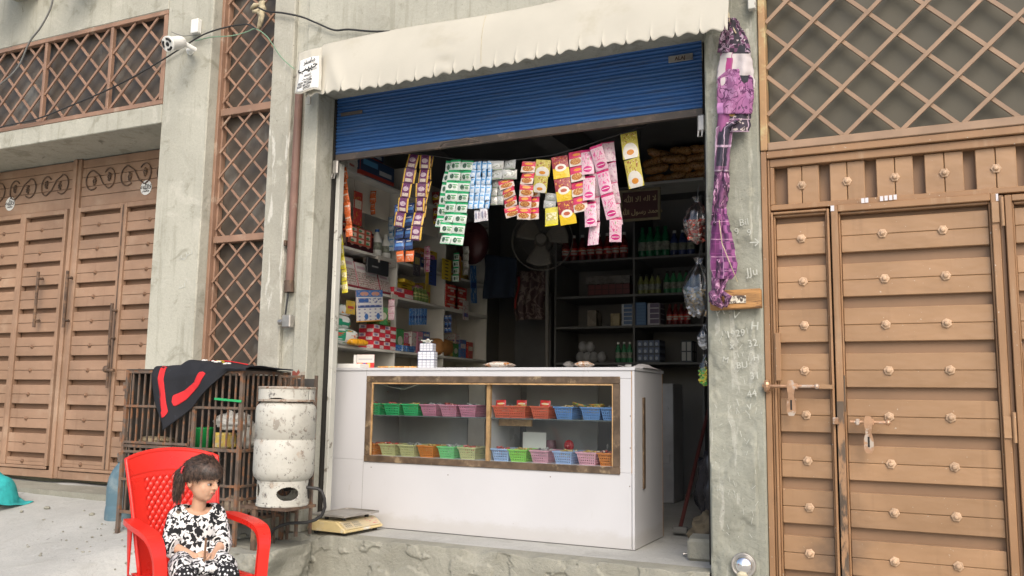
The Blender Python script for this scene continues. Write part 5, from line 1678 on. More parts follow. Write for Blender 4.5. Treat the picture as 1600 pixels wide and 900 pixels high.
# ================================================================== BACK WALL SHELVES
YB = 3.35
BS = thing('wall_shelves', 'dim shelf unit filled with bottles and packs on the back wall of the shop', 'shelves', (-2.4, 3.6, .375))
bx0, bx1 = at(868, 400, YB).x, at(1108, 400, YB).x
ZR = [at(1000, py, YB).z for py in (566, 508, 459, 401, 290)]
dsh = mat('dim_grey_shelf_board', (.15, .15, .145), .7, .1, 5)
for z in ZR:
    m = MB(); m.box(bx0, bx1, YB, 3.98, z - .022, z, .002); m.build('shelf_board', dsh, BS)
for px in (868, 893, 990, 1096):
    x = at(px, 400, YB).x
    m = MB(); m.box(x - .01, x + .01, YB + .005, 3.98, .38, 3.2, .001)
    if px == 893: pass
    m.build('upright', dsh, BS) if px in (868, 990, 1096) else None
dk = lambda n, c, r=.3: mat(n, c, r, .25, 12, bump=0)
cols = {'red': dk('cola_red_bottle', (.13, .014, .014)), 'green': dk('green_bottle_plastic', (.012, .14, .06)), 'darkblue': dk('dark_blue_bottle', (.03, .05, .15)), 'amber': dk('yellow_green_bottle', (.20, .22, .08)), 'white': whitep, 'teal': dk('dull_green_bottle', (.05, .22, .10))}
PB = {}
NTH = ['first', 'second', 'third', 'fourth', 'fifth', 'sixth', 'seventh', 'eighth']
def brow(colr, capc, pxs, z, r, h, label, grp, y=YB + .10, rows_=1):
    base_label = label
    for qi, px in enumerate(pxs):
        label = base_label.replace(' bottle ', ' bottle, %s from left, ' % NTH[qi], 1).replace('bottle with', 'bottle with')
        for rr in range(rows_):
            x = at(px, 400, y).x
            key = (colr, r, h, capc)
            if key in PB:
                t = copy_tree(PB[key]); t.location = (x, y + .11 * rr, z + .001); t['label'] = label; t['group'] = grp
            else:
                t = bottle(label, x, y, z + .001, r, h, cols[colr], cols[capc] if capc in cols else M['black'], lb1 if colr != 'red' else pm_['red_box'], grp)
                PB[key] = t
            t.rotation_euler = (0, 0, random.uniform(0, 3))
brow('red', 'white', [884, 897, 910, 923, 936, 949, 962, 975], ZR[3], .04, .27, 'dark red soft drink bottle in the left part of the drinks row', 'red bottles on the back shelves')
brow('green', 'green', [1004, 1016, 1028, 1040], ZR[3], .044, .30, 'green soft drink bottle in the middle of the drinks row', 'green bottles on the back shelves')
brow('darkblue', 'white', [1054, 1067, 1080], ZR[3], .04, .25, 'dark blue drink bottle at the right of the drinks row', 'dark bottles on the back shelves')
brow('amber', 'black', [1001, 1010, 1019, 1028], ZR[2], .030, .20, 'pale yellow bottle with black cap on the back shelf', 'yellow bottles on the back shelves')
brow('teal', 'black', [1042, 1052, 1062, 1072], ZR[2], .032, .22, 'dull green bottle with black cap on the back shelf', 'dull green bottles on the back shelves')
brow('red', 'red', [1046, 1055, 1064, 1073], ZR[1], .030, .20, 'small red bottle on the third back shelf', 'small red bottles on the back shelves')
brow('teal', 'white', [966, 975, 984], ZR[0], .028, .20, 'small green bottle beside the grey rolls on the back shelf', 'small green bottles on the back shelves')
def bpack(name, label, cat, x0, x1, z, h, mt, y=YB + .02, d=.18, grp=None):
    a, b = at(x0, 400, y).x, at(x1, 400, y).x
    return boxthing(name, label, cat, (a + b) / 2, y + d / 2, z + .001, b - a, d, h, mt, 0, .004, grp)
grid_b = prt('blue_block_print', (.06, .12, .24), [('g', 1, 5, .18, (.45, .48, .52))], .4)
grid_p = prt('purple_block_print', (.10, .07, .14), [('g', 1, 4, .2, (.5, .48, .52))], .4)
grid_c = prt('blue_cups_print', (.08, .12, .22), [('g', 4, 3, .22, (.03, .04, .06)), ('d', 4, 3, .25, (.35, .4, .48))], .4)
grid_r = prt('dim_red_block_print', (.14, .03, .03), [('g', 6, 2, .12, (.04, .01, .01))], .5)
bpack('soap_block', 'navy block of packs with white lines on the third back shelf', 'packs', 971, 988, ZR[1], .21, grid_b)
bpack('soap_block', 'lighter blue block of packs right of the navy block', 'packs', 992, 1009, ZR[1], .22, prt('mid_blue_block', (.06, .16, .32), [('g', 1, 7, .12, (.03, .08, .2))], .4))
bpack('soap_block', 'purple block of packs with white lines on the third back shelf', 'packs', 1011, 1030, ZR[1], .21, grid_p)
bpack('tin', 'round yellowish tin box on the third back shelf', 'tin', 954, 968, ZR[1], .12, dk('dull_yellow_tin', (.30, .24, .12)))
bpack('jar', 'pale box standing left on the third back shelf', 'box', 918, 932, ZR[1], .16, dk('dull_beige_box', (.22, .19, .15)))
bpack('cup_block', 'dark blue block of small cups on the lowest back shelf', 'packs', 994, 1030, ZR[0], .21, grid_c)
bpack('tube_pack', 'pair of white tubes standing at the right of the lowest back shelf', 'packs', 1062, 1080, ZR[0], .20, prt('white_tubes_print', (.06, .07, .08), [('r', .08, .52, .44, .95, (.42, .42, .40)), ('r', .56, .52, .92, .95, (.42, .42, .40)), ('r', .08, .05, .44, .46, (.42, .42, .40)), ('r', .56, .05, .92, .46, (.42, .42, .40))], .5))
bpack('carton', 'dim red carton row on the second back shelf', 'cartons', 918, 984, ZR[2], .11, grid_r)
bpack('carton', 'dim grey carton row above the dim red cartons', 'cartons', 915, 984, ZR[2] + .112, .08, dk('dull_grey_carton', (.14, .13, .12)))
for i, px in enumerate((908, 918, 928, 940, 912, 922)):
    x = at(px, 400, YB + .1).x
    m = MB(); m.ball((0, 0, .055), .055, 14, 9, (.85, 1, 1))
    o = m.build('thread_roll', dk('grey_white_roll', (.33, .33, .33), .8), world=False, smooth=True); o.location = (x, YB + .1 + .02 * (i % 2), ZR[0] + .002 + (.105 if i > 3 else 0))
    tag(o, 'grey white roll, %s, in the heap on the lowest back shelf' % ('bottom left', 'bottom second', 'bottom third', 'bottom right', 'top left', 'top right')[i], 'roll', 'grey rolls heaped on the back shelf')
# loaves of brown snack packets on the top back shelf
brown = prt('brown_snack_pack_print', (.50, .24, .08), [('n', 8, .52, (.60, .34, .12)), ('n', 16, .58, (.20, .07, .02)), ('n', 24, .64, (.45, .34, .2))], .25, bump=.6)
bm_ = MB()
bm_.grid(lambda u, v: Vector(((u - .5) * .25 * (1 + .04 * math.sin(v * 6.28)), .05 * math.cos(2 * PI * v) * (1 - .8 * abs(2 * u - 1) ** 6) * (1 + .2 * mnoise.noise(Vector((u * 8, v * 5, 1)))), .045 + .042 * math.sin(2 * PI * v) * (1 - .8 * abs(2 * u - 1) ** 6) * (1 + .2 * mnoise.noise(Vector((u * 8, v * 5, 5)))))), 22, 14)
bme = bm_.mesh('snack_pack', brown, True)
k = 0
YP = YB - .15
zp0 = at(1050, 284, YP).z
m = MB(); a_, b_ = at(995, 284, YP - .05).x, at(1100, 284, YP - .05).x
m.box(a_, b_, YP - .08, YB + .2, zp0 - .03, zp0 - .002, .003); m.build('shelf_board', shw, BS)
for r in range(4):
    for c in range(3):
        o = bpy.data.objects.new('snack_pack', bme); COL.objects.link(o)
        o.location = (at(1020 + 34 * c + 8 * (r % 2), 284, YP).x, YP + random.uniform(-.03, .03), zp0 + .082 * r)
        o.rotation_euler = (random.uniform(-.4, .4), random.uniform(-.22, .22), random.uniform(-.5, .5))
        tag(o, 'brown snack pack, %s from bottom, %s column of the pile on the highest back shelf' % (ORD[r], ('left', 'middle', 'right')[c]), 'snack pack', 'brown snack packs piled on the top back shelf')
# framed calligraphy
YF = 2.2
c0, c1, c2, c3 = at(967, 299, YF), at(1030, 291, YF), at(1033, 341, YF), at(972, 349, YF)
cen = (c0 + c1 + c2 + c3) / 4
ww, hh = (c1 - c0).length, (c1 - c2).length
FR = thing('picture_frame', 'dark framed calligraphy picture hanging below the brown snack packs', 'picture', tuple(cen))
gold = mat('dull_gold_frame', (.22, .19, .12), .4, .2, 20, metal=.3)
for a in ((-ww / 2, ww / 2, hh / 2 - .022, hh / 2), (-ww / 2, ww / 2, -hh / 2, -hh / 2 + .022)):
    m = MB(); m.mbox(Matrix.Translation((0, 0, (a[2] + a[3]) / 2)), ww, .02, .022, .003); m.build('frame_rail', gold, FR, world=False)
for s in (-1, 1):
    m = MB(); m.mbox(Matrix.Translation((s * (ww / 2 - .011), .001, 0)), .022, .02, hh - .045, .003); m.build('frame_stile', gold, FR, world=False)
m = MB(); m.mbox(Matrix.Translation((0, .006, 0)), ww - .04, .006, hh - .04); m.build('mount', mat('maroon_velvet', (.07, .03, .03), .8), FR, world=False)
gtx = mat('gold_lettering', (.42, .34, .2), .4, bump=0)
text('calligraphy', '\uFDF2 \uFEFC\uFE8D \uFEEA\uFEDF\uFE8D \uFEFB', .062, front(cen.x, cen.y + .001, cen.z + .03), gtx, FR, .001, .001)
text('calligraphy', '\uFEEA\uFDF2 \uFEDD\uFEEE\uFEB3\uFEAD \uFEAA\uFEE4\uFEA4\uFEE3', .055, front(cen.x, cen.y + .001, cen.z - .075), gtx, FR, .001, .001)
m = MB(); m.cyl(tuple(cen + Vector((0, .01, hh / 2))), tuple(cen + Vector((0, .01, hh / 2 + .5))), .002, n=5); m.build('hanging_wire', M['cable'], FR)
# fan
YFN = 2.3
fc = at(847, 375, YFN)
FN = thing('wall_fan', 'round grey pedestal fan facing out from the back of the shop', 'fan', tuple(fc))
fg = mat('grey_fan_metal', (.10, .093, .08), .45, .1, 10)
fgd = mat('dark_fan_blade', (.13, .12, .10), .5, .1, 10)
R = (at(892, 375, YFN) - fc).x * 1.0
RM = Matrix.Rotation(.25, 4, 'Z') @ Matrix.Rotation(PI / 2 - .05, 4, 'X')
m = MB()
for rr_, yy in ((R, 0), (R * .99, .03), (R * .66, -.045), (R * .33, -.055)):
    m.tube([RM @ Vector((rr_ * math.cos(t), rr_ * math.sin(t), -yy)) for t in [2 * PI * k / 36 for k in range(37)]], .004 if rr_ > R * .9 else .002, 5)
for k in range(48):
    t = 2 * PI * k / 48
    m.tube([RM @ Vector((rr * math.cos(t), rr * math.sin(t), zz)) for rr, zz in ((R * .25, .055), (R * .66, .045), (R * .93, .02), (R, 0))], .0013, 4)
m.build('guard', fg, FN, world=False)
for k in range(3):
    m = MB(); t0 = 2 * PI * k / 3 + .4
    m.grid(lambda u, v: RM @ Vector(((.05 + (R * .86 - .05) * u) * math.cos(t0 + (v - .5) * (1.35 - .3 * u)), (.05 + (R * .86 - .05) * u) * math.sin(t0 + (v - .5) * (1.35 - .3 * u)), .02 * (v - .5))), 8, 8)
    o = m.build('blade', fgd, FN, world=False, smooth=True); solid(o, .003)
m = MB(); m.lathe([(.0, .07), (.045, .066), (.055, .05), (.055, -.03), (.08, -.06), (.08, -.16), (.0, -.18)], n=20, M=RM); m.build('motor', fg, FN, world=False)
m = MB(); m.cyl((0, .12, -.08), (0, .16, -(fc.z - .39)), .018, n=10); m.lathe([(.2, -(fc.z - .372)), (.2, -(fc.z - .395)), (.03, -(fc.z - .42))], c=(0, .16, 0), n=20); m.build('stand', fg, FN, world=False)
# dark garment, net bag, tall grey cupboard at the back
m = MB()
ga, gb_ = at(757, 397, 2.9), at(806, 465, 2.9)
m.grid(lambda u, v: Vector((ga.x + (gb_.x - ga.x) * u, 2.9 + .03 * math.sin(u * 12) * v + .02 * math.sin(v * 5), ga.z + (gb_.z - ga.z) * v - .06 * u * (1 - v))), 20, 14)
o = m.build('garment', mat('navy_cloth', (.02, .03, .05), .9, .2, 10), loc=tuple(ga), smooth=True); solid(o, .01); tag(o, 'dark navy garment hanging in the back left corner of the shop', 'garment')
m = MB()
ga, gb_ = at(806, 425, 3.0), at(852, 500, 3.0)
m.grid(lambda u, v: Vector((ga.x + (gb_.x - ga.x) * (u + .05 * math.sin(v * 7)), 3.0 - .08 * math.sin(PI * u) * (.4 + v) + .02 * math.sin(u * 19), ga.z + (gb_.z - ga.z) * v)), 24, 16)
o = m.build('net_bag', prt('dark_red_net_print', (.05, .025, .025), [('w', 5, .05, (.16, .12, .1)), ('r', .02, .1, .12, .75, (.35, .03, .02))], .6), loc=tuple(ga), smooth=True); solid(o, .01); tag(o, 'dark red netted bag hanging right of the navy garment', 'bag')
a, b = at(868, 400, 3.45).x, at(852, 400, 3.45).x
m = MB(); m.box(at(806, 400, 3.45).x, at(862, 400, 3.45).x, 3.45, 3.95, .376, 2.35, .004)
m.box(at(806, 400, 3.45).x + .02, at(862, 400, 3.45).x - .02, 3.435, 3.449, .45, 1.3, .003); m.box(at(806, 400, 3.45).x + .02, at(862, 400, 3.45).x - .02, 3.435, 3.449, 1.33, 2.3, .003)
o = m.build('cupboard', mat('dark_grey_steel_cupboard', (.10, .10, .10), .5), loc=(a, 3.45, .376)); tag(o, 'dark grey steel cupboard in the back of the shop behind the hanging bag', 'cupboard')
m = MB(); p0 = atX(758, 330, -3.4)
m.ball(at(738, 380, 2.6), .16, 16, 12, (1.1, .6, 1.3))
o = m.build('red_bag', mat('dull_maroon_plastic', (.07, .02, .022), .35, .3, 10), loc=tuple(at(738, 380, 2.6)), smooth=True); tag(o, 'dull maroon bag hanging on the far end of the left wall', 'bag')
p = at(1042, 655, 2.9)
m = MB(); m.box(at(1034, 650, 3.0).x - .1, at(1052, 650, 3.0).x, 3.0, 3.34, .376, 1.42, .006); m.cyl((p.x - .03, 2.985, 1.2), (p.x - .03, 3.0, 1.2), .02, n=12)
m.box(p.x - .07, p.x + .0, 2.985, 2.9995, .72, .8, .003)
o = m.build('white_cabinet', mat('dim_white_cabinet', (.36, .36, .36), .4), loc=(p.x, 3.0, .376)); tag(o, 'small pale cabinet with a dark knob behind the counter on the right', 'cabinet')
# broom handle, black bag, sack, concrete block and bolt lock by the doorway
a, b = at(1063, 800, 1.2), at(1107, 640, 2.0)
a.z = .39
BRM = thing('broom', 'dark red broom leaning in the doorway right of the counter', 'broom', tuple(a))
m = MB(); m.cyl(tuple(a + Vector((0, 0, .04))), tuple(b), .014, n=10); m.build('handle', mat('red_stick', (.08, .025, .022), .4), BRM)
m = MB(); m.mbox(Matrix.Translation(a + Vector((0, 0, .02))), .10, .05, .045, .008); m.build('head', M['cablegrey'], BRM)
def lump(name, label, cat, c, r, sc, mt, seed, amp=.3):
    m = MB()
    def fn(u, v):
        aa, bb = 2 * PI * u, PI * v
        d = Vector((math.cos(aa) * math.sin(bb), math.sin(aa) * math.sin(bb), -math.cos(bb)))
        n = 1 + amp * mnoise.fractal(d * 2.2 + Vector((seed, 0, 0)), 1, 2, 4)
        q = Vector((d.x * sc[0], d.y * sc[1], d.z * sc[2])) * r * n
        q.z = max(q.z, -r * sc[2] * .85)
        return q
    m.grid(fn, 40, 24)
    o = m.build(name, mt, world=False, smooth=True); o.location = c
    return tag(o, label, cat)
lump('black_bag', 'crumpled black plastic bag standing by the doorway pillar', 'bag', (-1.22, 1.0, .72), .2, (.7, .8, 1.3), mat('glossy_black_plastic', (.02, .02, .025), .22, .3, 12, bump=.5, bsc=25), 3)
lump('jute_sack', 'small tan sack slumped below the black bag in the doorway', 'sack', (-1.20, .72, .48), .14, (.9, .8, .8), mat('tan_sack', (.12, .095, .06), .9, .3, 20, bump=.5), 6)
m = MB(); m.mbox(Matrix.Translation((-1.17, .42, .435)) @ Matrix.Rotation(.15, 4, 'Z'), .19, .24, .12, .015)
o = m.build('concrete_block', M['plinth'], loc=(-1.17, .42, .376)); tag(o, 'rough concrete block lying against the right pillar in the doorway', 'block')
p = atZ(1085, 868, .385)
LK = thing('floor_bolt', 'rusty shutter lock and bar lying on the floor beside the right pillar', 'lock', (p.x, p.y, .38))
m = MB(); m.box(p.x + .02, p.x + .06, p.y, p.y + .04, .381, .43, .006); m.build('lock_body', M['darkmetal'], LK)
m = MB(); m.cyl((p.x - .06, p.y - .02, .392), (p.x + .06, p.y + .02, .395), .009, n=8); m.cyl((p.x - .03, p.y - .04, .388), (p.x + .05, p.y - .02, .398), .006, n=8); m.build('lock_bar', M['steel'], LK)

# bags hanging inside the right jamb
def hbag(label, px, py, rx, rz_, y, cmt, seed, kn=None):
    c = at(px, py, y)
    k = (at(px + 1, py, y) - c).x
    rX, rZ = rx * k, rz_ * k
    t = thing('plastic_bag', label, 'bag', (c.x, c.y, c.z), 0)
    m = MB()
    def fn(u, v):
        a = 2 * PI * u
        prof = [(0, .0), (.12, .62), (.3, .95), (.5, 1), (.68, .8), (.82, .42), (.9, .16), (.95, .22), (1, .34)]
        for (p0, r0), (p1, r1) in zip(prof[:-1], prof[1:]):
            if p0 <= v <= p1:
                rr = r0 + (r1 - r0) * (v - p0) / (p1 - p0)
        n = 1 + .16 * mnoise.noise(Vector((math.cos(a) * 3, math.sin(a) * 3, v * 5 + seed))) + .06 * math.sin(a * 9 + seed + v * 4)
        return Vector((rX * rr * math.cos(a) * n, rX * .8 * rr * math.sin(a) * n, -rZ + 2 * rZ * v))
    m.grid(fn, 48, 30)
    o = m.build('bag_film', M['bagfilm'], t, world=False, smooth=True)
    m = MB()
    rnd = random.Random(seed)
    for q in range(90):
        a, b = rnd.uniform(0, 2 * PI), rnd.uniform(0, 1) ** .5
        zz = rnd.uniform(-.85, -.0)
        lim = .85 * math.sqrt(max(.05, 1 - (zz + .3) ** 2 * 1.6))
        m.mbox(Matrix.Translation((math.cos(a) * b * rX * .82 * lim, math.sin(a) * b * rX * .66 * lim, zz * rZ)) @ Matrix.Rotation(rnd.uniform(0, 3), 4, 'X') @ Matrix.Rotation(rnd.uniform(0, 3), 4, 'Z'), .04, .022, .014, .005)
    m.build('bag_contents', cmt, t, world=False)
    m = MB(); m.cyl((0, 0, rZ * .85), (.01, .02, rZ * 1.5), .002, n=5); m.build('tie_string', M['cable'], t, world=False)
    return t
mix = lambda n, a, b: mat(n, a, .4, .3, 25, b, .48, .52, 40, bump=0)
hbag('knotted clear bag of red and white snacks hanging at the top of the right jamb', 1089, 345, 21, 38, .42, mix('red_white_snacks', (.60, .08, .05), (.66, .55, .45)), 11)
hbag('large clear bag of pale crisps hanging in the middle of the right jamb', 1092, 450, 25, 48, .42, mix('pale_crisps', (.55, .42, .25), (.5, .52, .58)), 23)
hbag('small empty clear bag hanging below the bag of crisps', 1101, 526, 11, 19, .40, mix('pale_scraps', (.3, .3, .3), (.5, .5, .5)), 31)
hbag('narrow bag of green and yellow sweets hanging lowest at the right jamb', 1101, 578, 9, 24, .38, mix('green_yellow_sweets', (.10, .40, .08), (.65, .5, .06)), 43)

# ================================================================== OUTSIDE THINGS
# pipe and its switch box on the left jamb
T = thing('wall_pipe', 'thin brown conduit running down the wall left of the shop opening', 'pipe', (-3.905, -.0, 1.9))
pt, pb = at(466, 150, .0), at(451, 452, .0)
m = MB(); m.cyl((-3.895, .005, 3.5), (-3.90, .005, pb.z), .028, n=14); m.build('pipe_length', M['pipe'], T, smooth=False)
m = MB(); m.cyl((-3.90, .005, pb.z - .02), (-3.905, .005, pb.z + .06), .034, n=14); m.box(-3.95, -3.93, -.02, .01, pb.z + .30, pb.z + .34, .003); m.build('collar', M['darkmetal'], T)
m = MB(); m.tube([(-3.90, .0, pb.z), (-3.905, -.01, pb.z - .12), (-3.91, -.01, at(449, 492, 0).z)], .007, 6); m.build('wire', M['cable'], T)
p = at(447, 503, -.02)
m = MB(); m.box(p.x - .015, p.x + .055, -.05, -.001, p.z - .04, p.z + .045, .006); m.cyl((p.x - .05, -.03, p.z), (p.x - .015, -.03, p.z), .02, n=10); m.build('switch_box', M['steel'], T)

# CCTV camera and junction box on the column
p0 = at(298, 80, -.005)
CT = thing('security_camera', 'white bullet security camera with black face fixed to the column', 'camera', tuple(p0))
lens_c, back_c = at(262, 69, -.30), at(284, 66, -.17)
dirv = (lens_c - back_c).normalized()
q = dirv.to_track_quat('Z', 'Y').to_matrix().to_4x4()
m = MB(); m.lathe([(.012, -.02), (.044, 0), (.049, .03), (.051, .12), (.056, .125), (.058, .142), (.054, .147), (0, .147)], c=tuple(back_c), n=24, M=q); m.build('housing', M['cctv'], CT, smooth=False)
fc_ = back_c + dirv * .1485
m = MB(); m.lathe([(.0, .004), (.012, .003), (.016, 0)], c=tuple(fc_), n=16, M=q)
for a0 in (0.3, 2.4, 4.5):
    pts = [fc_ + (q @ Vector((.038 * math.cos(a0 + t), .038 * math.sin(a0 + t), .001))) for t in [k * .15 for k in range(9)]]
    m.tube(pts, .0085, 6)
m.build('lens', M['black'], CT)
m = MB(); m.tube([back_c + Vector((.0, .0, -.0)), back_c + Vector((.05, .08, -.03)), p0 + Vector((-.005, -.02, .0))], [.02, .016, .018], 10); m.build('bracket', M['cctv'], CT)
m = MB(); m.lathe([(.0, .022), (.026, .02), (.032, .004), (.032, 0)], c=(p0.x, -.001, p0.z), n=20, M=Matrix.Rotation(PI / 2, 4, 'X')); m.build('base', M['cctv'], CT)
p = at(307, 42, -.02)
m = MB(); m.box(p.x - .035, p.x + .035, -.045, -.001, p.z - .055, p.z + .055, .004)
o = m.build('junction_box', M['cctv'], loc=tuple(p)); tag(o, 'small white junction box on the column above the security camera', 'box')

def cable(name, label, pts, r, mt, y=-.03):
    P_ = [at(a, b, (c[0] if c else y)) for a, b, *c in pts]
    # smooth the sight points
    Q = []
    for i in range(len(P_) - 1):
        a, b = P_[i], P_[i + 1]
        pa = P_[max(0, i - 1)]; pb_ = P_[min(len(P_) - 1, i + 2)]
        for t in [k / 5 for k in range(5)]:
            Q.append(.5 * ((2 * a) + (b - pa) * t + (2 * pa - 5 * a + 4 * b - pb_) * t * t + (3 * a - pa - 3 * b + pb_) * t ** 3))
    Q.append(P_[-1])
    m = MB(); m.tube(Q, r, 6)
    o = m.build(name, mt, loc=tuple(P_[0]), smooth=True)
    return tag(o, label, 'cable')
cable('cable', 'long black cable crossing the left lattice window up to the beige knot', [(-40, 215), (0, 199), (57, 186), (111, 165), (180, 135), (240, 102), (288, 72), (318, 54), (352, 43), (385, 38), (400, 45)], .006, M['cable'])
cable('cable', 'black cable sagging from the beige knot over the wall to the awning', [(404, 12), (418, 18), (440, 20), (470, 26), (495, 36), (522, 47), (545, 46), (580, 49), (625, 49)], .007, M['cable'])
cable('cable', 'grey cable hanging across the top left corner in front of the lattice', [(84, -20), (80, 10), (64, 42), (46, 66), (28, 105), (0, 132), (-30, 150)], .007, M['cablegrey'], -.25)
cable('cable', 'thin green cable looping from the camera past the tall window to the awning corner', [(305, 64), (330, 58), (362, 56), (385, 50), (399, 45), (415, 55), (425, 68), (440, 90), (460, 108)], .004, M['cableg'])
cable('cable', 'thin pale cable running from the security camera along the column', [(268, 50), (285, 56), (300, 55), (312, 54)], .003, M['cablegrey'])
KN = thing('rag_knot', 'beige knotted rag tying the cables to the tall lattice window', 'rag', tuple(at(405, 20, .06)))
m = MB()
for pts, r in (([(393, 14), (398, 8), (406, 7), (409, 12), (402, 18), (395, 18)], .014), ([(408, 4), (411, 14), (407, 28), (405, 42)], .02), ([(404, 20), (410, 24), (409, 34), (403, 45)], .015), ([(412, 2), (409, 10), (404, 14)], .014)):
    m.tube([at(a, b, .055 - .01 * (i % 2)) for i, (a, b) in enumerate(pts)], [r * (1 + .3 * math.sin(i * 2)) for i in range(len(pts))], 8)
m.build('knot', M['rope'], KN, smooth=True)

# hung quilt strips on the right pillar
QL = thing('hanging_cloth', 'long twisted patchwork cloth in purple, black and white hanging down the right pillar', 'cloth', tuple(at(1140, 40, -.08)))
cl = {
 'top': prt('purple_black_check_cloth', (.15, .06, .12), [('k', 4, 5, (.03, .02, .035)), ('w', 3, .02, (.4, .3, .38)), ('r', .5, .2, .75, .9, (.035, .03, .04))], .9, bump=.4),
 'check': prt('black_white_patch_cloth', (.55, .50, .50), [('r', .38, .62, .92, .95, (.035, .035, .045)), ('r', .42, .06, .9, .24, (.035, .035, .045)), ('r', .22, .2, .4, .55, (.36, .05, .2)), ('n', 6, .60, (.40, .14, .28), (0, 0, .38, 1)), ('r', .36, .0, .385, 1, (.3, .1, .2))], .9, bump=.4),
 'rose': prt('pink_purple_rose_cloth', (.29, .11, .24), [('n', 4, .54, (.38, .18, .33)), ('w', 4.5, .03, (.10, .03, .09)), ('r', .0, .0, .18, .2, (.55, .25, .5))], .9, bump=.4),
 'dark': prt('black_floral_cloth', (.045, .035, .05), [('n', 6, .60, (.45, .38, .36)), ('g', 2.2, 2.2, .06, (.45, .33, .42)), ('r', 0, 0, .35, 1, (.26, .08, .2)), ('e', .42, .7, .1, .12, (.5, .32, .1))], .9, bump=.4),
 'window': prt('dark_window_check_cloth', (.19, .09, .165), [('r', .15, .1, .85, .95, (.04, .035, .055)), ('g', 2, 2.4, .07, (.48, .35, .45))], .9, bump=.4),
 'twist': prt('purple_streak_cloth', (.19, .07, .155), [('w', 2.5, .05, (.05, .02, .05)), ('n', 5, .58, (.5, .28, .42)), ('n', 9, .62, (.05, .03, .06))], .9, bump=.4),
 'plaid': prt('purple_plaid_cloth', (.28, .09, .235), [('k', 3, 6, (.10, .03, .10)), ('r', 0, 0, .38, 1, (.14, .03, .12)), ('g', 2, 5, .05, (.45, .25, .38)), ('g', 5, 9, .05, (.25, .05, .2))], .9, bump=.4),
}
segs = [('top', [(28, 1136, 1150), (40, 1130, 1156), (60, 1124, 1168), (82, 1121, 1173)], -.085),
        ('check', [(62, 1142, 1166), (80, 1128, 1172), (110, 1121, 1177), (138, 1120, 1180)], -.082),
        ('rose', [(108, 1138, 1160), (122, 1122, 1176), (150, 1120, 1178), (178, 1121, 1174)], -.09),
        ('dark', [(168, 1124, 1174), (185, 1122, 1173), (206, 1121, 1171)], -.078),
        ('window', [(186, 1150, 1156), (200, 1119, 1146), (240, 1117, 1140), (268, 1117, 1138)], -.088),
        ('twist', [(262, 1118, 1138), (290, 1116, 1140), (330, 1113, 1134), (352, 1112, 1132)], -.085),
        ('plaid', [(326, 1118, 1134), (352, 1113, 1139), (390, 1110, 1148), (420, 1110, 1152), (436, 1116, 1144)], -.095),
        ('twist', [(405, 1112, 1136), (435, 1112, 1138), (455, 1112, 1130), (472, 1108, 1126)], -.085)]
for si, (k, rows_, y) in enumerate(segs):
    def fn(u, v, rows_=rows_, y=y, si=si):
        f = v * (len(rows_) - 1)
        i = min(int(f), len(rows_) - 2)
        t = f - i
        py = rows_[i][0] + (rows_[i + 1][0] - rows_[i][0]) * t
        xl = rows_[i][1] + (rows_[i + 1][1] - rows_[i][1]) * t
        xr = rows_[i][2] + (rows_[i + 1][2] - rows_[i][2]) * t
        xl += 1.6 * mnoise.noise(Vector((py * .11, si, 0))); xr += 2.0 * mnoise.noise(Vector((py * .13, si, 5)))
        px = xl + (xr - xl) * u
        fold = .022 * math.sin(u * PI) + .012 * math.sin(u * 11 + py * .05 + si) + .012 * mnoise.noise(Vector((u * 4, py * .04, si)))
        return at(px, py, y - fold)
    m = MB(); m.grid(fn, 26, 34)
    # v runs downwards: flip so the print stands upright
    m.uv = [[(a, 1 - b) for a, b in f] for f in m.uv]
    o = m.build('patch', cl[k], QL, smooth=True); solid(o, .008)
m = MB()
m.tube([at(1112, 458, -.09), at(1118, 470, -.12), at(1130, 480, -.10)], [.02, .028, .012], 8)
m.tube([at(1130, 458, -.10), at(1138, 464, -.11), at(1134, 480, -.10)], [.012, .02, .008], 8)
m.build('knot', cl['twist'], QL, smooth=True)
m = MB(); m.tube([at(1138, 20, -.08), at(1140, 34, -.1), at(1150, 52, -.12)], .004, 6)
m.build('cord', M['rope'], QL)
m = MB(); m.tube([at(1122, 330, -.125), at(1128, 380, -.15), at(1140, 410, -.15), at(1152, 440, -.08)], .0025, 5); m.build('cord', M['rope'], QL)
WD = thing('wood_block', 'weathered orange wood plank fixed across the right pillar', 'plank', tuple(at(1148, 468, -.03)))
a, b = at(1109, 454, -.06), at(1188, 482, -.06)
m = MB(); m.bar((a.x, -.045, (a.z + b.z) / 2 - .003), (b.x + .005, -.045, (a.z + b.z) / 2 + .003), .102, .045, (0, -1, 0), .005); m.build('board', M['plank'], WD)
m = MB(); p = at(1152, 468, -.07); m.box(p.x - .045, p.x + .045, -.0735, -.068, p.z - .02, p.z + .02, .002); m.build('torn_label', mat('torn_label', (.6, .55, .45), .8, .2, 30, (.08, .06, .05), .5, .54, 45, bump=0), WD)
# round chrome lamp at the pillar foot
p = at(1162, 883, -.04)
LMP = thing('wall_lamp', 'round mirror bright metal lamp fixed low on the right pillar', 'lamp', (p.x, -.02, p.z))
RY = Matrix.Rotation(PI / 2, 4, 'X')
m = MB(); m.lathe([(.052, .0), (.062, .012), (.062, .030), (.056, .036), (.052, .03)], c=(p.x, -.018, p.z), n=32, M=RY); m.build('rim', M['steel'], LMP, smooth=True)
m = MB(); m.lathe([(.051, .02), (.046, .036), (.034, .050), (.018, .058), (0, .060)], c=(p.x, -.018, p.z), n=32, M=RY); m.build('bowl', M['chrome'], LMP, smooth=True)
m = MB(); m.ball((p.x - .005, -.065, p.z - .045), .022, 10, 7, (1.3, .6, .7)); m.build('cement_smear', mat('yellowish_putty', (.5, .46, .33), .9, .2, 40, bump=.4), LMP, smooth=True)

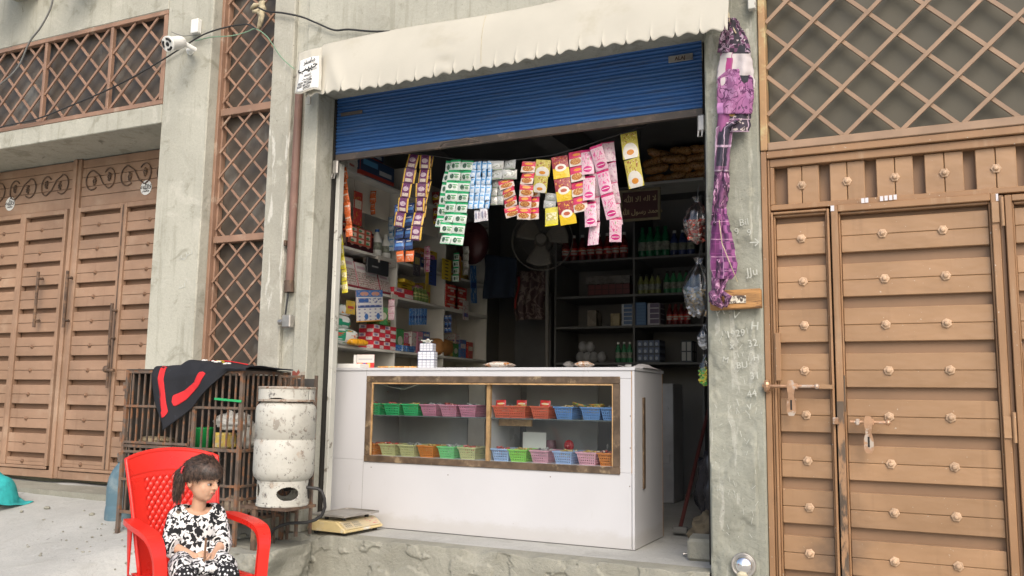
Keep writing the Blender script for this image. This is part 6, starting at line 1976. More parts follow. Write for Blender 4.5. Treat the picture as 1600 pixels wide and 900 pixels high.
rq = random.Random(5)
m = MB()
for k in range(420):
    if k < 150:
        x, y = rq.uniform(-5.1, -3.5), -.05 - abs(rq.gauss(0, .45))
    else:
        x, y = rq.uniform(-7.5, -2.4), rq.uniform(-3.0, .3)
    if y > -.02 and x > -4.9: continue
    r_ = rq.uniform(.003, .010) if k % 12 else rq.uniform(.012, .026)
    m.ball((x, y, gz(x, y) + r_ * .3), r_, 6, 4, (rq.uniform(.7, 1.4), 1, .7))
tag(m.build('gravel', M['plinth'], loc=(-4.5, -1, .2)), 'loose grit and small stones scattered over the cement ground', 'gravel', None, 'stuff')

# ---- weighing scale on the plinth
WS = thing('weighing_scale', 'yellowed counter weighing scale with flat steel tray on the shop plinth', 'scale', (-3.505, .205, .379), .0)
sc_m = mat('yellowed_cream_plastic', (.55, .44, .22), .4, .12, 6, (.62, .60, .55), .52, .62, 5, bump=0)
WS.rotation_euler = (0, 0, PI / 2 - .06)
m = MB()
# body: low tapered case, key panel sloping towards the street on the right
prof = [(-.215, .022), (.235, .022), (.245, .045), (.12, .098), (-.20, .098), (-.218, .045)]
m.prism([(-.16, .018), (.15, .018), (.155, .032), (.125, .085), (-.085, .085), (-.16, .030)], lambda a, b: Vector((-.20, a, b)), (.40, 0, 0))
o = m.build('body', sc_m, WS, world=False); bevel(o, .008, 3)
m = MB(); m.mbox(Matrix.Translation((.0, -.1255, .0605)) @ Matrix.Rotation(.633, 4, 'X'), .36, .074, .003, .001)
m2 = prt('key_panel_print', (.55, .46, .28), [('r', .04, .2, .22, .8, (.22, .21, .15)), ('r', .27, .15, .48, .85, (.25, .24, .18)), ('g', 22, 4, .25, (.5, .42, .3)), ('r', .0, .0, .62, .12, (.55, .46, .28)), ('n', 10, .6, (.5, .12, .15), (.68, .1, .98, .9))], .4)
m.build('key_panel', m2, WS, world=False)
m = MB(); m.mbox(Matrix.Translation((0, 0, .113)), .36, .27, .006, .002)
for s in (-1, 1):
    m.mbox(Matrix.Translation((0, s * .1335, .118)), .36, .004, .012)
    m.mbox(Matrix.Translation((s * .1785, 0, .118)), .004, .263, .012)
m.build('tray', M['steel'], WS, world=False)
m = MB()
for a in (-.12, .12):
    for b in (-.08, .06):
        m.cyl((a, b, .085), (a, b, .111), .014, n=10)
m.build('tray_support', M['black'], WS, world=False)
for a in (-.16, .16):
    for b in (-.12, .11):
        m = MB(); m.cyl((a, b, .0), (a, b, .02), .016, n=10); m.build('foot', M['black'], WS, world=False)

# ---- gas cylinder on its stand
gx, gy = -3.575, -.36
zb, zt_ = .60, 1.28
ST = thing('iron_stand', 'rusty iron bracket with one leg holding up the gas cylinder', 'stand', (gx, gy, gz(gx, gy)))
gzz = gz(gx, gy)
for a, b in ((-.10, -.12),):
    m = MB(); m.box(gx + a - .014, gx + a + .014, gy + b - .014, gy + b + .014, (.33 if b < 0 else .30), zb - .02, .002); m.build('leg', M['darkmetal'], ST)
for xx in (-3.785,):
    m = MB(); m.box(xx, xx + .045, gy - .13, -.002, zb - .0195, zb - .003, .002); m.box(xx, xx + .045, -.012, -.003, zb - .10, zb - .02, .002); m.build('wall_arm', M['darkmetal'], ST)
m = MB(); m.box(gx - .162, gx + .15, gy - .14, gy - .116, zb - .0195, zb - .002); m.box(gx - .15, gx + .15, gy + .116, gy + .14, zb - .0195, zb - .002)
m.box(gx - .15, gx - .12, gy - .1155, gy + .1155, zb - .0195, zb - .002); m.box(gx + .12, gx + .15, gy - .1155, gy + .1155, zb - .0195, zb - .002); m.build('top_frame', M['darkmetal'], ST)
GC = thing('gas_cylinder', 'battered white gas cylinder with flaking paint beside the iron cage', 'gas cylinder', (gx, gy, zb))
rG = .182
H = zt_ - zb
m = MB()
m.lathe([(0, .130), (.07, .128), (.12, .134), (.155, .150), (.176, .175), (rG, .205), (rG, .388), (rG - .004, .391), (rG - .004, .399), (rG, .402), (rG, .568), (.177, .592), (.158, .612), (.12, .626), (.05, .632), (0, .633)], n=48)
m.build('tank', M['gas'], GC, smooth=True, world=False)
def ring(nm, z0, z1, r0, r1, holes, nu=320):
    m = MB()
    def fn(u, v):
        a = 2 * PI * u
        r = r0 + (r1 - r0) * v
        return Vector((r * math.cos(a), r * math.sin(a), z0 + (z1 - z0) * v))
    def skip(u, v):
        for (c, wu, cv, wv) in holes:
            d = ((u - c + .5) % 1 - .5) / wu
            if d * d + ((v - cv) / wv) ** 2 < 1:
                return True
        return False
    m.grid(fn, nu, 44, skip=skip)
    o = m.build(nm, M['gas'], GC, world=False, smooth=True); solid(o, .005)
    return o
ring('foot_ring', 0, .165, .150, .150, [(.895, .072, .46, .24), (.66, .030, .55, .24), (.1, .05, .5, .3), (.35, .05, .5, .3)])
m = MB(); m.lathe([(.150, -.004), (.156, 0), (.156, .012), (.150, .014)], n=40); m.lathe([(.140, .0), (.149, .0)], n=40); m.build('base_rim', M['gas'], GC, world=False)
ring('collar', .625, .70, .168, .168, [(.80, .06, .0, .25), (.3, .06, .0, .25)], 96)
m = MB(); m.lathe([(.166, .698), (.174, .698), (.176, .706), (.172, .712), (.166, .710), (.166, .698)], n=40); m.lathe([(.166, .622), (.172, .622), (.172, .634), (.168, .636)], n=40); m.build('collar_rim', mat('rust_rim', (.38, .33, .27), .6, .3, 20, (.2, .12, .08), .5, .6, 20), GC, world=False)
m = MB(); m.cyl((0, 0, .62), (0, 0, .67), .02, n=12); m.cyl((0, -.03, .665), (0, .03, .665), .012, n=10); m.build('valve', M['steel'], GC, world=False)
m = MB(); m.tube([(.03, -.02, -.0 + .09), (.12, .03, .11), (.2, .08, .10), (.225, .09, .085), (.24, .10, .04), (.24, .11, -.01), (.22, .11, -.06), (.18, .10, -.09), (.12, .09, -.11), (.05, .08, -.115), (.0, .08, -.12), (-.05, .07, -.135), (-.1, .06, -.16), (-.13, .07, -.2), (-.16, .08, -.24)], .010, 8)
hz = m.build('hose', M['cable'], world=False, smooth=True); hz.location = (gx, gy, zb); tag(hz, 'black rubber hose looping behind the foot of the gas cylinder', 'hose')

# ---- iron cage
gxa, gxb, gya, gyb = -4.823, -3.835, -.47, -.04
CG = thing('bird_cage', 'rusty iron bar cage in two storeys standing before the tall lattice window', 'cage', (-4.33, -.25, .3))
zlv = [.50, .915, 1.40]
def cb(nm, *a, mt=None, c=.001):
    m = MB(); m.box(*a, c)
    return m.build(nm, mt or M['cage'], CG)
for x, y in ((gxa, gya), (gxb, gya), (gxa, gyb), (gxb, gyb)):
    cb('corner_post', x - .012, x + .012, y - .012, y + .012, gz(x, y) - .02, 1.412)
cb('corner_post', -4.23, -4.205, gya - .010, gya + .010, .48, 1.39)
for z in (.49, .915, 1.40):
    cb('rail', gxa + .0125, gxb - .0125, gya - .009, gya + .009, z - .010, z + .010)
    for x in (gxa, gxb):
        cb('rail', x - .009, x + .009, gya + .0125, gyb - .0125, z - .010, z + .010)
for z, xa, xb in ((1.175, gxa, gxb), (.94, gxa, -4.24), (.88, gxa, -4.24), (.70, gxa, gxb), (.62, -4.2, gxb)):
    cb('rail', xa + .0125, xb - .0125, gya - .0145, gya - .0095, z - .008, z + .008)
    if xb == gxb:
        cb('rail', gxb + .0095, gxb + .0145, gya + .013, gyb - .013, z - .008, z + .008)
bmesh_ = {}
def vbar(x, y, z0, z1):
    key = round(z1 - z0, 3)
    if key not in bmesh_:
        mm = MB(); mm.mbox(Matrix.Identity(4), .0105, .0105, key, .001); bmesh_[key] = mm.mesh('bar', M['cage'])
    inst('bar', bmesh_[key], CG, (x + 4.33, y + .25, (z0 + z1) / 2 - .3), (random.uniform(-.006, .006), random.uniform(-.012, .012), 0))
n = 19
for k in range(1, n):
    x = gxa + (gxb - gxa) * k / n
    if abs(x + 4.218) > .02:
        vbar(x, gya, .925, 1.39)
        vbar(x, gya, .50, .905)
for k in range(1, 9):
    y = gya + (gyb - gya) * k / 9
    for x in (gxb, gxa):
        vbar(x, y, .925, 1.39)
        vbar(x, y, .50, .905)
shade_tray_mt = mat('cage_shade_and_tray', (.06, .055, .05), .8, .3, 6)  # dark tone stands for shade inside the cages; the trays share it
cb('back_sheet', gxa + .013, gxb - .013, gyb + .0, gyb + .006, .5, 1.39, mt=shade_tray_mt)  # added dark sheet: the shade seen between the bars, put into its colour
cb('side_shade_sheet', gxa + .012, gxa + .016, gya + .013, gyb - .013, .5, 1.39, mt=shade_tray_mt)  # added likewise, paints shade over the bright view through the left bars
cb('floor_tray', gxa + .011, gxb - .011, gya + .011, gyb - .012, .905, .914, mt=shade_tray_mt)
cb('floor_tray', gxa + .011, gxb - .011, gya + .011, gyb - .012, .485, .494, mt=shade_tray_mt)
cb('roof_shade_sheet', gxa - .01, gxb + .01, gya - .012, gyb + .012, 1.4135, 1.418, mt=shade_tray_mt)  # added cover that keeps daylight out of the cage
for z in (1.30, .97, .84):
    m = MB(); m.cyl((gxa - .02, gya - .008, z - .03), (gxa - .02, gya - .008, z + .03), .010, n=8); m.build('hinge', M['cage'], CG)
# lean-to bars behind the cylinder
C2 = thing('bird_cage', 'second smaller iron bar cage half hidden behind the gas cylinder', 'cage', (-3.66, -.1, .4))
for x, y in ((-3.80, -.16), (-3.62, -.16), (-3.80, -.02), (-3.62, -.02)):
    m = MB(); m.box(x - .009, x + .009, y - .009, y + .009, .38 if x > -3.7 else gz(x, y), 1.392, .001); m.build('corner_post', M['cage'], C2)
for z in (.60, 1.0, 1.38):
    m = MB(); m.box(-3.79, -3.63, -.167, -.153, z - .008, z + .008, .001); m.build('rail', M['cage'], C2)
for k in range(1, 4):
    x = -3.80 + .18 * k / 4
    m = MB(); m.box(x - .005, x + .005, -.165, -.155, .61, 1.37, .001); m.build('bar', M['cage'], C2)
m = MB(); m.box(-3.79, -3.63, -.03, -.024, .6, 1.37); m.build('back_sheet', shade_tray_mt, C2)
# things in the cage
p = at(318, 690, -.33)
PT = thing('green_pot', 'small bright green plastic pot inside the upper storey of the cage', 'pot', (p.x, -.33, .916))
m = MB(); m.lathe([(.0, .0), (.058, .0), (.066, .12), (.072, .125), (.066, .13), (.060, .12), (.054, .01), (0, .01)], n=24); m.build('pot_body', mat('bright_green_plastic', (.02, .33, .08), .35, bump=0), PT, world=False, smooth=True)
m = MB(); m.tube([Vector((-.066 - .03 * math.sin(t), -.03, .03 + .09 * (1 - math.cos(t)) / 2)) for t in [PI * k / 8 for k in range(9)]], .004, 6); m.build('handle', M['steel'], PT, world=False)
p = at(354, 690, -.30)
boxthing('yellow_block', 'yellow speckled block lying in the cage right of the green pot', 'block', p.x, -.32, .916, .12, .10, .10, mat('yellow_sponge', (.50, .36, .08), .8, .3, 20, (.5, .45, .3), .5, .6, 30), 0, .01)
lump('white_bag', 'crumpled white plastic bag on top of the yellow block in the cage', 'bag', (at(365, 662, -.3).x, -.30, 1.085), .10, (1.35, .8, .6), mat('crumpled_white_plastic', (.55, .54, .5), .5, .15, 15, bump=.4), 12, .35)
lump('grey_bundle', 'grey white cloth bundle in the right of the upper cage storey', 'bundle', (at(388, 690, -.3).x, -.26, .99), .085, (1.2, .8, 1), mat('grey_bundle_cloth', (.40, .38, .33), .9, .2, 15), 17, .3)
lump('straw_heap', 'brown straw heap on the floor of the upper left cage', 'straw', (at(240, 695, -.3).x, -.28, .94), .10, (1.6, 1, .35), mat('straw', (.30, .24, .15), .9, .4, 40, bump=.6), 19, .3)
lump('stone', 'pale brown stone on the floor of the lower cage behind the chair', 'stone', (at(365, 790, -.3).x, -.28, .55), .09, (1.3, .9, .7), mat('brown_stone', (.32, .25, .18), .9, .3, 10), 21, .25)
m = MB(); a, b = at(335, 623, -.49), at(377, 627, -.49); m.bar(tuple(a), tuple(b), .014, .003, (0, -1, 0)); o = m.build('green_strap', mat('green_plastic_strap', (.03, .35, .12), .4, bump=0), loc=tuple(a)); tag(o, 'thin bright green strap tied across the cage bars', 'strap')

# dark shirt with red bands draped over the cage
def jersey(u, v, off=0.0):
    x = -4.60 + .82 * u + .0
    # v 0..0.42 lies on the roof, then falls over the front edge
    drop = .40 * max(0, 1 - (max(0, u - .10) / .72)) ** .9 if u > .10 else .22 + 1.8 * u
    drop = min(drop, .40)
    drop = max(drop, .018)
    n = .016 * mnoise.noise(Vector((u * 5, v * 4, 2.2))) + .010 * math.sin(u * 16 + v * 3)
    hump = .035 * math.exp(-((u - .38) / .12) ** 2) + .05 * math.exp(-((u - .55) / .1) ** 2) * .5
    if v < .45:
        t = v / .45
        y = -.06 + (-.455 + .06) * t
        return Vector((x, y, 1.424 + hump + abs(n) + off))
    t = (v - .45) / .55
    s = min(1, t * 5)
    y = -.462 - .045 * s ** .6 - off - .018 * math.sin(u * 13) * t - abs(n) * .4
    z = 1.424 + (hump + abs(n)) * (1 - s) - drop * t
    # falls straight on the left, drawn towards the right further down
    return Vector((x + .10 * t * (drop / .4) + (.02 if u < .1 else 0), y, z))
JS = thing('dark_shirt', 'navy black shirt with two red bands draped over the iron cage', 'shirt', (-4.35, -.4, 1.42))
m = MB(); m.grid(jersey, 70, 60)
o = m.build('cloth', mat('navy_black_jersey', (.014, .015, .019), .85, .2, 8, (.06, .07, .09), .6, .8, 20, .3, 80), JS, smooth=True); solid(o, .006)
red = mat('red_band_cloth', (.62, .025, .03), .8, .08, 10, bump=.2)
def band(pts, w):
    m = MB()
    def fn(u, v):
        f = u * (len(pts) - 1)
        i = min(int(f), len(pts) - 2); t = f - i
        a, b = pts[i], pts[i + 1]
        d = Vector((b[0] - a[0], b[1] - a[1])).normalized()
        ends = min(1, math.sqrt(max(0, 1 - max(0, (abs(u - .5) - .43) / .07) ** 2))) if abs(u - .5) > .43 else 1
        uu = a[0] + (b[0] - a[0]) * t - d.y * (v - .5) * w * ends
        vv = a[1] + (b[1] - a[1]) * t + d.x * (v - .5) * w * 1.4 * ends
        return jersey(max(0, min(1, uu)), max(0, min(1, vv)), .006)
    m.grid(fn, 40, 8)
    o = m.build('red_band', red, JS, smooth=True); solid(o, .003)
band([(.11, .42), (.115, .6), (.125, .78), (.14, .9)], .085)
band([(.22, .80), (.36, .80), (.50, .74), (.575, .55)], .085)
band([(.42, .30), (.50, .12), (.55, .02)], .06)
m = MB()
for k in range(9):
    p = jersey(.42 + .03 * k, .34 + .05 * math.sin(k * 1.7), .006); m.ball(tuple(p), .011 + .003 * (k % 2), 7, 5, (1.2, 1, .5))
m.build('white_print', M['paper'], JS)
m = MB(); m.tube([jersey(.46 + .02 * k, .26 + .03 * math.sin(k * 2), .007) for k in range(6)], .004, 5); m.build('yellow_cord', mat('yellow_cord', (.55, .42, .05), .6, bump=0), JS)

# ---- blue water jug, teal bundle
jb = (-5.11, -.19, .29)
JG = thing('water_jug', 'tall faded blue plastic jug with a ridged neck left of the cage', 'jug', jb)
JG.scale = (.86, .86, .92)
bj = mat('faded_blue_plastic', (.09, .16, .20), .5, .15, 5, (.19, .25, .27), .5, .7, 7, .1, 30)
m = MB(); m.lathe([(0, 0), (.10, .0), (.125, .02), (.132, .06), (.132, .17), (.128, .205), (.126, .215), (.128, .225), (.130, .35), (.118, .42), (.090, .48), (.062, .515), (.055, .53)], n=36); m.build('jug_body', bj, JG, world=False, smooth=True)
m = MB(); m.lathe([(.055, .531), (.064, .535), (.064, .548), (.056, .551), (.064, .556), (.064, .568), (.057, .571), (.066, .577), (.066, .60), (0, .603)], n=30); m.build('screw_cap', mat('dark_grey_cap', (.09, .11, .11), .5, .15, 10), JG, world=False, smooth=False)
tb = (-6.50, -.34, gz(-6.50, -.34))
TB = thing('cloth_bundle', 'tan bundle partly covered by a turquoise cloth on the ramp at the left edge', 'bundle', tb)
TB.scale = (.85, .85, .95)
m = MB()
def bl_(u, v):
    a, b = 2 * PI * u, PI * v
    d = Vector((math.cos(a) * math.sin(b), math.sin(a) * math.sin(b), -math.cos(b)))
    n = 1 + .2 * mnoise.fractal(d * 1.8, 1, 2, 4)
    q = Vector((d.x * .24, d.y * .2, d.z * .15)) * n
    q.z = max(q.z + .10, 0)
    return q
m.grid(bl_, 44, 26); m.build('sack', mat('tan_canvas_bundle', (.34, .27, .18), .9, .25, 6, (.16, .12, .08), .5, .65, 9, .5, 30), TB, world=False, smooth=True)
m = MB()
def tq(u, v):
    x = -.30 + .62 * u
    y = -.26 + .5 * v
    r = max(0, 1 - (x / .30) ** 2 - (y / .24) ** 2)
    z = .235 * math.sqrt(r) + .07 * (1 - u) + .012 * math.sin(u * 17 + v * 9) + .015 * mnoise.noise(Vector((u * 5, v * 5, 1)))
    cut = max(0, (.35 - v)) * .35
    return Vector((x + .08 * v, y + cut + .05, max(z + .045, .012)))
m.grid(tq, 44, 36, skip=lambda u, v: v < .58 - .25 * u + .04 * math.sin(u * 20))
o = m.build('turquoise_cloth', mat('turquoise_cloth', (.03, .38, .38), .7, .2, 6, (.02, .24, .25), .5, .7, 8, .3, 60), TB, world=False, smooth=True); solid(o, .006)

# ================================================================== CHAIR
CHP = Vector((-2.80, -1.86, .085))
CH = thing('plastic_chair', 'bright red plastic armchair with a woven pattern back, the girl sitting in it', 'chair', tuple(CHP), math.radians(69))
CH.scale = (.82, .84, 1.0)
CH.location = CHP + Vector((-.005, .01, .012))
rp_ = mat('bright_red_plastic', (.70, .026, .016), .32, .07, 5, (.60, .10, .08), .62, .8, 9, bump=.03, spec=.5, damt=.35)
SZ = .40
def chair_part(nm, m, sub=0, sol=None, smooth=True):
    o = m.build(nm, rp_, CH, world=False, smooth=smooth)
    if sol: solid(o, sol)
    return o
def back_pt(u, v):
    """u across, v up the back; local front is -y"""
    w = .205 + .045 * v
    x = (u - .5) * 2 * w
    z = SZ + .01 + .50 * v - .035 * (abs(u - .5) * 2) ** 2.2 * max(0, (v - .6) / .4)
    y = .185 + .16 * v - .05 * (abs(u - .5) * 2) ** 2
    return Vector((x, y, z))
m = MB()
def bfn(u, v):
    p = back_pt(u, v)
    if .17 < u < .83 and .14 < v < .80:
        a = (u * 13 + v * 12.5); b = (u * 13 - v * 12.5)
        fa, fb = abs((a % 1) - .5) * 2, abs((b % 1) - .5) * 2
        e = min(1, (u - .17) / .03, (.83 - u) / .03, (v - .14) / .03, (.80 - v) / .03)
        p.y += .009 * e - .012 * e * (math.sin(PI * (a % 1)) ** .8 * math.sin(PI * (b % 1)) ** .5)
    elif v > .80 and v < .83:
        p.y += .004
    return p
m.grid(bfn, 130, 130)
chair_part('backrest', m, sol=.006)
m = MB()
rim = [back_pt(0, k / 14) for k in range(15)] + [back_pt(k / 20, 1) for k in range(1, 20)] + [back_pt(1, 1 - k / 14) for k in range(15)]
m.tube([r + Vector((0, .004, 0)) for r in rim], .011, 8); chair_part('back_rim', m)
m = MB()
def sfn(u, v):
    x = (u - .5) * 2 * (.225 + .015 * (1 - v))
    y = -.225 + .42 * v
    z = SZ + .012 - .02 * math.sin(PI * u) * math.sin(PI * min(1, v * 1.1)) - .03 * max(0, (.10 - v) / .10) ** 2
    return Vector((x, y, z))
m.grid(sfn, 40, 40); chair_part('seat', m, sol=.007)
m = MB()
for s in (-1, 1):
    m.grid(lambda u, v: Vector((s * (.240 + .004 * v), -.215 + .41 * u, SZ + .012 - .07 * v)), 10, 4)
m.grid(lambda u, v: Vector(((u - .5) * .47, -.226, SZ - .012 - .05 * v * (1 - .6 * math.sin(PI * u)))), 20, 4)
chair_part('apron', m, sol=.006)
for s in (-1, 1):
    # armrest: flat flared band from the back, level forward, curving down to become the front leg
    path = [(.235, .235, SZ + .235), (.262, .14, SZ + .240), (.275, .02, SZ + .232), (.280, -.10, SZ + .222), (.279, -.19, SZ + .200), (.272, -.235, SZ + .15), (.262, -.245, SZ + .07), (.257, -.245, SZ - .03)]
    P_ = [Vector((s * a, b, c)) for a, b, c in path]
    Q = []
    for i in range(len(P_) - 1):
        a, b = P_[i], P_[i + 1]
        pa, pb_ = P_[max(0, i - 1)], P_[min(len(P_) - 1, i + 2)]
        for t in [k / 5 for k in range(5)]:
            Q.append(.5 * ((2 * a) + (b - pa) * t + (2 * pa - 5 * a + 4 * b - pb_) * t * t + (3 * a - pa - 3 * b + pb_) * t ** 3))
    Q.append(P_[-1])
    m = MB()
    nQ = len(Q)
    V, F = [], []
    K = [(-1, .55), (-1, 0), (-.8, -.0), (.8, -.0), (1, 0), (1, .55), (.86, .55), (.80, .14), (-.80, .14), (-.86, .55)]
    for i, q_ in enumerate(Q):
        d = (Q[min(i + 1, nQ - 1)] - Q[max(0, i - 1)]).normalized()
        side = Vector((1, 0, 0)); side = (side - d * side.dot(d)).normalized()
        nrm = side.cross(d)          # points down/inward
        if nrm.z > 0 and i < nQ / 2: nrm = -nrm
        if i >= nQ / 2 and nrm.y < 0 and nrm.z > 0: nrm = -nrm
        if nrm.dot(Vector((0, 1, -1))) < 0: nrm = -nrm
        wd = .030 + .010 * math.sin(PI * min(1, i / (nQ * .75))) 
        for a, b in K:
            V.append(q_ + side * a * wd + nrm * b * .038)
    kq = len(K)
    for i in range(nQ - 1):
        for k in range(kq):
            F.append((i * kq + k, i * kq + (k + 1) % kq, (i + 1) * kq + (k + 1) % kq, (i + 1) * kq + k))
    F.append(tuple(range(kq))); F.append(tuple((nQ - 1) * kq + k for k in range(kq))[::-1])
    m.idx(V, F); chair_part('armrest', m, smooth=False)
    # side web between arm and seat at the back
    m = MB()
    m.grid(lambda u, v: Vector((s * (.238 + .012 * (1 - v)), .20 - .06 * u * (1 - v) + .02 * (1 - v), SZ + .235 * (1 - v) - .02 * v)), 6, 10)
    chair_part('side_web', m, sol=.008)
    for (x0, y0, x1, y1, nm) in ((.255, -.235, .275, -.265, 'leg'), (.225, .19, .25, .29, 'leg')):
        m = MB()
        def lf(u, v, x0=x0, y0=y0, x1=x1, y1=y1):
            a = (u - .5) * PI * .9
            zz = (SZ - .0) * (1 - v)
            r = .030 - .006 * v + .012 * (1 - v) ** 2
            sy = -1 if y0 < 0 else 1
            return Vector((s * (x0 + (x1 - x0) * v) - s * r * (1 - math.cos(a)), y0 + (y1 - y0) * v + sy * 0 + r * math.sin(a), zz))
        m.grid(lf, 10, 16); chair_part(nm, m, sol=.007)
        m = MB()
# ================================================================== GIRL
GIRL = thing('person', 'small girl in black and white tunic seated on the red chair', 'person', tuple(CHP + Vector((.02, -.0, 0))), math.radians(56))
GIRL.scale = (.84, .88, 1.0)
skin = NT('warm_skin')
sp1 = skin.pos((1, 1, 1), True)
sc1 = skin.mix(skin.ramp(skin.noise(sp1, 14, 4), .35, .7), (.53, .31, .20), (.60, .37, .25))
skin.b.inputs['Subsurface Weight'].default_value = .12
skin.b.inputs['Subsurface Radius'].default_value = (.5, .2, .1)
skin.b.inputs['Subsurface Scale'].default_value = .01
M['skin'] = skin.done(sc1, .5, 0, None, .35)
def capsule(m, a, b, r0, r1, n=16):
    a, b = Vector(a), Vector(b)
    m.tube([a, b], [r0, r1], n)
    m.ball(a, r0, n, 10); m.ball(b, r1, n, 10)
def blob(m, c, sx, sy, sz, R=None, n=20):
    m.ball(c, 1, n, 14, (sx, sy, sz), R)
def remesh(o, vox, sm=4, fac=.5):
    r = o.modifiers.new('remesh', 'REMESH'); r.mode = 'VOXEL'; r.voxel_size = vox; r.use_smooth_shade = True
    s_ = o.modifiers.new('smooth', 'SMOOTH'); s_.factor = fac; s_.iterations = sm
HC = Vector((.008, -.022, .812))                       # head centre (local)
HR = Matrix.Rotation(math.radians(37), 4, 'Z') @ Matrix.Rotation(math.radians(8), 4, 'X') @ Matrix.Rotation(math.radians(4), 4, 'Y')
# in the head frame the face looks along -y
def hd(x, y, z):
    q_ = HR @ Vector((x, y, z))
    return HC + Vector((q_.x * 1.10, q_.y * 1.05, q_.z * .88))
b_ = MB()
RM3 = HR
blob(b_, hd(0, .010, .022), .070, .082, .078, HR, 28)          # cranium
blob(b_, hd(0, -.018, -.022), .057, .062, .062, HR, 28)         # face
blob(b_, hd(0, -.046, -.062), .026, .024, .022, HR)            # chin
blob(b_, hd(-.028, -.044, -.028), .022, .019, .022, HR)          # cheeks
blob(b_, hd(.028, -.044, -.028), .022, .019, .022, HR)
blob(b_, hd(0, -.060, .018), .040, .018, .020, HR)             # brow
b_.tube([hd(0, -.074, .006), hd(0, -.084, -.012), hd(0, -.088, -.020)], [.006, .0085, .0095], 10)
blob(b_, hd(0, -.086, -.020), .0105, .0095, .008, HR)
blob(b_, hd(-.009, -.079, -.023), .0065, .007, .0055, HR); blob(b_, hd(.009, -.079, -.023), .0065, .007, .0055, HR)
blob(b_, hd(0, -.072, -.041), .017, .010, .006, HR)
blob(b_, hd(0, -.070, -.049), .015, .010, .006, HR)
for s in (-1, 1):
    blob(b_, hd(s * .066, .008, -.012), .008, .014, .020, HR, 14)
capsule(b_, (0, .012, .66), tuple(HC + Vector((0, .012, -.05))), .036, .034)
blob(b_, (0, .01, .60), .088, .062, .10)
blob(b_, (0, .004, .648), .080, .054, .042)
blob(b_, (0, .01, .50), .082, .068, .09)
blob(b_, (0, .01, .44), .095, .08, .06)
capsule(b_, (-.078, .01, .665), (.078, .01, .665), .034, .034)
arms = {-1: [(-.100, .012, .66), (-.128, -.01, .555), (-.030, -.150, .520)], 1: [(.100, .012, .66), (.128, -.035, .558), (.040, -.170, .515)]}
for s, (a, e, h) in arms.items():
    capsule(b_, a, e, .030, .024); capsule(b_, e, h, .024, .0155)
for s in (-1, 1):
    capsule(b_, (s * .055, .0, .46), (s * .095, -.27, .455), .055, .042)
    capsule(b_, (s * .095, -.27, .455), (s * .085, -.295, .19), .036, .024)
    capsule(b_, (s * .085, -.295, .165), (s * .10, -.37, .135), .024, .020)
    blob(b_, (s * .105, -.395, .135), .026, .035, .016)
def hand(m, wrist, d, palm_n, side, curl, sc=1.0):
    """palm and five fingers; d direction of the palm, side towards the thumb"""
    w0 = Vector(wrist); d = Vector(d).normalized(); n = Vector(palm_n); n = (n - d * n.dot(d)).normalized()
    t = Vector(side); t = (t - d * t.dot(d) - n * t.dot(n)).normalized()
    R = Matrix((( t.x, d.x, n.x), (t.y, d.y, n.y), (t.z, d.z, n.z))).to_4x4()
    m.ball(w0 + d * .024 * sc, 1, 16, 10, (.020 * sc, .028 * sc, .0105 * sc), R)
    for i, (off, L) in enumerate(((.0145, .036), (.005, .040), (-.005, .037), (-.0145, .029))):
        p = w0 + d * .042 * sc + t * off * sc
        dd = d.copy(); c = curl * (1 + .18 * i)
        for seg, (f, r) in enumerate(((.45, .0062), (.32, .0056), (.23, .0050))):
            ax = t
            dd = (Quaternion(ax, -c if d.cross(n).dot(t) > 0 else c) @ dd)
            if seg == 0 and dd.dot(n) < d.dot(n) - .01:
                pass
            q_ = p + dd * L * f * 1.15 * sc
            m.tube([p, q_], [r * sc, r * sc * .93], 10); m.ball(p, r * sc, 10, 6); m.ball(q_, r * .93 * sc, 10, 6)
            p = q_
    p = w0 + d * .012 * sc + t * .016 * sc
    for f, r, mixn in ((.018, .0072, .35), (.014, .0064, .6), (.011, .0056, .8)):
        dv = (d * .75 + t * .55 * (1 - mixn) + n * mixn * .6).normalized()
        q_ = p + dv * f * sc
        m.tube([p, q_], [r * sc, r * .92 * sc], 10); m.ball(p, r * sc, 10, 6); m.ball(q_, r * .92 * sc, 10, 6)
        p = q_
hand(b_, arms[-1][2], (.95, -.25, -.12), (.1, .9, -.3), (0, -.2, 1), .50)
hand(b_, arms[1][2], (-.55, -.45, -.70), (-.5, .75, .1), (-.5, -.6, .6), .50)
o = b_.build('body', M['skin'], GIRL, world=False, smooth=True); remesh(o, .0031, 3, .45)
# eyes, brows, lips
eyew = mat('eye_white', (.62, .58, .55), .2, bump=0); dkb = mat('dark_brown_eye', (.02, .012, .008), .15, bump=0); lipm = mat('lip_pink', (.42, .13, .10), .45, bump=0); hairm = None
for s in (-1, 1):
    m = MB(); blob(m, hd(s * .027, -.0655, -.006), .0115, .0075, .0045, HR, 14); e_ = m.build('eye', eyew, GIRL, world=False, smooth=True)
    m = MB(); blob(m, hd(s * .027 + .003, -.0722, -.0068), .0058, .0024, .0046, HR, 12); m.build('iris', dkb, e_, world=False, smooth=True)
    m = MB(); m.tube([hd(s * .014, -.0725, -.003), hd(s * .027, -.0748, -.001), hd(s * .040, -.0665, -.003)], [.001, .0022, .001], 6); m.build('eyelash', dkb, GIRL, world=False)
    m = MB(); m.tube([hd(s * .012, -.0785, .015), hd(s * .028, -.0765, .020), hd(s * .043, -.064, .015)], [.0016, .0024, .001], 6); m.build('eyebrow', dkb, GIRL, world=False)
m = MB(); m.tube([hd(-.015, -.0755, -.046), hd(-.007, -.0815, -.0435), hd(0, -.0825, -.0445), hd(.007, -.0815, -.0435), hd(.015, -.0755, -.046)], [.001, .0022, .0020, .0022, .001], 8)
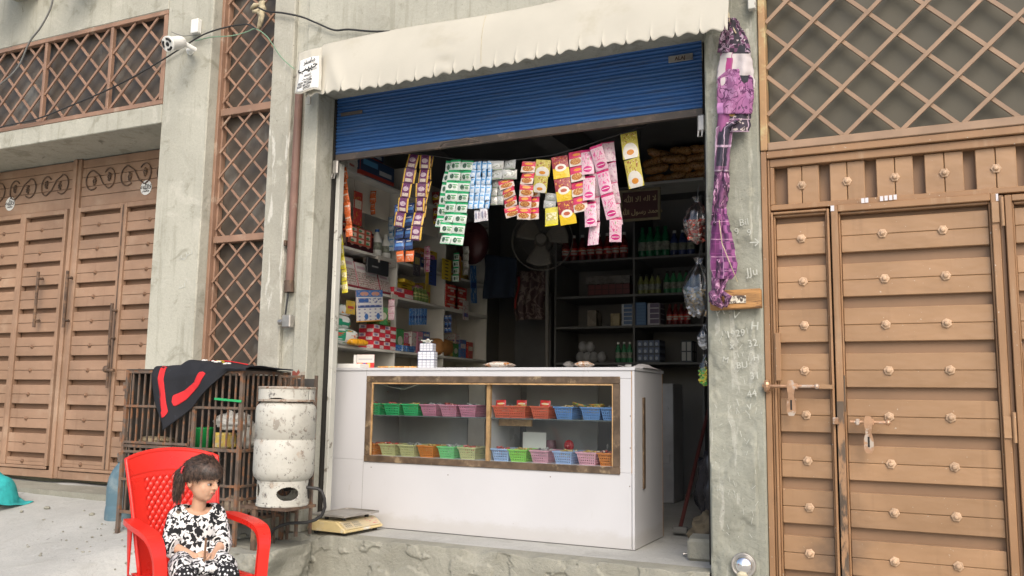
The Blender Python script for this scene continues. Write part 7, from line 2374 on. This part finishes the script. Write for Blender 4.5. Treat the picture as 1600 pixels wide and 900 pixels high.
m.tube([hd(-.013, -.0755, -.0475), hd(0, -.0815, -.0505), hd(.013, -.0755, -.0475)], [.001, .0026, .001], 8); m.build('lips', lipm, GIRL, world=False, smooth=True)
# hair: scalp cap, fringe, side locks and a bunched ponytail of separate strands
hm = NT('dark_brown_hair')
hp = hm.pos((1, 1, 1), True)
M['hair'] = hm.done(hm.mix(hm.ramp(hm.noise(hp, 60, 4), .3, .7), (.015, .010, .007), (.085, .05, .034)), .42, 0, hm.bump(hm.noise(hp, 180, 3), .4, .002), .5)
m = MB()
def cap(u, v):
    a = 2 * PI * u
    el = PI * .5 - v * PI * .62
    d = Vector((math.cos(a) * math.cos(el), math.sin(a) * math.cos(el), math.sin(el)))
    n = 1 + .02 * math.sin(a * 22 + v * 6) + .03 * mnoise.noise(d * 5)
    q = Vector((d.x * .078 * n, d.y * .090 * n + .010, d.z * .088 * n + .022))
    return hd(q.x, q.y, q.z)
def capskip(u, v):
    a = 2 * PI * u
    fr = -math.sin(a)            # 1 towards the face
    lim = 1.0 if fr < .15 else (.86 - .22 * min(1, (fr - .15) / .55))
    return v > lim
m.grid(cap, 96, 40, skip=capskip)
o = m.build('hair_cap', M['hair'], GIRL, world=False, smooth=True); solid(o, .004, -1)
rnd = random.Random(4)
m = MB()
def strand(p0, d0, L, grav, curl, r=.0017, n=7):
    p, d = Vector(p0), Vector(d0).normalized()
    pts = [p.copy()]
    ph = rnd.uniform(0, 6)
    for k in range(n):
        d = (d + Vector((0, 0, -grav / n)) + Vector((math.sin(ph + k * 1.3), math.cos(ph + k), math.sin(ph * 2 + k))) * curl / n).normalized()
        p = p + d * L / n
        pts.append(p.copy())
    m.tube(pts, [r * (1 - .75 * k / n) for k in range(n + 1)], 4, caps=False)
tie = hd(-.060, .060, .034)                   # ponytail root: back of the head, seen on the left
tdir = (HR @ Vector((-.75, .45, -.25))).normalized()
for k in range(520):                          # ponytail hanging in curls
    a, rr = rnd.uniform(0, 2 * PI), rnd.uniform(0, .017)
    off = Vector((math.cos(a) * rr, math.sin(a) * rr * .6, math.sin(a) * rr))
    dd = (tdir * .8 + Vector((rnd.gauss(0, .28), rnd.gauss(0, .28), rnd.gauss(.05, .25)))).normalized()
    strand(tie + off, dd, rnd.uniform(.07, .145), 6.0, 2.2, .0021, 9)
def onhead(a, el, k=1.0):                     # a: angle from the face, el: elevation
    d = Vector((math.sin(a) * math.cos(el), -math.cos(a) * math.cos(el), math.sin(el)))
    return hd(d.x * .0795 * k, d.y * .0935 * k + .008, d.z * .0900 * k + .022)
for k in range(900):                          # fringe combed down over the brow
    a0 = rnd.gauss(.05, .10)
    a1 = rnd.uniform(-1.15, 1.25)
    e1 = math.radians(4 + rnd.uniform(-5, 9) - 9 * abs(a1))
    e0 = math.radians(74)
    pts = []
    for j in range(9):
        t = j / 8
        aa = a0 + (a1 - a0) * min(1, t * 1.5) + .03 * math.sin(t * 7 + k)
        pts.append(onhead(aa, e0 + (e1 - e0) * t, 1.0 + .035 * math.sin(PI * t) + rnd.uniform(0, .004)))
    m.tube(pts, [.0018 * (1 - .6 * j / 8) for j in range(9)], 4, caps=False)
for k in range(520):                          # side locks
    s = rnd.choice((-1, 1, 1))
    a1 = s * rnd.uniform(1.05, 1.75)
    pts = []
    e1 = math.radians(-8 if s < 0 else -34) + rnd.uniform(-.2, .1)
    for j in range(9):
        t = j / 8
        pts.append(onhead(a1 * (.5 + .5 * min(1, t * 2)) + .05 * math.sin(t * 6 + k), math.radians(72) + (e1 - math.radians(72)) * t, 1.0 + (.12 * t if s > 0 else .03) + .02 * math.sin(t * 9 + k) + rnd.uniform(0, .03) * t))
    m.tube(pts, [.0018 * (1 - .6 * j / 8) for j in range(9)], 4, caps=False)
for k in range(160):                          # stray wisps
    a, el = rnd.uniform(-PI, PI), rnd.uniform(.1, 1.4)
    strand(onhead(a, el, 1.01), HR @ Vector((math.sin(a) * .6 + rnd.gauss(0, .5), -math.cos(a) * .4 + rnd.gauss(0, .5), rnd.gauss(.2, .5))), rnd.uniform(.02, .055), 2.0, 1.8, .0009, 6)
for k in range(700):                          # lie of the hair on the crown, drawn to the tie
    a, el = rnd.uniform(0, 2 * PI), rnd.uniform(.05, 1.35)
    d = Vector((math.cos(a) * math.cos(el), math.sin(a) * math.cos(el), math.sin(el)))
    if -d.y > .35 and el < .7: continue
    p0 = hd(d.x * .0795, d.y * .0915 + .010, d.z * .0895 + .022)
    q0 = (tie - p0)
    nrm = (HR @ d)
    dd = (q0 - nrm * q0.dot(nrm)).normalized() + nrm * .10
    strand(p0, dd, rnd.uniform(.03, .055), .25, .25, .0016, 4)
tag(m.build('hair', M['hair'], GIRL, world=False, smooth=True), kind='stuff')
m = MB(); m.tube([tie + Vector((0, 0, 0)) + (HR @ Vector((math.cos(t) * .020, .0, math.sin(t) * .018))) for t in [2 * PI * k / 12 for k in range(13)]], .005, 8); m.build('hair_tie', mat('red_hair_tie', (.5, .03, .04), .6, bump=0), GIRL, world=False)
# tunic: black and white splashes
tn = NT('black_white_print_cloth')
tp_ = tn.pos((1, 1, 1), True)
f1 = tn.noise(tp_, 44, 2.0, .5, .9)
tcol = tn.mix(tn.ramp(f1, .492, .508), (.020, .020, .022), (.70, .69, .68))
tcol = tn.mix(tn.math('MULTIPLY', tn.ramp(tn.noise(tp_, 11, 2), .68, .72), .3), tcol, (.42, .30, .2))
M['tunic'] = tn.done(tcol, .85, 0, tn.bump(tn.noise(tp_, 40, 4), .25, .004), .2)
m = MB()
blob(m, (0, .008, .615), .105, .074, .095)
blob(m, (0, .008, .53), .104, .084, .10)
blob(m, (0, -.005, .47), .125, .105, .06)
capsule(m, (-.084, .012, .672), (.084, .012, .672), .041, .041)
for s in (-1, 1):
    a, e, h = [Vector(v) for v in arms[s]]
    capsule(m, a, e, .040, .037)
    m.tube([e, e.lerp(h, .30)], [.040, .046], 20)
capsule(m, (-.06, -.03, .485), (-.10, -.20, .475), .062, .055)
capsule(m, (.06, -.03, .485), (.10, -.20, .475), .062, .055)
blob(m, (0, -.11, .478), .105, .12, .045)
for k in range(7):
    capsule(m, (-.09 + .03 * k, -.05, .50 - .004 * (k % 2)), (-.12 + .04 * k, -.23, .485 - .006 * (k % 2)), .026, .02, 10)
o = m.build('tunic', M['tunic'], GIRL, world=False, smooth=True); remesh(o, .0055, 3, .5)
# round neck: cut the opening out of the remeshed cloth
bpy.context.view_layer.update()
me_ = bpy.data.meshes.new_from_object(o.evaluated_get(bpy.context.evaluated_depsgraph_get()))
import bmesh
bq = bmesh.new(); bq.from_mesh(me_)
def inneck(c):
    return (c.x / .074) ** 2 + ((c.y + .028) / .075) ** 2 + ((c.z - .728) / .060) ** 2 < 1
bmesh.ops.delete(bq, geom=[f for f in bq.faces if inneck(f.calc_center_median())], context='FACES')
bq.to_mesh(me_); bq.free()
o.modifiers.clear(); o.data = me_
solid(o, .003, 1)
for s in (-1, 1):                              # white cuff edges
    a, e, h = [Vector(v) for v in arms[s]]
    q0 = e.lerp(h, .305); d = (h - e).normalized(); s1 = d.orthogonal().normalized(); s2 = d.cross(s1)
    m = MB(); m.tube([q0 + (s1 * math.cos(t) + s2 * math.sin(t)) * .0445 for t in [2 * PI * k / 20 for k in range(21)]], .003, 6); m.build('cuff', M['paper'], GIRL, world=False, smooth=True)
# trousers: black with white dots
dn = NT('white_dot_black_cloth')
dp = dn.pos((1, 1, 1), True)
dd_ = dn.voro(dp, 62, 'F1', 'Distance', .35)
M['dots'] = dn.done(dn.mix(dn.ramp(dd_, .30, .36, 1, 0), (.018, .018, .020), (.70, .70, .70)), .85, 0, None, .2)
m = MB()
for s in (-1, 1):
    capsule(m, (s * .055, .0, .462), (s * .095, -.275, .452), .062, .056)
    m.tube([(s * .095, -.275, .45), (s * .09, -.295, .30), (s * .088, -.30, .18)], [.055, .050, .055], 20)
o = m.build('trousers', M['dots'], GIRL, world=False, smooth=True); remesh(o, .0055, 3, .5)
for s in (-1, 1):
    m = MB(); m.ball((s * .105, -.385, .116), 1, 18, 8, (.031, .062, .008), Matrix.Rotation(s * .2, 4, 'Z')); m.tube([(s * .105 - .028, -.385, .122), (s * .105, -.39, .152), (s * .105 + .028, -.385, .122)], .006, 6); m.build('sandal', M['cable'], GIRL, world=False, smooth=True)
GM = Matrix.Translation(GIRL.location) @ Matrix.Rotation(GIRL.rotation_euler.z, 4, 'Z') @ Matrix.Diagonal((.84, .88, 1.0, 1.0))
m = MB(); m.tube([GM @ Vector((.002, -.205, .60)), GM @ Vector((.0, -.20, .50)), GM @ Vector((.002, -.215, .36))], .0045, 7)
o = m.build('thin_stick', mat('brown_twig', (.20, .11, .06), .7, bump=0), loc=tuple(GM @ Vector((0, -.20, .5)))); tag(o, 'thin brown stick held upright in the hands of the seated girl', 'stick')
